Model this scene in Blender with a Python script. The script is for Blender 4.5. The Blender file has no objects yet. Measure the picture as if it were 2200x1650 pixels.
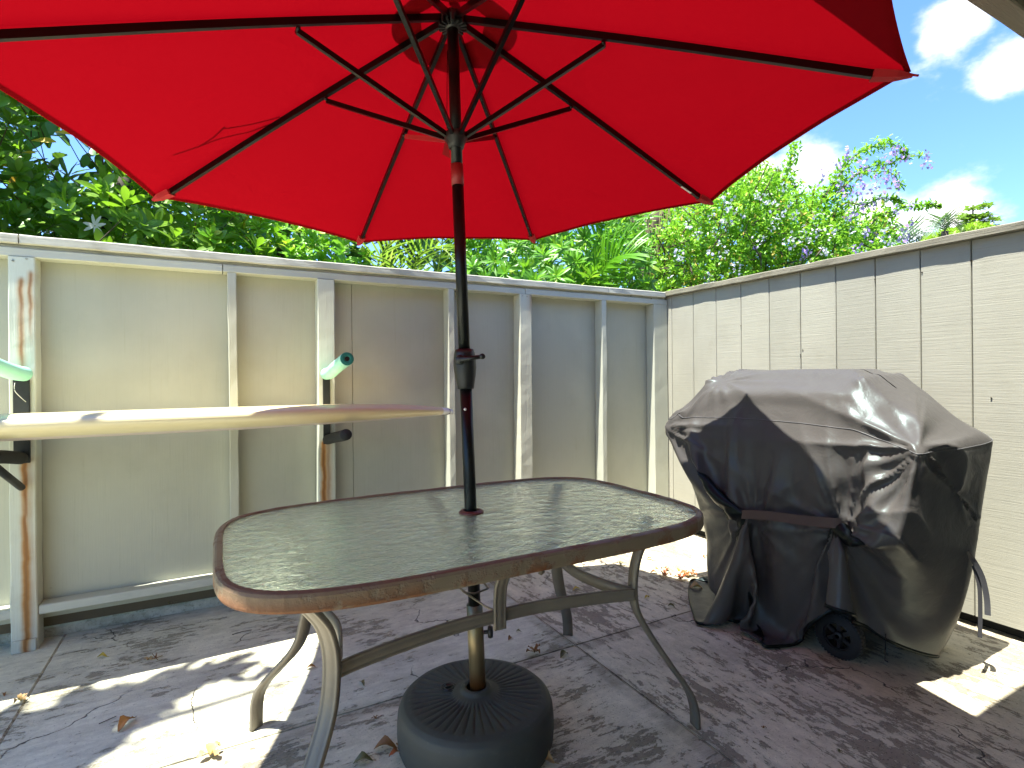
import bpy, bmesh, math, random
import numpy as np
from mathutils import Vector, Matrix, noise as mnoise

SC = bpy.context.scene
COL = SC.collection
PI = math.pi
rnd = random.Random(7)
nrs = np.random.RandomState(11)

# ------------------------------------------------------------------ camera
F_PX, YAW, ROLL, CY_PX, CAM_H = 1163.03, 0.496269, -0.0095377, 811.29, 1.143
_f = Vector((math.sin(YAW), math.cos(YAW), 0)); _r = Vector((math.cos(YAW), -math.sin(YAW), 0)); _u = Vector((0, 0, 1))
CR = _r * math.cos(ROLL) + _u * math.sin(ROLL)
CU = -_r * math.sin(ROLL) + _u * math.cos(ROLL)
CAM = Vector((0, 0, CAM_H))
cam_data = bpy.data.cameras.new('camera')
cam = bpy.data.objects.new('camera', cam_data); COL.objects.link(cam)
m = Matrix.Identity(4)
for i in range(3):
    m[i][0], m[i][1], m[i][2], m[i][3] = CR[i], CU[i], -_f[i], CAM[i]
cam.matrix_world = m
cam_data.sensor_width = 36; cam_data.lens = F_PX / 2200 * 36
cam_data.shift_y = -(825 - CY_PX) / 2200
cam_data.clip_start = 0.02; cam_data.clip_end = 3000
SC.camera = cam

# ------------------------------------------------------------------ light
SUN_EL, SUN_AZ = math.radians(71.5), math.radians(11)      # the sun stands to -x and a little to -y
to_sun = Vector((-math.cos(SUN_EL) * math.cos(SUN_AZ), -math.cos(SUN_EL) * math.sin(SUN_AZ), math.sin(SUN_EL)))
sd = bpy.data.lights.new('sun', 'SUN'); sd.energy = 3.0; sd.angle = math.radians(0.53); sd.color = (1, 0.97, 0.89)
so = bpy.data.objects.new('sun', sd); COL.objects.link(so)
so.rotation_euler = to_sun.to_track_quat('Z', 'Y').to_euler()

W = bpy.data.worlds.new('World'); SC.world = W; W.use_nodes = True
SC.view_settings.view_transform = 'Standard'; SC.view_settings.look = 'None'
SC.view_settings.exposure = 2.55; SC.view_settings.gamma = 1
SC.view_settings.use_curve_mapping = False
SC.cycles.max_bounces = 8; SC.cycles.diffuse_bounces = 5; SC.cycles.glossy_bounces = 4
SC.cycles.transmission_bounces = 6; SC.cycles.transparent_max_bounces = 12
SC.cycles.sample_clamp_indirect = 8


def ray(px, py):
    return _f + CR * ((px - 1100) / F_PX) - CU * ((py - CY_PX) / F_PX)
def P(px, py, Z):
    return CAM + ray(px, py) * Z
def onz(px, py, z=0.0):
    d = ray(px, py); return CAM + d * ((z - CAM_H) / d.z)
def ony(px, py, y):
    d = ray(px, py); return CAM + d * (y / d.y)
def onx(px, py, x):
    d = ray(px, py); return CAM + d * (x / d.x)

# world nodes: Nishita sky with scattered fair weather clouds
nt = W.node_tree; N = nt.nodes; L = nt.links
for n in list(N): N.remove(n)
out = N.new('ShaderNodeOutputWorld'); bg = N.new('ShaderNodeBackground'); L.new(bg.outputs[0], out.inputs[0])
bg.inputs[1].default_value = 0.13
sky = N.new('ShaderNodeTexSky'); sky.sky_type = 'NISHITA'; sky.sun_disc = False
sky.sun_elevation = SUN_EL
sky.sun_rotation = math.atan2(to_sun.x, to_sun.y)
sky.air_density = 1.25; sky.dust_density = 0.3; sky.ozone_density = 3.0
tc = N.new('ShaderNodeTexCoord')
def wnoise(scale, detail, rough, seed):
    mp = N.new('ShaderNodeMapping'); L.new(tc.outputs['Generated'], mp.inputs[0])
    mp.inputs['Location'].default_value = (seed, seed * .7, seed * 1.3); mp.inputs['Scale'].default_value = (1, 1, 1.7)
    t = N.new('ShaderNodeTexNoise'); t.inputs['Scale'].default_value = scale; t.inputs['Detail'].default_value = detail
    t.inputs['Roughness'].default_value = rough; L.new(mp.outputs[0], t.inputs['Vector']); return t.outputs['Fac']
def wmath(op, a, b=None, c=None, clamp=False):
    n = N.new('ShaderNodeMath'); n.operation = op; n.use_clamp = clamp
    for i, v in enumerate((a, b, c)):
        if v is None: continue
        if isinstance(v, (int, float)): n.inputs[i].default_value = v
        else: L.new(v, n.inputs[i])
    return n.outputs[0]
nz = wnoise(9, 9, .62, 3.1)
acc = None
clouds = [(2050, 45, .05), (2015, 75, .03), (2180, 150, .055), (2140, 190, .03), (1745, 362, .085), (1640, 385, .06), (2050, 445, .085), (1880, 455, .075), (1960, 480, .07),
          (1500, 150, .12), (900, -250, .2), (2500, 300, .14), (-500, 200, .2), (300, -500, .3), (2900, 0, .25)]
for (px, py, r_) in clouds:
    d = ray(px, py).normalized()
    vd = N.new('ShaderNodeVectorMath'); vd.operation = 'DISTANCE'; L.new(tc.outputs['Generated'], vd.inputs[0]); vd.inputs[1].default_value = d
    q = wmath('SUBTRACT', 1.0, wmath('DIVIDE', vd.outputs['Value'], r_), clamp=True)
    acc = q if acc is None else wmath('MAXIMUM', acc, q)
gen = wmath('MULTIPLY', wmath('SUBTRACT', wnoise(2.3, 6, .6, 8.2), .47, clamp=True), 2.6)
v = wmath('ADD', wmath('MULTIPLY', acc, 1.05), gen)
v = wmath('ADD', v, wmath('MULTIPLY', wmath('SUBTRACT', nz, .5), 1.9))
mr = N.new('ShaderNodeMapRange'); mr.interpolation_type = 'SMOOTHSTEP'; L.new(v, mr.inputs[0])
mr.inputs[1].default_value = .22; mr.inputs[2].default_value = 1.15; mr.inputs[3].default_value = 0; mr.inputs[4].default_value = 1
mx = N.new('ShaderNodeMix'); mx.data_type = 'RGBA'; L.new(mr.outputs[0], mx.inputs[0])
mu = N.new('ShaderNodeMix'); mu.data_type = 'RGBA'; mu.blend_type = 'MULTIPLY'; mu.inputs[0].default_value = 1; L.new(sky.outputs[0], mu.inputs[6]); mu.inputs[7].default_value = (.26, .345, .47, 1)
L.new(mu.outputs[2], mx.inputs[6])
mx.inputs[7].default_value = (2.9, 2.75, 2.6, 1)
L.new(mx.outputs[2], bg.inputs[0])

# ------------------------------------------------------------------ materials
MAT = {}
class NB:
    """small node builder"""
    def __init__(s, name):
        s.m = bpy.data.materials.new(name); s.m.use_nodes = True; s.t = s.m.node_tree
        s.t.nodes.clear(); s.out = s.n('ShaderNodeOutputMaterial'); MAT[name] = s.m
        s.co = None
    def n(s, ty, **kw):
        x = s.t.nodes.new(ty)
        for k, v in kw.items(): setattr(x, k, v)
        return x
    def l(s, a, b): s.t.links.new(a, b)
    def set(s, sock, v):
        if hasattr(v, 'links') or isinstance(v, bpy.types.NodeSocket): s.l(v, sock)
        else:
            if isinstance(v, (tuple, list)) and len(v) == 3 and sock.type == 'RGBA': v = (*v, 1)
            sock.default_value = v
    def coord(s, scale=(1, 1, 1), loc=(0, 0, 0), rot=(0, 0, 0), kind='Object'):
        if s.co is None: s.co = s.n('ShaderNodeTexCoord')
        mp = s.n('ShaderNodeMapping'); s.l(s.co.outputs[kind], mp.inputs[0])
        mp.inputs['Scale'].default_value = scale; mp.inputs['Location'].default_value = loc; mp.inputs['Rotation'].default_value = rot
        return mp.outputs[0]
    def wcoord(s, scale=(1, 1, 1), loc=(0, 0, 0)):
        g = s.n('ShaderNodeNewGeometry'); mp = s.n('ShaderNodeMapping'); s.l(g.outputs['Position'], mp.inputs[0])
        mp.inputs['Scale'].default_value = scale; mp.inputs['Location'].default_value = loc
        return mp.outputs[0]
    def noise(s, vec, scale=5, detail=4, rough=.5, dist=0):
        t = s.n('ShaderNodeTexNoise'); s.l(vec, t.inputs['Vector']); t.inputs['Scale'].default_value = scale
        t.inputs['Detail'].default_value = detail; t.inputs['Roughness'].default_value = rough; t.inputs['Distortion'].default_value = dist
        return t.outputs['Fac']
    def voro(s, vec, scale=5, feature='F1', out='Distance', rnd_=1):
        t = s.n('ShaderNodeTexVoronoi', feature=feature); s.l(vec, t.inputs['Vector']); t.inputs['Scale'].default_value = scale
        t.inputs['Randomness'].default_value = rnd_
        return t.outputs[out]
    def math(s, op, a, b=None, clamp=False):
        x = s.n('ShaderNodeMath', operation=op, use_clamp=clamp); s.set(x.inputs[0], a)
        if b is not None: s.set(x.inputs[1], b)
        return x.outputs[0]
    def ramp(s, v, a, b, lo=0., hi=1., smooth=True):
        x = s.n('ShaderNodeMapRange'); x.interpolation_type = 'SMOOTHSTEP' if smooth else 'LINEAR'
        s.set(x.inputs[0], v); x.inputs[1].default_value = a; x.inputs[2].default_value = b; x.inputs[3].default_value = lo; x.inputs[4].default_value = hi
        return x.outputs[0]
    def mix(s, f, a, b, mode='MIX'):
        x = s.n('ShaderNodeMix', data_type='RGBA', blend_type=mode); s.set(x.inputs[0], f); s.set(x.inputs[6], a); s.set(x.inputs[7], b)
        return x.outputs[2]
    def bump(s, h, strength=.5, dist=.01, prev=None):
        x = s.n('ShaderNodeBump'); s.set(x.inputs['Height'], h); x.inputs['Strength'].default_value = strength; x.inputs['Distance'].default_value = dist
        if prev is not None: s.l(prev, x.inputs['Normal'])
        return x.outputs[0]
    def bsdf(s, color, rough=.6, normal=None, final=True, **kw):
        b = s.n('ShaderNodeBsdfPrincipled'); s.set(b.inputs['Base Color'], color); s.set(b.inputs['Roughness'], rough)
        if normal is not None: s.l(normal, b.inputs['Normal'])
        for k, v in kw.items(): s.set(b.inputs[k.replace('_', ' ')], v)
        if final: s.l(b.outputs[0], s.out.inputs[0])
        return b.outputs[0]
    def sep(s, vec):
        x = s.n('ShaderNodeSeparateXYZ'); s.l(vec, x.inputs[0]); return x.outputs

def simple(name, color, rough=.6, metallic=0., var=.12, bump=0., bscale=80):
    b = NB(name); c = b.coord()
    n = b.noise(c, 9, 5, .6)
    dark = tuple(x * (1 - var * 2) for x in color); lite = tuple(min(1, x * (1 + var)) for x in color)
    col = b.mix(n, dark, lite)
    nor = b.bump(b.noise(c, bscale, 4, .6), bump, .003) if bump else None
    b.bsdf(col, rough, nor, Metallic=metallic); return b.m

def painted_wood(name, base, grain_axis, dirt=.35, rust=None, streak=1.0, gstr=.5, freq=1.0):
    """painted rough-sawn wood; grain runs along grain_axis; rust = list of (x, z_top, z_bottom, width) world streaks"""
    b = NB(name)
    sc = [70 * freq] * 3; sc[grain_axis] = 2.2
    w = b.wcoord(tuple(sc)); g = b.noise(w, 1, 6, .65, .2)
    sc2 = [230, 230, 230]; sc2[grain_axis] = 9
    g2 = b.noise(b.wcoord(tuple(sc2)), 1, 3, .6)
    big = b.math('ADD', b.noise(b.wcoord((1.3, 1.3, 1.1)), 1.6, 5, .6), b.math('MULTIPLY', b.math('SUBTRACT', b.n('ShaderNodeObjectInfo').outputs['Random'], .5), .22))
    med = b.noise(b.wcoord((5, 5, 5)), 1.2, 6, .65)
    col = b.mix(b.ramp(big, .35, .7), tuple(x * .93 for x in base), tuple(min(1, x * 1.06) for x in base))
    dirtc = (base[0] * .62, base[1] * .58, base[2] * .46)
    col = b.mix(b.math('MULTIPLY', b.ramp(med, .52, .8), dirt), col, dirtc)
    col = b.mix(b.math('MULTIPLY', b.ramp(g, .56, .75), .28 * streak), col, dirtc)
    spots = b.ramp(b.voro(b.wcoord((1, 1, 1)), 9), .0, .07, 1, 0)
    sel = b.ramp(b.noise(b.wcoord((1, 1, 1)), 7, 2), .62, .66)
    col = b.mix(b.math('MULTIPLY', b.math('MULTIPLY', spots, sel), .5), col, (base[0] * .45, base[1] * .4, base[2] * .3))
    if rust:
        xyz = b.sep(b.wcoord()); wob = b.math('MULTIPLY', b.math('SUBTRACT', b.noise(b.wcoord((1, 1, 3)), 4, 3), .5), .02)
        rx = b.math('ADD', xyz[0], wob)
        for (x, zt, zb, wd, amt) in rust:
            a = b.math('ABSOLUTE', b.math('SUBTRACT', rx, x))
            mk = b.ramp(a, 0, wd, 1, 0); mk = b.math('MULTIPLY', mk, b.ramp(xyz[2], zt, zt - .03)); mk = b.math('MULTIPLY', mk, b.ramp(xyz[2], zb, zb + .25))
            mk = b.math('MULTIPLY', mk, b.ramp(b.noise(b.wcoord((40, 40, 3)), 1, 4), .25, .6, .45, 1)); mk = b.math('MULTIPLY', mk, amt, clamp=True)
            col = b.mix(mk, col, (.40, .20, .045))
            core = b.math('MULTIPLY', b.ramp(a, 0, wd * .45, 1, 0), b.math('MULTIPLY', mk, .8), clamp=True)
            col = b.mix(core, col, (.17, .055, .012))
    h = b.math('ADD', b.math('MULTIPLY', g, 1.0), b.math('MULTIPLY', g2, .6))
    nor = b.bump(h, gstr, .004)
    b.bsdf(col, .62, nor); return b.m

PAINT_A = (.46, .47, .375)
painted_wood('fence_paint', PAINT_A, 2, gstr=.35)
painted_wood('fence_paint_rail', (.46, .47, .385), 0, gstr=.4)
painted_wood('fence_panel_paint', (.40, .405, .315), 2, dirt=.16, gstr=.22, streak=.6)
painted_wood('post_rust_left', (.53, .56, .46), 2, rust=[(-.735, 1.60, 1.05, .022, .8), (-.705, 1.63, 1.25, .02, .75), (-.728, .84, -.2, .024, 1.25), (-.712, .84, -.1, .05, .3)])
painted_wood('post_rust_mid', (.53, .56, .46), 2, rust=[(.488, .83, -.1, .026, 1.3), (.512, .83, .1, .03, .55)])
painted_wood('post_plain', (.54, .54, .42), 2, rust=[(1.775, 1.70, 1.45, .05, .45)])
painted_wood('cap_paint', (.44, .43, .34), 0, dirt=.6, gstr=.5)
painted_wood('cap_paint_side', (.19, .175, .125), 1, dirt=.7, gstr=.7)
painted_wood('board_paint', (.325, .315, .25), 1, dirt=.2, gstr=.28, streak=.8, freq=1.9)
simple('under_wood', (.12, .095, .055), .9, bump=.4)
simple('gap_shade_black', (.012, .012, .008), .9)  # near-black paints in the shade of the gap under the boards

# concrete slabs, two directions of trowelled, peeling whitewash
def concrete(name, along, paint, bare, seed, cover):
    b = NB(name)
    s = [30, 30, 20]; s[along] = 6.0
    st = b.noise(b.wcoord(tuple(s), (seed, seed, 0)), 1, 6, .68, .6)
    s2 = [9, 9, 9]; s2[along] = 3.2
    st2 = b.noise(b.wcoord(tuple(s2), (seed * 2, 0, 0)), 1, 8, .7, .4)
    cl = b.noise(b.wcoord((1, 1, 1), (seed, 3, 0)), 2.4, 10, .72, .3)
    v = b.math('ADD', b.math('MULTIPLY', st, .30), b.math('ADD', b.math('MULTIPLY', st2, .24), b.math('ADD', b.math('MULTIPLY', cl, .44), b.math('MULTIPLY', b.noise(b.wcoord(tuple(34 if q != along else 15 for q in range(3))), 1, 7, .8), .42))))
    mask = b.ramp(v, cover, cover + .025)
    thin = b.ramp(v, cover + .02, cover + .2)
    fine = b.noise(b.wcoord(), 160, 4, .7)
    pits = b.ramp(b.noise(b.wcoord(), 110, 2, .5), .60, .70)
    bare_c = b.mix(b.noise(b.wcoord(), 30, 6, .7), tuple(x * .62 for x in bare), tuple(min(1, x * 1.3) for x in bare))
    bare_c = b.mix(b.math('MULTIPLY', pits, .7), bare_c, tuple(x * .3 for x in bare))
    paint_c = b.mix(thin, tuple(x * .8 for x in paint), paint)
    paint_c = b.mix(b.math('MULTIPLY', b.ramp(fine, .55, .75), .3), paint_c, tuple(x * .5 for x in paint))
    mould = b.ramp(b.noise(b.wcoord((1, 1, 1), (9, seed, 0)), 1.5, 6, .65), .5, .72)
    # joint bands, grey and scrubbed
    col = b.mix(mask, bare_c, paint_c)
    xyz = b.sep(b.wcoord()); jy = b.math('ABSOLUTE', b.math('SUBTRACT', b.math('ADD', xyz[1], b.math('MULTIPLY', cl, .04)), 1.905))
    jx = b.math('ABSOLUTE', b.math('SUBTRACT', b.math('ADD', xyz[0], b.math('MULTIPLY', cl, .04)), 1.325))
    jb = b.math('MULTIPLY', b.math('MAXIMUM', b.ramp(jy, .02, .05, 1, 0), b.ramp(jx, .02, .05, 1, 0)), b.ramp(st2, .35, .6, 1, .35))
    col = b.mix(b.math('MULTIPLY', jb, .75), col, tuple(x * .8 for x in bare))
    col = b.mix(b.math('MULTIPLY', mould, .35), col, b.mix(.75, col, (.10, .10, .05)))
    rusty = b.ramp(b.noise(b.wcoord((1, 1, 1), (seed, 17, 3)), 3.0, 7, .7), .66, .78)
    col = b.mix(b.math('MULTIPLY', rusty, .35), col, (.25, .10, .05))
    grime = b.ramp(b.noise(b.wcoord(tuple(14 if q != along else 7 for q in range(3)), (seed, 4, 4)), 1, 10, .82, .3), .42, .66)
    col = b.mix(b.math('MULTIPLY', grime, .40), col, b.mix(.62, col, tuple(x * .5 for x in bare)))
    grime2 = b.ramp(b.noise(b.wcoord((1, 1, 1), (seed * 3, 4, 4)), 4.5, 6, .7), .46, .68)
    col = b.mix(b.math('MULTIPLY', grime2, .34), col, b.mix(.55, col, tuple(x * .6 for x in bare)))
    speck = b.ramp(b.noise(b.wcoord(), 75, 3, .6), .64, .70); col = b.mix(b.math('MULTIPLY', speck, .55), col, (.07, .06, .045))
    # hairline cracks
    wv = b.n('ShaderNodeVectorMath', operation='ADD'); b.l(b.wcoord(), wv.inputs[0])
    nc = b.n('ShaderNodeTexNoise'); b.l(b.wcoord(), nc.inputs['Vector']); nc.inputs['Scale'].default_value = 5; nc.inputs['Detail'].default_value = 6
    sc_ = b.n('ShaderNodeVectorMath', operation='SCALE'); b.l(nc.outputs['Color'], sc_.inputs[0]); sc_.inputs['Scale'].default_value = .22; b.l(sc_.outputs[0], wv.inputs[1])
    ck = b.n('ShaderNodeTexVoronoi', feature='DISTANCE_TO_EDGE'); b.l(wv.outputs[0], ck.inputs['Vector']); ck.inputs['Scale'].default_value = 1.15
    crack = b.math('MULTIPLY', b.ramp(ck.outputs['Distance'], .0, .004, 1, 0), b.ramp(b.noise(b.wcoord(), 1.7, 2), .5, .56))
    col = b.mix(crack, col, (.03, .025, .02))
    h = b.math('ADD', b.math('MULTIPLY', mask, .5), b.math('ADD', b.math('MULTIPLY', fine, .25), b.math('MULTIPLY', pits, -.3)))
    h = b.math('SUBTRACT', h, crack)
    b.bsdf(col, b.math('SUBTRACT', .9, b.math('MULTIPLY', mask, .2)), b.bump(h, .8, .005)); return b.m
concrete('concrete_left', 0, (.70, .685, .52), (.32, .30, .21), 1.7, .632)
concrete('concrete_mid', 0, (.78, .70, .52), (.31, .265, .185), 5.2, .645)
concrete('concrete_right', 1, (.76, .68, .49), (.30, .255, .18), 9.4, .662)
b = NB('curb_concrete'); n1 = b.noise(b.wcoord(), 6, 8, .7)
col = b.mix(b.ramp(n1, .35, .65), (.30, .30, .22), (.58, .57, .46)); col = b.mix(b.ramp(b.noise(b.wcoord(), 60, 5, .7), .5, .75), col, (.2, .19, .13))
b.bsdf(col, .9, b.bump(b.noise(b.wcoord(), 90, 5, .7), .6, .006))
b = NB('soil'); b.bsdf(b.mix(b.noise(b.wcoord(), 2, 8, .7), (.03, .035, .012), (.09, .075, .045)), .95, b.bump(b.noise(b.wcoord(), 20, 6, .7), .8, .05))

# umbrella
b = NB('canopy_fabric')
wv = b.coord(); weave = b.noise(b.coord((1, 1, 1)), 700, 2, .5); fold = b.noise(b.coord((1, 1, 1)), 3.2, 4, .5, .8)
nor = b.bump(fold, .35, .03, b.bump(weave, .15, .0008))
cr = b.mix(b.noise(b.coord(), 5, 5, .6), (.20, .004, .007), (.225, .005, .009))
d = b.n('ShaderNodeBsdfDiffuse'); b.set(d.inputs[0], cr); b.l(nor, d.inputs['Normal'])
t = b.n('ShaderNodeBsdfTranslucent'); b.set(t.inputs[0], (.26, .001, .005)); b.l(nor, t.inputs['Normal'])
ms = b.n('ShaderNodeMixShader'); ms.inputs[0].default_value = .25; b.l(d.outputs[0], ms.inputs[1]); b.l(t.outputs[0], ms.inputs[2]); b.l(ms.outputs[0], b.out.inputs[0])
b = NB('canopy_pocket'); b.bsdf(b.mix(b.noise(b.coord(), 30, 4), (.33, .006, .01), (.45, .01, .014)), .8, b.bump(b.noise(b.coord(), 300, 2), .3, .001))
simple('pole_black', (.012, .014, .012), .32, .4, var=.2, bump=.12, bscale=40)
simple('rib_black', (.005, .0055, .005), .3, .5, var=.15)
simple('plastic_black', (.014, .016, .015), .42, 0, var=.2, bump=.1)
simple('tilt_red_reflection', (.32, .02, .02), .5, .0)  # black sleeve, coloured red for the reflection it picks up
simple('steel_tube', (.22, .19, .13), .35, .8, var=.25, bump=.15, bscale=25)
b = NB('base_tube'); z = b.sep(b.wcoord())[2]; streaks = b.noise(b.wcoord((60, 60, 2)), 1, 4, .6)
tcol = b.mix(streaks, (.10, .085, .045), (.34, .27, .15)); tcol = b.mix(b.ramp(z, .16, .24, 1, 0), tcol, (.22, .08, .02)); tcol = b.mix(b.ramp(z, .36, .44), tcol, (.16, .18, .15))
b.bsdf(tcol, .35, b.bump(streaks, .1, .002), Metallic=.6)
b = NB('base_plastic'); n1 = b.noise(b.coord(), 5, 6, .65); n2 = b.noise(b.coord(), 220, 3, .6)
zz = b.sep(b.coord())[2]
col = b.mix(n1, (.028, .032, .027), (.065, .072, .062)); col = b.mix(b.ramp(b.noise(b.coord(), 60, 4, .7), .62, .8, 0, .35), col, (.2, .2, .17))
b.bsdf(col, .62, b.bump(n2, .35, .0015))
# table metal
b = NB('table_frame'); n1 = b.noise(b.coord(), 7, 8, .7); n2 = b.noise(b.coord(), 28, 6, .7)
xyz = b.sep(b.coord()); rust_near = b.math('MULTIPLY', b.ramp(xyz[0], -.1, -.68, .0, .12), b.ramp(xyz[1], 0, -.4))
m1 = b.ramp(b.math('ADD', n1, rust_near), .49, .60); mtop = b.ramp(b.sep(b.n('ShaderNodeNewGeometry').outputs['Normal'])[2], .5, .9)
low = b.ramp(xyz[2], .712, .68)
col = b.mix(n2, (.20, .155, .09), (.27, .215, .135)); col = b.mix(b.math('MULTIPLY', mtop, .6), col, (.12, .065, .04))
col = b.mix(b.math('MULTIPLY', m1, b.math('ADD', .35, b.math('MULTIPLY', low, .6)), clamp=True), col, b.mix(n2, (.06, .022, .012), (.33, .13, .04)))
b.bsdf(col, b.math('ADD', .42, b.math('MULTIPLY', m1, .35)), b.bump(b.math('MULTIPLY', m1, n2), .7, .006), Metallic=.15)
simple('leg_metal', (.185, .165, .125), .48, .2, var=.2, bump=.25, bscale=120)
simple('ring_plastic', (.14, .045, .03), .5)
b = NB('hammered_glass')
c = b.coord((1, 1, 1), rot=(0, 0, .35)); warp = b.noise(b.coord((18, 30, 1)), 1, 2, .5)
v1 = b.voro(b.coord((34, 40, 1), rot=(0, 0, .1)), .8, 'SMOOTH_F1'); v2 = b.noise(b.coord((45, 85, 1)), 1, 2, .5, 1.2)
h = b.math('ADD', b.math('MULTIPLY', v1, 1.0), b.math('MULTIPLY', v2, .35)); nor = b.bump(h, .62, .0075)
gb = b.bsdf((.85, .99, .92), .025, nor, final=False, Transmission_Weight=1.0, IOR=1.45)
df = b.n('ShaderNodeBsdfDiffuse'); df.inputs[0].default_value = (.66, .94, .78, 1); b.l(nor, df.inputs['Normal'])
tl = b.n('ShaderNodeBsdfTranslucent'); tl.inputs[0].default_value = (.82, .98, .88, 1); b.l(nor, tl.inputs['Normal'])
m0 = b.n('ShaderNodeMixShader'); m0.inputs[0].default_value = .5; b.l(df.outputs[0], m0.inputs[1]); b.l(tl.outputs[0], m0.inputs[2])
m1 = b.n('ShaderNodeMixShader'); m1.inputs[0].default_value = .13; b.l(gb, m1.inputs[1]); b.l(m0.outputs[0], m1.inputs[2]); b.l(m1.outputs[0], b.out.inputs[0])
# surfboard & rack
b = NB('board_deck'); xyz = b.sep(b.wcoord()); g = b.noise(b.wcoord((3, 60, 60)), 1, 5, .6)
n1 = b.noise(b.wcoord((4, 12, 12)), 1, 6, .7)
col = b.mix(g, (.66, .57, .32), (.78, .71, .44)); col = b.mix(b.ramp(xyz[0], .0, .5, 0, .75), col, b.mix(n1, (.60, .42, .21), (.76, .62, .36)))
col = b.mix(b.ramp(n1, .62, .75, 0, .35), col, (.28, .16, .09)); col = b.mix(b.ramp(xyz[0], 1.035, 1.045), col, (.8, .8, .8))
b.bsdf(col, .35, None, Coat_Weight=.3)
b = NB('board_bottom'); n1 = b.noise(b.wcoord((3, 10, 10)), 1, 6, .7)
b.bsdf(b.mix(b.ramp(n1, .55, .8, 0, .7), (.62, .53, .47), (.30, .22, .18)), .4)
simple('board_band', (.02, .02, .05), .4); simple('board_tip', (.75, .75, .76), .4)
simple('rack_steel', (.022, .028, .028), .55, .3, var=.45, bump=.4, bscale=30)
simple('foam_black', (.02, .023, .02), .85, bump=.3)
b = NB('foam_mint'); b.bsdf(b.mix(b.noise(b.coord(), 12, 4), (.28, .66, .50), (.36, .76, .60)), .7, b.bump(b.noise(b.coord(), 90, 3), .2, .002), Subsurface_Weight=.15, Subsurface_Radius=(.02, .02, .02))
simple('foam_mint_core', (.02, .22, .17), .8)
simple('string_white', (.6, .6, .5), .8)
simple('screw', (.6, .6, .58), .35, .7)
# house
painted_wood('fascia_paint', (.26, .23, .165), 0, dirt=.5, gstr=.6)
painted_wood('rafter_paint', (.20, .18, .11), 1, dirt=.5, gstr=.6)
simple('soffit_dark', (.06, .055, .045), .9)
simple('house_wall_paint', (.64, .62, .50), .8, bump=.2)
# grill & cover
b = NB('cover_vinyl'); n1 = b.noise(b.coord(), 14, 5, .6, .6); n2 = b.noise(b.coord(), 55, 4, .6, .8); n3 = b.noise(b.coord((1, 1, 1)), 600, 2)
nor = b.bump(n1, .22, .012, b.bump(n2, .15, .003, b.bump(n3, .08, .0006)))
dust = b.ramp(b.noise(b.coord(), 6, 6, .7), .45, .75)
bfl = b.n('ShaderNodeNewGeometry').outputs['Backfacing']
col = b.mix(dust, (.0032, .0042, .0036), (.0075, .0098, .0085))
col = b.mix(bfl, col, (.07, .065, .06))
b.bsdf(col, b.ramp(n1, .3, .7, .33, .44), nor, Specular_IOR_Level=.27, Specular_Tint=(.72, .98, 1, 1))
simple('cover_strap', (.075, .05, .042), .7, bump=.3, bscale=400)
simple('strap_grey', (.035, .035, .037), .6)
simple('tyre', (.012, .012, .012), .75, bump=.2); simple('tyre_tread', (.05, .05, .045), .8); simple('cover_seam', (.10, .10, .10), .5); simple('wheel_plastic', (.008, .008, .008), .5)
simple('grill_steel', (.05, .05, .05), .4, .6)
# foliage
def leafmat(name, dark, lite, odd=None, odd_amt=.04, trans=.45, rough=.38, gloss=.5):
    b = NB(name); oi = b.n('ShaderNodeObjectInfo').outputs['Random']; ri = b.n('ShaderNodeNewGeometry').outputs['Random Per Island']
    r = b.math('FRACT', b.math('ADD', oi, ri)); col = b.mix(r, dark, lite)
    col = b.mix(b.ramp(b.noise(b.wcoord(), 2.2, 3, .6), .35, .7, 0, .5), col, lite)
    if odd: col = b.mix(b.ramp(b.math('FRACT', b.math('MULTIPLY', r, 17.3)), 1 - odd_amt, 1 - odd_amt + .005), col, odd)
    p = b.bsdf(col, rough, None, final=False, Specular_IOR_Level=gloss)
    t = b.n('ShaderNodeBsdfTranslucent'); b.set(t.inputs[0], b.mix(.5, col, (.25, .5, .02)))
    ms = b.n('ShaderNodeMixShader'); ms.inputs[0].default_value = trans; b.l(p, ms.inputs[1]); b.l(t.outputs[0], ms.inputs[2]); b.l(ms.outputs[0], b.out.inputs[0])
leafmat('leaf_glossy', (0.062, 0.160, 0.015), (0.212, 0.406, 0.026), (0.651, 0.403, 0.031), .012)
leafmat('leaf_yellow', (0.750, 0.465, 0.031), (0.750, 0.558, 0.046))
leafmat('leaf_bright', (0.103, 0.307, 0.015), (0.251, 0.552, 0.025), (0.465, 0.558, 0.046), .1)
leafmat('leaf_shrub', (0.048, 0.169, 0.015), (0.173, 0.440, 0.025), (0.310, 0.465, 0.046), .06)
leafmat('leaf_duranta', (0.113, 0.314, 0.019), (0.321, 0.626, 0.046), (0.640, 0.465, 0.098), .08, trans=.4)
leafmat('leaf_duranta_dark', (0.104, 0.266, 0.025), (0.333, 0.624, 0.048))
leafmat('leaf_dark', (0.036, 0.108, 0.017), (0.143, 0.327, 0.033), trans=.2)
leafmat('palm_olive', (0.112, 0.186, 0.028), (0.298, 0.428, 0.074), (0.465, 0.434, 0.124), .08)
leafmat('palm_bright', (0.072, 0.234, 0.010), (0.144, 0.378, 0.016))
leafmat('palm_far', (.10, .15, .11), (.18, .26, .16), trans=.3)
leafmat('tree_far', (.07, .14, .03), (.20, .30, .05), trans=.35)
leafmat('canopy_far', (.16, .28, .02), (.30, .44, .03), trans=.4)
simple('bark', (.10, .075, .05), .9, bump=.6); simple('bark_dark', (.035, .028, .018), .9, bump=.6); simple('hanging_root', (.13, .11, .05), .9)
simple('petal_white', (.80, .80, .76), .5); simple('flower_core', (.5, .45, .2), .6)
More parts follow.
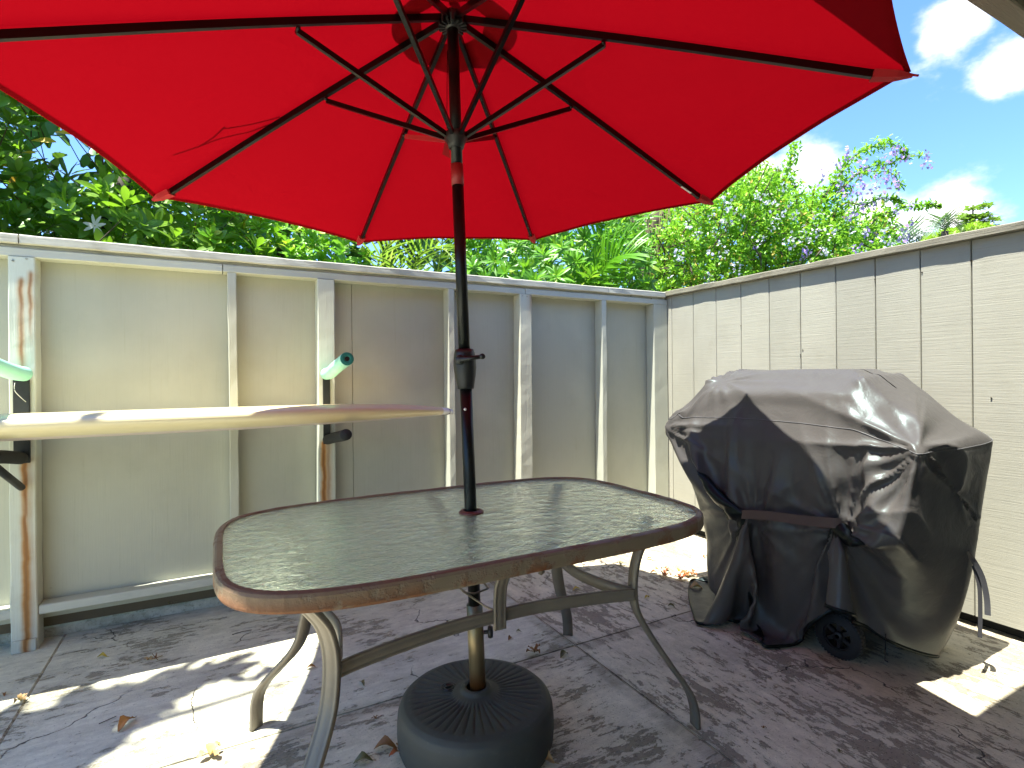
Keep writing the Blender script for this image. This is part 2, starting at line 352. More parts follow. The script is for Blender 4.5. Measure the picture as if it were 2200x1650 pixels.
leafmat('petal_lilac', (0.481, 0.430, 0.782), (0.784, 0.759, 0.900), trans=.35, rough=.6)
leafmat('petal_violet', (0.292, 0.180, 0.648), (0.608, 0.383, 0.900), trans=.35, rough=.6)
leafmat('dry_brown', (.16, .06, .02), (.30, .12, .035), trans=.15, rough=.6)
leafmat('dry_tan', (.42, .26, .11), (.55, .36, .18), trans=.2, rough=.6)
leafmat('dry_yellow', (.55, .36, .03), (.62, .45, .06), trans=.3)
leafmat('dry_olive', (.10, .09, .03), (.16, .14, .05), trans=.1)
leafmat('dry_red', (.28, .045, .02), (.40, .09, .03), trans=.2)

# ------------------------------------------------------------------ mesh helpers
class MB:
    def __init__(s): s.v = []; s.f = []; s.sm = []
    def add(s, vs, fs, smooth=False):
        o = len(s.v); s.v += [tuple(x) for x in vs]; s.f += [tuple(i + o for i in f) for f in fs]; s.sm += [smooth] * len(fs)
    def box(s, lo, hi, bev=0.0, M=None):
        bm = bmesh.new(); bmesh.ops.create_cube(bm, size=1)
        for v in bm.verts:
            v.co = Vector(((lo[i] + hi[i]) / 2 + v.co[i] * (hi[i] - lo[i]) for i in range(3)))
        if bev: bmesh.ops.bevel(bm, geom=bm.edges[:], offset=bev, segments=2, affect='EDGES', clamp_overlap=True)
        if M is not None: bm.transform(M)
        s.bm(bm)
    def bm(s, bm, smooth=False):
        bm.verts.index_update(); s.add([v.co[:] for v in bm.verts], [[v.index for v in f.verts] for f in bm.faces], smooth); bm.free()
    def sweep(s, pts, prof, ups=None, closed=False, cap=True, smooth=True, scale=None):
        """sweep a closed profile [(a,b)] (a = side, b = up) along pts"""
        pts = [Vector(p) for p in pts]; n = len(pts); k = len(prof); vs = []
        for i, p in enumerate(pts):
            a = pts[(i - 1) % n] if (closed or i > 0) else pts[i]; c = pts[(i + 1) % n] if (closed or i < n - 1) else pts[i]
            t = (c - a).normalized(); up = Vector(ups[i]) if ups else (Vector((0, 0, 1)) if abs(t.z) < .95 else Vector((0, 1, 0)))
            side = t.cross(up).normalized(); up2 = side.cross(t).normalized(); q = scale[i] if scale else 1
            vs += [p + side * (x * q) + up2 * (y * q) for x, y in prof]
        fs = []
        for i in range(n if closed else n - 1):
            j = (i + 1) % n
            for q in range(k): fs.append((i * k + q, i * k + (q + 1) % k, j * k + (q + 1) % k, j * k + q))
        if cap and not closed: fs.append(tuple(range(k - 1, -1, -1))); fs.append(tuple((n - 1) * k + q for q in range(k)))
        s.add(vs, fs, smooth)
    def tube(s, pts, r, seg=12, closed=False, cap=True, scale=None):
        s.sweep(pts, [(r * math.cos(2 * PI * q / seg), r * math.sin(2 * PI * q / seg)) for q in range(seg)], closed=closed, cap=cap, scale=scale)
    def lathe(s, prof, M=None, seg=32):
        vs = []; fs = []; k = len(prof)
        for i in range(seg):
            a = 2 * PI * i / seg
            for r, z in prof:
                v = Vector((r * math.cos(a), r * math.sin(a), z)); vs.append(M @ v if M is not None else v)
        for i in range(seg):
            j = (i + 1) % seg
            for q in range(k - 1): fs.append((i * k + q, j * k + q, j * k + q + 1, i * k + q + 1))
        s.add(vs, fs, True)
    def build(s, name, mat, parent=None, flat=False):
        me = bpy.data.meshes.new(name); me.from_pydata(s.v, [], s.f); me.validate(); me.update()
        o = bpy.data.objects.new(name, me); COL.objects.link(o)
        if mat: me.materials.append(MAT[mat])
        if len(me.polygons) == len(s.sm): me.polygons.foreach_set('use_smooth', [False if flat else x for x in s.sm])
        if parent is not None:
            o.parent = parent; o.matrix_parent_inverse = Matrix.Translation(-parent.location) if parent.rotation_euler[:] == (0, 0, 0) else parent.matrix_basis.inverted()
        bm = bmesh.new(); bm.from_mesh(me); bmesh.ops.recalc_face_normals(bm, faces=bm.faces); bm.to_mesh(me); bm.free()
        return o
def tag(o, label=None, cat=None, group=None, kind=None):
    if label: o['label'] = label
    if cat: o['category'] = cat
    if group: o['group'] = group
    if kind: o['kind'] = kind
    return o
def empty(name, loc, label, cat, group=None):
    o = bpy.data.objects.new(name, None); COL.objects.link(o); o.location = loc; o.empty_display_size = .1
    return tag(o, label, cat, group)
def bez(pts, n=8):
    """Catmull-Rom through pts"""
    pts = [Vector(p) for p in pts]; out = []
    for i in range(len(pts) - 1):
        p0 = pts[max(i - 1, 0)]; p1 = pts[i]; p2 = pts[i + 1]; p3 = pts[min(i + 2, len(pts) - 1)]
        for k in range(n):
            t = k / n; out.append(.5 * ((2 * p1) + (p2 - p0) * t + (2 * p0 - 5 * p1 + 4 * p2 - p3) * t * t + (3 * p1 - p0 - 3 * p2 + p3) * t ** 3))
    out.append(pts[-1]); return out
def inst(name, mesh, M, parent=None):
    o = bpy.data.objects.new(name, mesh); COL.objects.link(o)
    if parent is not None:
        o.parent = parent; o.matrix_parent_inverse = Matrix.Translation(-parent.location)
    o.matrix_basis = M; return o
def wobbly_box(mb, lo, hi, axis, n=14, amp=.0015, bev=.003, seed=0, w2=0.0):
    """long box with slightly uneven edges: swept rounded profile along axis"""
    ax = axis; a, c = [i for i in range(3) if i != ax]
    ha, hc = (hi[a] - lo[a]) / 2, (hi[c] - lo[c]) / 2; ca, cc = (hi[a] + lo[a]) / 2, (hi[c] + lo[c]) / 2
    prof = []
    for (sx, sy) in ((1, 1), (-1, 1), (-1, -1), (1, -1)):
        prof += [(sx * ha, sy * (hc - bev)), (sx * (ha - bev), sy * hc)] if sx * sy > 0 else [(sx * (ha - bev), sy * hc), (sx * ha, sy * (hc - bev))]
    vs = []; fs = []; k = len(prof)
    for i in range(n + 1):
        t = lo[ax] + (hi[ax] - lo[ax]) * i / n
        for q, (x, y) in enumerate(prof):
            v = [0, 0, 0]; v[ax] = t
            j = mnoise.noise(Vector((t * 7, q // 2 * 3.1, seed))) * amp; j2 = mnoise.noise(Vector((t * 7, q // 2 * 3.1 + 50, seed))) * amp
            wv = mnoise.noise(Vector((t * .9, 9, seed))) * w2
            v[a] = ca + x + j + wv; v[c] = cc + y + j2; vs.append(v)
    for i in range(n):
        for q in range(k): fs.append((i * k + q, i * k + (q + 1) % k, (i + 1) * k + (q + 1) % k, (i + 1) * k + q))
    fs.append(tuple(range(k))); fs.append(tuple(n * k + q for q in range(k - 1, -1, -1)))
    mb.add(vs, fs)

# ================================================================= SETTING
# ground sheet to the horizon
g = MB(); g.add([(-900, -900, -.09), (900, -900, -.09), (900, 900, -.09), (-900, 900, -.09)], [(0, 1, 2, 3)])
tag(g.build('ground', 'soil'), kind='structure')
# patio: concrete slabs with hairline joints
patio = bpy.data.objects.new('patio', None); COL.objects.link(patio); tag(patio, kind='structure')
J = .001
slabs = [(-4, 1.325, -3, -1.0), (1.325, 3.07, -3, -1.0), (-4, -.62, -1.0, 1.905), (-.62, 1.325, -1.0, 1.905), (1.325, 3.07, -1.0, 1.905), (-4, -.62, 1.905, 3.132), (-.62, 1.325, 1.905, 3.132), (1.325, 3.07, 1.905, 3.132)]
for i, (x0, x1, y0, y1) in enumerate(slabs):
    s = MB(); s.box((x0 + J, y0 + J, -.085), (x1 - J, y1 - J, 0), .004)
    s.build('slab', 'concrete_right' if x0 > 1 else ('concrete_left' if x0 < -1 or y0 > 1.8 else 'concrete_mid'), patio)
cb = MB(); wobbly_box(cb, (-4, 3.135, -.085), (3.2, 3.42, .045), 0, 40, .006, .008, 3)
tag(cb.build('curb', 'curb_concrete'), kind='structure')

# ----------------------------------------------------------------- fence with studs (wall A)
FA = empty('stud_fence', (.5, 3.1, 0), 'pale grey green painted wooden fence with exposed posts and studs behind the table', 'fence')
PY = 3.103; SY = 3.015
posts = [(-3.24, -3.15, 'post_plain'), (-2.01, -1.92, 'post_plain'), (-.779, -.690, 'post_rust_left'), (.462, .549, 'post_rust_mid'), (1.690, 1.778, 'post_plain')]
for i, (x0, x1, mt) in enumerate(posts):
    p = MB(); wobbly_box(p, (x0, SY - (.004 if i > 1 else 0), .0), (x1, PY - .004, 1.676), 2, 26, .003, .004, i, .004)
    o = p.build('post', mt, FA)
    f = MB(); f.box((x0 + .003, SY - .018, .001), (x1 - .004, SY - .0045, .052), .002); f.build('foot_block', mt, o)
p = MB(); wobbly_box(p, (2.829, SY, 0), (2.962, PY - .004, 1.676), 2, 20, .002, .003, 9); p.build('post', 'fence_paint', FA)
for i, x in enumerate((-2.60, -1.37, .047, 1.209, 2.352)):
    p = MB(); wobbly_box(p, (x - .003, SY, .1815), (x + .036, PY - .004, 1.676), 2, 26, .0035, .003, i + 20, .006)
    p.build('stud', 'fence_paint', FA)
cuts = [-4.0, -3.2, -1.96, -.735, .505, 1.735, 2.9625]
pcuts = [-4.0, -3.2, -1.96, -.735, .66, 1.735, 2.9625]
for i in range(6):
    p = MB(); p.box((pcuts[i] + .001, PY, .098), (pcuts[i + 1] - .001, PY + .014, 1.716), .0015); p.build('panel', 'fence_panel_paint', FA)
    # bottom rail between the posts
    if i < 5 or True:
        x0 = max(cuts[i], -4) + .046; x1 = cuts[i + 1] - (.046 if i < 5 else .137)
        r = MB(); wobbly_box(r, (x0, SY + .004, .142), (x1, PY - .003, .181), 0, 16, .002, .004, i + 40); r.build('bottom_rail', 'fence_paint_rail', FA)
u = MB(); u.box((-4, PY + .0165, .052), (2.96, PY + .030, .20)); u.build('skirt_board', 'under_wood', FA)
for i, (x0, x1) in enumerate(((-4, -1.96), (-1.96, .02), (.022, 1.735), (1.737, 2.9625))):
    r = MB(); wobbly_box(r, (x0 + .001, SY, 1.677), (x1 - .001, PY - .002, 1.7145), 0, 30, .0018, .003, i + 60); r.build('top_rail', 'fence_paint_rail', FA)
sh = MB(); sh.box((-4, SY + .014, 1.7155), (2.95, PY + .03, 1.728)); sh.build('packing_strip', 'fence_paint_rail', FA)
for i, (x0, x1) in enumerate(((-4, -.742), (-.738, 2.40), (2.404, 2.935))):
    r = MB(); wobbly_box(r, (x0, 3.001, 1.7285), (x1, 3.145, 1.7685), 0, max(8, int((x1 - x0) * 16)), .0035, .004, i + 80, .002); r.build('cap_rail', 'cap_paint', FA)
for (px, py) in ((28, 560), (57, 556), (1122, 636), (1132, 637), (1355, 636), (1399, 642), (71, 1376)):
    q = ony(px, py, SY - .004); nails = MB(); nails.lathe([(0, -.003), (.0035, -.002), (.0035, .003)], Matrix.Translation(q) @ Matrix.Rotation(PI / 2, 4, 'X'), 8); nails.build('nail_head', 'under_wood', FA)

# ----------------------------------------------------------------- fence with vertical boards (wall B)
FB = empty('board_fence', (2.97, 1.5, 0), 'pale painted fence of wide vertical rough sawn boards behind the covered grill', 'fence')
grooves = [3.102, 2.977, 2.770, 2.568, 2.369, 2.165, 1.963, 1.757, 1.555, 1.352, 1.151, .948, .745, .542, .339, .136, -.067, -.27, -.6, -1.2, -1.8, -2.4, -3.0]
for i in range(len(grooves) - 1):
    y1, y0 = grooves[i], grooves[i + 1]
    p = MB(); wobbly_box(p, (2.968 + rnd.uniform(0, .0015), y0 + .0019, .057 + rnd.uniform(-.002, .002)), (2.984, y1 - .0019, 1.737), 2, 10, .0008, .0028, i)
    p.build('board', 'board_paint', FB)
bk = MB(); bk.box((2.9845, -3.0, .06), (2.995, 3.10, 1.735)); bk.build('backing_board', 'fence_paint', FB)
sl = MB(); sl.box((3.03, -3.0, -.08), (3.10, 3.13, .30)); sl.build('sill', 'gap_shade_black', FB)
for i, (y0, y1) in enumerate(((-3.0, .4), (.403, 3.16))):
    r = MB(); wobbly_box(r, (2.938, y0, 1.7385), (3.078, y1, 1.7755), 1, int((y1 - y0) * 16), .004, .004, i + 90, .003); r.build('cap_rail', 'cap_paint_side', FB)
for (px, py) in ((1725, 752), (1880, 600), (2087, 560), (1981, 585), (1983, 865), (1720, 762), (1592, 700), (2130, 855)):
    q = onx(px, py, 2.9675); nails = MB(); nails.lathe([(0, -.002), (.003, -.0015), (.003, .003)], Matrix.Translation(q) @ Matrix.Rotation(-PI / 2, 4, 'Y'), 8); nails.build('nail_head', 'under_wood', FB)

# ----------------------------------------------------------------- house behind the camera, its eave comes into the corner of the view
HS = empty('house', (1, -1.5, 0), 'house eave with weathered grey brown fascia board in the top right corner', 'house')
EY, EZ = .712, 2.17
r = MB(); wobbly_box(r, (-1.4, EY - .062, EZ), (7, EY, EZ + .17), 0, 44, .002, .004, 5); r.build('fascia_board', 'fascia_paint', HS)
for i, x in enumerate(np.arange(-1.33, 6.9, .61)):
    q = MB(); q.box((x, -1.25, EZ + .03), (x + .085, EY - .064, EZ + .15), .003); q.build('rafter', 'rafter_paint', HS)
r = MB(); r.box((-1.4, -6, EZ + .152), (7, EY - .064, EZ + .165)); r.build('soffit', 'soffit_dark', HS)
r = MB(); r.add([(-1.45, EY - .01, EZ + .172), (7, EY - .01, EZ + .172), (7, -6, EZ + 1.6), (-1.45, -6, EZ + 1.6)], [(0, 1, 2, 3)]); r.build('roof', 'soffit_dark', HS)
r = MB(); r.box((-1.3, -1.40, -.08), (7, -1.27, EZ + .15)); r.build('wall', 'house_wall_paint', HS)

# ================================================================= SURFBOARD RACKS AND BOARD
def rack(x, bw, label, tilt, nz_up, left):
    R = empty('board_rack', (x, 3.0, .8), label, 'board rack', 'surfboard racks on the fence posts')
    y0 = SY - .005
    b_ = MB(); b_.box((x - bw / 2, y0 - .012, .80), (x + bw / 2, y0 - .001, 1.185), .002); b_.build('upright_bar', 'rack_steel', R)
    s = MB(); s.lathe([(0, -.006), (.005, -.004), (.006, 0)], Matrix.Translation((x, y0 - .012, 1.035)) @ Matrix.Rotation(PI / 2, 4, 'X'), 10)
    s.lathe([(0, -.006), (.005, -.004), (.006, 0)], Matrix.Translation((x, y0 - .012, .855)) @ Matrix.Rotation(PI / 2, 4, 'X'), 10); s.build('screw', 'screw', R)
    # lower arm with black foam, upper arm with mint foam sleeve
    a = MB(); pts = bez([(x, y0 - .03, .825), (x, 2.8, .852), (x, 2.62, .876), (x, 2.505, .893)], 5); a.tube(pts, .026, 14)
    a.build('arm_foam', 'foam_black', R)
    if left:
        c = MB(); c.tube([(x, y0 - .02, .70), (x, 2.62, .86)], .014, 10); c.build('brace', 'rack_steel', R)
    top = bez([(x, y0 - .012, 1.172), (x + .004, 2.9, 1.178), (x + .008, 2.78, 1.20), (x + .012, 2.64, 1.222), (x + .012, 2.53, 1.236)], 5) if not left else bez([(x + .01, y0 - .015, 1.178), (x, 2.9, 1.185), (x - .012, 2.76, 1.205), (x - .03, 2.6, 1.236), (x - .03, 2.5, 1.25)], 5)
    f = MB(); seg = 20; ro = .031
    f.sweep(top, [(ro * math.cos(2 * PI * q / seg), ro * math.sin(2 * PI * q / seg)) for q in range(seg)], cap=True)
    sl_ = f.build('foam_sleeve', 'foam_mint', R)
    d = (top[-1] - top[-2]).normalized(); e = MB(); M = Matrix.Translation(top[-1]) @ d.to_track_quat('Z', 'Y').to_matrix().to_4x4()
    e.lathe([(.0305, .0006), (.022, .004), (.012, .003), (.011, -.01)], M, 20); e.build('sleeve_end', 'foam_mint_core', sl_)
    e = MB(); e.lathe([(.0115, .001), (0, .0015)], M, 12); e.build('arm_tip', 'plastic_black', sl_)
    return R
R1 = rack(-.735, .054, 'black steel surfboard rack with mint foam sleeve on the rust stained left post', 0, 0, True)
R2 = rack(.503, .036, 'black steel surfboard rack with mint foam sleeve on the post near the umbrella pole', 0, 0, False)
st = MB(); st.tube(bez([(-.752, 2.985, 1.14), (-.75, 2.975, 1.11), (-.735, 2.975, 1.085), (-.715, 2.98, 1.06)], 5), .0014, 6); st.build('string', 'string_white', R1)

SB = empty('surfboard', (-.2, 2.75, .95), 'long yellowed surfboard with a pinkish underside resting on the two wall racks', 'surfboard')
x0b, x1b = -1.66, 1.125
def sb_sec(t):
    """t 0 tail..1 nose -> centre, half width, half thickness"""
    x = x0b + (x1b - x0b) * t
    w = .255 * max(0.0, 1 - abs((t - .47) / .53) ** 2.6) ** .62 + .012
    th = .042 * max(.0, 1 - abs((t - .42) / .585) ** 3.8) ** .75 + .006
    rock = .034 * max(0, (t - .55) / .45) ** 2.0 + .03 * max(0, (.25 - t) / .25) ** 2
    return x, w, th, rock
tilt = math.radians(6.0); NT, NK = 70, 24
def sb_pt(t, k):
    x, w, th, rock = sb_sec(t); a = 2 * PI * k / NK
    cy, cz = math.cos(a), math.sin(a)
    yy = -w * math.copysign(abs(cy) ** .75, cy); zz = th * math.copysign(abs(cz) ** .8, cz) + (.006 * (1 - (yy / w) ** 2) if cz > 0 else 0)
    zc = .913 + th * 1.12 + rock - yy * math.sin(tilt) - .002
    return (x, 2.765 + yy * math.cos(tilt), zc + zz)
def sb_part(kr, name, mat):
    s = MB(); vs = []; fs = []; n = len(kr)
    for i in range(NT + 1):
        for k in kr: vs.append(sb_pt(i / NT, k))
    for i in range(NT):
        for q in range(n - 1): fs.append((i * n + q, i * n + q + 1, (i + 1) * n + q + 1, (i + 1) * n + q))
    fs.append(tuple(range(n))); fs.append(tuple(NT * n + q for q in range(n)))
    s.add(vs, fs, True); return s.build(name, mat, SB)
sb_part([-4, -3, -2, -1] + list(range(0, 15)), 'deck', 'board_deck')
sb_part(list(range(14, 21)), 'hull', 'board_bottom')
bd = MB(); tt = .9865; bd.tube([Vector(sb_pt(tt, k)) + (Vector(sb_pt(tt, k)) - Vector(sb_pt(tt, k + 12))).normalized() * .0005 for k in range(NK)], .0018, 6, closed=True); bd.build('nose_band', 'board_band', SB)
# ================================================================= TABLE
TZ = .72; TC = Vector((.683, 1.545, 0)); TA, TB_, TN = .700, .442, 4.6
TBL = empty('patio_table', (TC.x, TC.y, 0), 'rectangular patio table with hammered glass top and rusty brown metal frame under the umbrella', 'table')
def sup(t, a, b, n=TN):
    c, s = math.cos(t), math.sin(t)
    return Vector((TC.x + a * math.copysign(abs(c) ** (2 / n), c), TC.y + b * math.copysign(abs(s) ** (2 / n), s), 0))
def ring_pts(a, b, z, n=160):
    # even spacing on the superellipse
    raw = [sup(2 * PI * i / 2000, a, b) for i in range(2000)]; d = [0]
    for i in range(2000): d.append(d[-1] + (raw[(i + 1) % 2000] - raw[i]).length)
    res = []; j = 0
    for k in range(n):
        s_ = d[-1] * k / n
        while d[j + 1] < s_: j += 1
        p = raw[j].lerp(raw[(j + 1) % 2000], (s_ - d[j]) / max(1e-9, d[j + 1] - d[j])); res.append(Vector((p.x, p.y, z)))
    return res
rim = MB(); pts = ring_pts(TA - .014, TB_ - .014, TZ)
prof = [(-.008, -.003), (-.006, 0.0005), (.005, .0005), (.010, -.002), (.0135, -.008), (.0142, -.034), (.012, -.040), (-.002, -.041), (-.003, -.039), (.009, -.036), (.010, -.014), (-.007, -.011)]
prof = [(-x, y) for x, y in prof]   # sweep side points inward for a counter-clockwise ring
vs = []; fs = []; k = len(prof); n = len(pts)
for i, p in enumerate(pts):
    t = (pts[(i + 1) % n] - pts[i - 1]).normalized(); o_ = Vector((t.y, -t.x, 0))
    jag = max(0, mnoise.noise(p * 30) - .35) * .02 * (1 if p.y < 1.3 and .2 < p.x < .8 else .0)
    for q, (x, y) in enumerate(prof):
        w_ = .0012 * mnoise.noise(Vector((p.x * 12, p.y * 12, q)))
        vs.append(p + o_ * (-x + w_) + Vector((0, 0, y + (jag if y < -.033 else 0) + w_)))
for i in range(n):
    for q in range(k): fs.append((i * k + q, i * k + (q + 1) % k, ((i + 1) % n) * k + (q + 1) % k, ((i + 1) % n) * k + q))
rim.add(vs, fs, False); RIM = rim.build('table_rim', None, TBL)
RIM.data.materials.append(MAT['table_frame'])
# shift texture space: object coords are world coords, material expects offsets from the table centre
RIM.data.transform(Matrix.Translation((-TC.x, -TC.y, 0))); RIM.matrix_parent_inverse = Matrix.Identity(4); RIM.location = (0, 0, 0)
# glass with a hole for the pole
HX, HY, HR = .700, 1.572, .030
gm = MB(); outp = ring_pts(TA - .020, TB_ - .020, 0, 120); vs = []
rings = 8
for zz in (TZ - .0045, TZ - .0095):
    for r_ in range(rings + 1):
        f_ = (r_ / rings)
        for i in range(120):
            p = outp[i]; ang = math.atan2(p.y - HY, p.x - HX); q = Vector((HX + HR * math.cos(ang), HY + HR * math.sin(ang), 0))
            w_ = q.lerp(p, f_); vs.append((w_.x, w_.y, zz))
fs = []; S_ = (rings + 1) * 120
for r_ in range(rings):
    for i in range(120):
        j = (i + 1) % 120; a, b_, c, d = r_ * 120 + i, r_ * 120 + j, (r_ + 1) * 120 + j, (r_ + 1) * 120 + i
        fs += [(a, b_, c, d), (S_ + d, S_ + c, S_ + b_, S_ + a)]
for i in range(120):
    j = (i + 1) % 120
    fs += [(i, j, S_ + j, S_ + i), (rings * 120 + i, rings * 120 + j, S_ + rings * 120 + j, S_ + rings * 120 + i)]
gm.add(vs, fs, False); gm.build('glass_top', 'hammered_glass', TBL)
cr_ = MB(); cr_.lathe([(.026, .006), (.036, .004), (.040, -.001), (.038, -.004), (.027, -.004), (.026, .006)], Matrix.Translation((HX, HY, TZ - .0005)), 28); cr_.build('hole_ring', 'ring_plastic', TBL)
# strap profile with three ridges
def strap(w, t):
    return [(-w / 2, -t / 2), (-w / 2, t / 2), (-w * .36, t * .5), (-w * .30, t * .32), (-w * .2, t * .5), (w * .2, t * .5), (w * .3, t * .32), (w * .36, t * .5), (w / 2, t / 2), (w / 2, -t / 2)]
def leg(top, jn, foot, prof_pts):
    """prof_pts: (s, z) where s runs from the joint (0) to the foot (1) in plan"""
    jn = Vector(jn); foot = Vector(foot); d = Vector((foot.x - jn.x, foot.y - jn.y, 0)); pts = [Vector((jn.x + d.x * s, jn.y + d.y * s, z)) for s, z in prof_pts]
    pts = bez(pts, 6); out_ = d.normalized(); m_ = MB()
    ups = []
    for i in range(len(pts)):
        t = (pts[min(i + 1, len(pts) - 1)] - pts[max(i - 1, 0)]).normalized(); ups.append(out_ - t * out_.dot(t))
    m_.sweep(pts, strap(.042, .013), ups); return m_.build('leg', 'leg_metal', TBL)
LP = [(.42, .677), (.24, .63), (.08, .575), (.0, .51), (.0, .44), (.07, .37), (.28, .285), (.60, .195), (.86, .115), (.97, .06), (1.0, .0)]
jz = .46
leg(None, (1.150, 1.329, jz), (1.358, 1.274, 0), [(.30, .677), (.18, .63), (.06, .57), (.0, .51), (.0, .44), (.07, .387), (.29, .307), (.60, .208), (.88, .121), (.985, .057), (1.0, .0)])
leg(None, (.222, 1.300, jz), (.030, 1.118, 0), LP)
leg(None, (.235, 1.775, jz), (.098, 1.968, 0), [(.42, .677), (.24, .63), (.08, .575), (.0, .51), (.0, .44), (.05, .39), (.12, .34), (.28, .285), (.58, .215), (.83, .155), (.95, .11), (.99, .065), (1.0, .0)])
leg(None, (1.150, 1.775, jz), (1.352, 1.998, 0), LP)
# stretcher ring: long bars bow to the middle, rounded corners
def bar(pts, w=.036, t=.010):
    m_ = MB(); m_.sweep(bez(pts, 6), [(y, x) for x, y in strap(w, t)][::-1]); return m_.build('stretcher', 'leg_metal', TBL)
x0_, x1_, y0_, y1_ = .232, 1.140, 1.312, 1.763
bar([(x0_, y0_, jz), (x0_ + .05, y0_ + .018, jz), (x0_ + .16, y0_ + .045, jz), (.55, y0_ + .072, jz), (.683, y0_ + .076, jz), (.82, y0_ + .072, jz), (x1_ - .16, y0_ + .045, jz), (x1_ - .05, y0_ + .018, jz), (x1_, y0_, jz)])
bar([(x0_, y1_, jz), (x0_ + .05, y1_ - .018, jz), (x0_ + .16, y1_ - .045, jz), (.55, y1_ - .072, jz), (.683, y1_ - .076, jz), (.82, y1_ - .072, jz), (x1_ - .16, y1_ - .045, jz), (x1_ - .05, y1_ - .018, jz), (x1_, y1_, jz)])
bar([(x1_ + .001, y0_ + .003, jz), (x1_ - .012, y0_ + .04, jz), (x1_ - .035, y0_ + .11, jz), (x1_ - .05, 1.54, jz), (x1_ - .035, y1_ - .11, jz), (x1_ - .012, y1_ - .04, jz), (x1_ + .001, y1_ - .003, jz)])
bar([(x0_ - .001, y0_ + .003, jz), (x0_ + .012, y0_ + .04, jz), (x0_ + .035, y0_ + .11, jz), (x0_ + .05, 1.54, jz), (x0_ + .035, y1_ - .11, jz), (x0_ + .012, y1_ - .04, jz), (x0_ - .001, y1_ - .003, jz)])
# vertical support straps from rim to stretcher, front and back
m_ = MB(); m_.sweep(bez([(.692, 1.13, .678), (.694, 1.20, .672), (.696, 1.31, .62), (.697, 1.362, .56), (.698, 1.375, .50), (.698, 1.376, .427)], 6), strap(.036, .012), [(0, -1, .0)] * 31); m_.build('support_strap', 'leg_metal', TBL)
m_ = MB(); m_.sweep(bez([(.692, 1.96, .678), (.694, 1.89, .672), (.696, 1.78, .62), (.697, 1.728, .56), (.698, 1.715, .50), (.698, 1.714, .427)], 6), strap(.036, .012), [(0, 1, .0)] * 31); m_.build('support_strap', 'leg_metal', TBL)
# wire guide that holds the umbrella tube
wg = MB(); hexp = [(.655, 1.52, .490), (.680, 1.505, .487), (.735, 1.53, .483), (.745, 1.575, .483), (.725, 1.61, .487), (.675, 1.615, .492), (.650, 1.575, .493)]
wg.tube(hexp, .0032, 8, closed=True); wg.tube([(.650, 1.53, .492), (.69, 1.45, .465), (.735, 1.392, .449)], .0032, 8); wg.build('wire_guide', 'steel_tube', TBL)

# ================================================================= UMBRELLA BASE
BZ = .158; BC = Vector((.708, 1.568, 0))
UB = empty('umbrella_base', (BC.x, BC.y, 0), 'round dark green black plastic umbrella base with radial grooves on the patio floor', 'umbrella base')
NA, NR = 168, 30
vs = []; fs = []; grooves_n = 42
Rb = .245
def base_r(u):   # profile parameter 0 centre .. 1 foot
    pr = [(.030, .166), (.036, .170), (.044, .168), (.052, .158), (.080, .150), (.12, .1475), (.16, .146), (.19, .145), (.208, .143), (.224, .138), (.236, .127), (.2425, .11), (Rb, .085), (.2455, .05), (.2435, .02), (.236, .0005)]
    f_ = u * (len(pr) - 1); i = min(int(f_), len(pr) - 2); t = f_ - i
    return pr[i][0] * (1 - t) + pr[i + 1][0] * t, pr[i][1] * (1 - t) + pr[i + 1][1] * t
NR = 60
for i in range(NA * 2):
    a = 2 * PI * i / (NA * 2); ph = (a * grooves_n / (2 * PI)) % 1.0
    for j in range(NR + 1):
        r_, z_ = base_r(j / NR)
        gz = 0
        if .068 < r_ < .205:
            wl = min(1, (r_ - .068) / .02) * min(1, (.205 - r_) / .015); d_ = abs(ph - .5) * 2 * (2 * PI * r_ / grooves_n) / 2
            gz = -.0042 * wl * max(0, 1 - (d_ / .0042)) - .0028 * wl * (1 - abs(math.cos(PI * ph))) * .6
        if .196 < r_ < .215: gz += .002 * max(0, 1 - abs(ph - 0.0 if ph < .5 else ph - 1) / .28) * (1 - abs(r_ - .2055) / .0095)
        vs.append((BC.x + r_ * math.cos(a), BC.y + r_ * math.sin(a), z_ + gz))
M_ = NA * 2
for i in range(M_):
    for j in range(NR): fs.append((i * (NR + 1) + j, ((i + 1) % M_) * (NR + 1) + j, ((i + 1) % M_) * (NR + 1) + j + 1, i * (NR + 1) + j + 1))
b_ = MB(); b_.add(vs, fs, True); BD = b_.build('base_body', None, UB); BD.data.materials.append(MAT['base_plastic'])
q = onz(964, 1477, .149); cp = MB(); M = Matrix.Translation(q)
cp.lathe([(.020, -.001), (.019, .004), (.0155, .005), (.0145, .002), (.002, .0018), (0, .0018)], M, 24); cp.lathe([(.027, .0005), (.0275, .0025), (.024, .003), (.0225, .0005)], M, 24); cp.box((q.x - .012, q.y - .0025, q.z + .001), (q.x + .012, q.y + .0025, q.z + .005), .001); cp.build('fill_cap', 'plastic_black', UB)
tb = MB(); ax_dir = (Vector((.672, 1.594, 1.8)) - Vector((.714, 1.566, .16))).normalized()
def pole_at(z):
    return Vector((.714, 1.566, .16)) + ax_dir * ((z - .16) / ax_dir.z)
tb.tube([pole_at(.150), pole_at(.30), pole_at(.425)], .0255, 24); tb.build('tube', 'base_tube', UB)
kb = MB(); kp = pole_at(.335); kd = Vector((CR.x, CR.y + .12, 0)).normalized(); Mk = Matrix.Translation(kp + kd * .026) @ kd.to_track_quat('Z', 'Y').to_matrix().to_4x4()
kb.lathe([(.006, 0), (.006, .012), (.017, .013), (.020, .020), (.017, .028), (0, .030)], Mk, 18); kb.build('knob', 'plastic_black', UB)

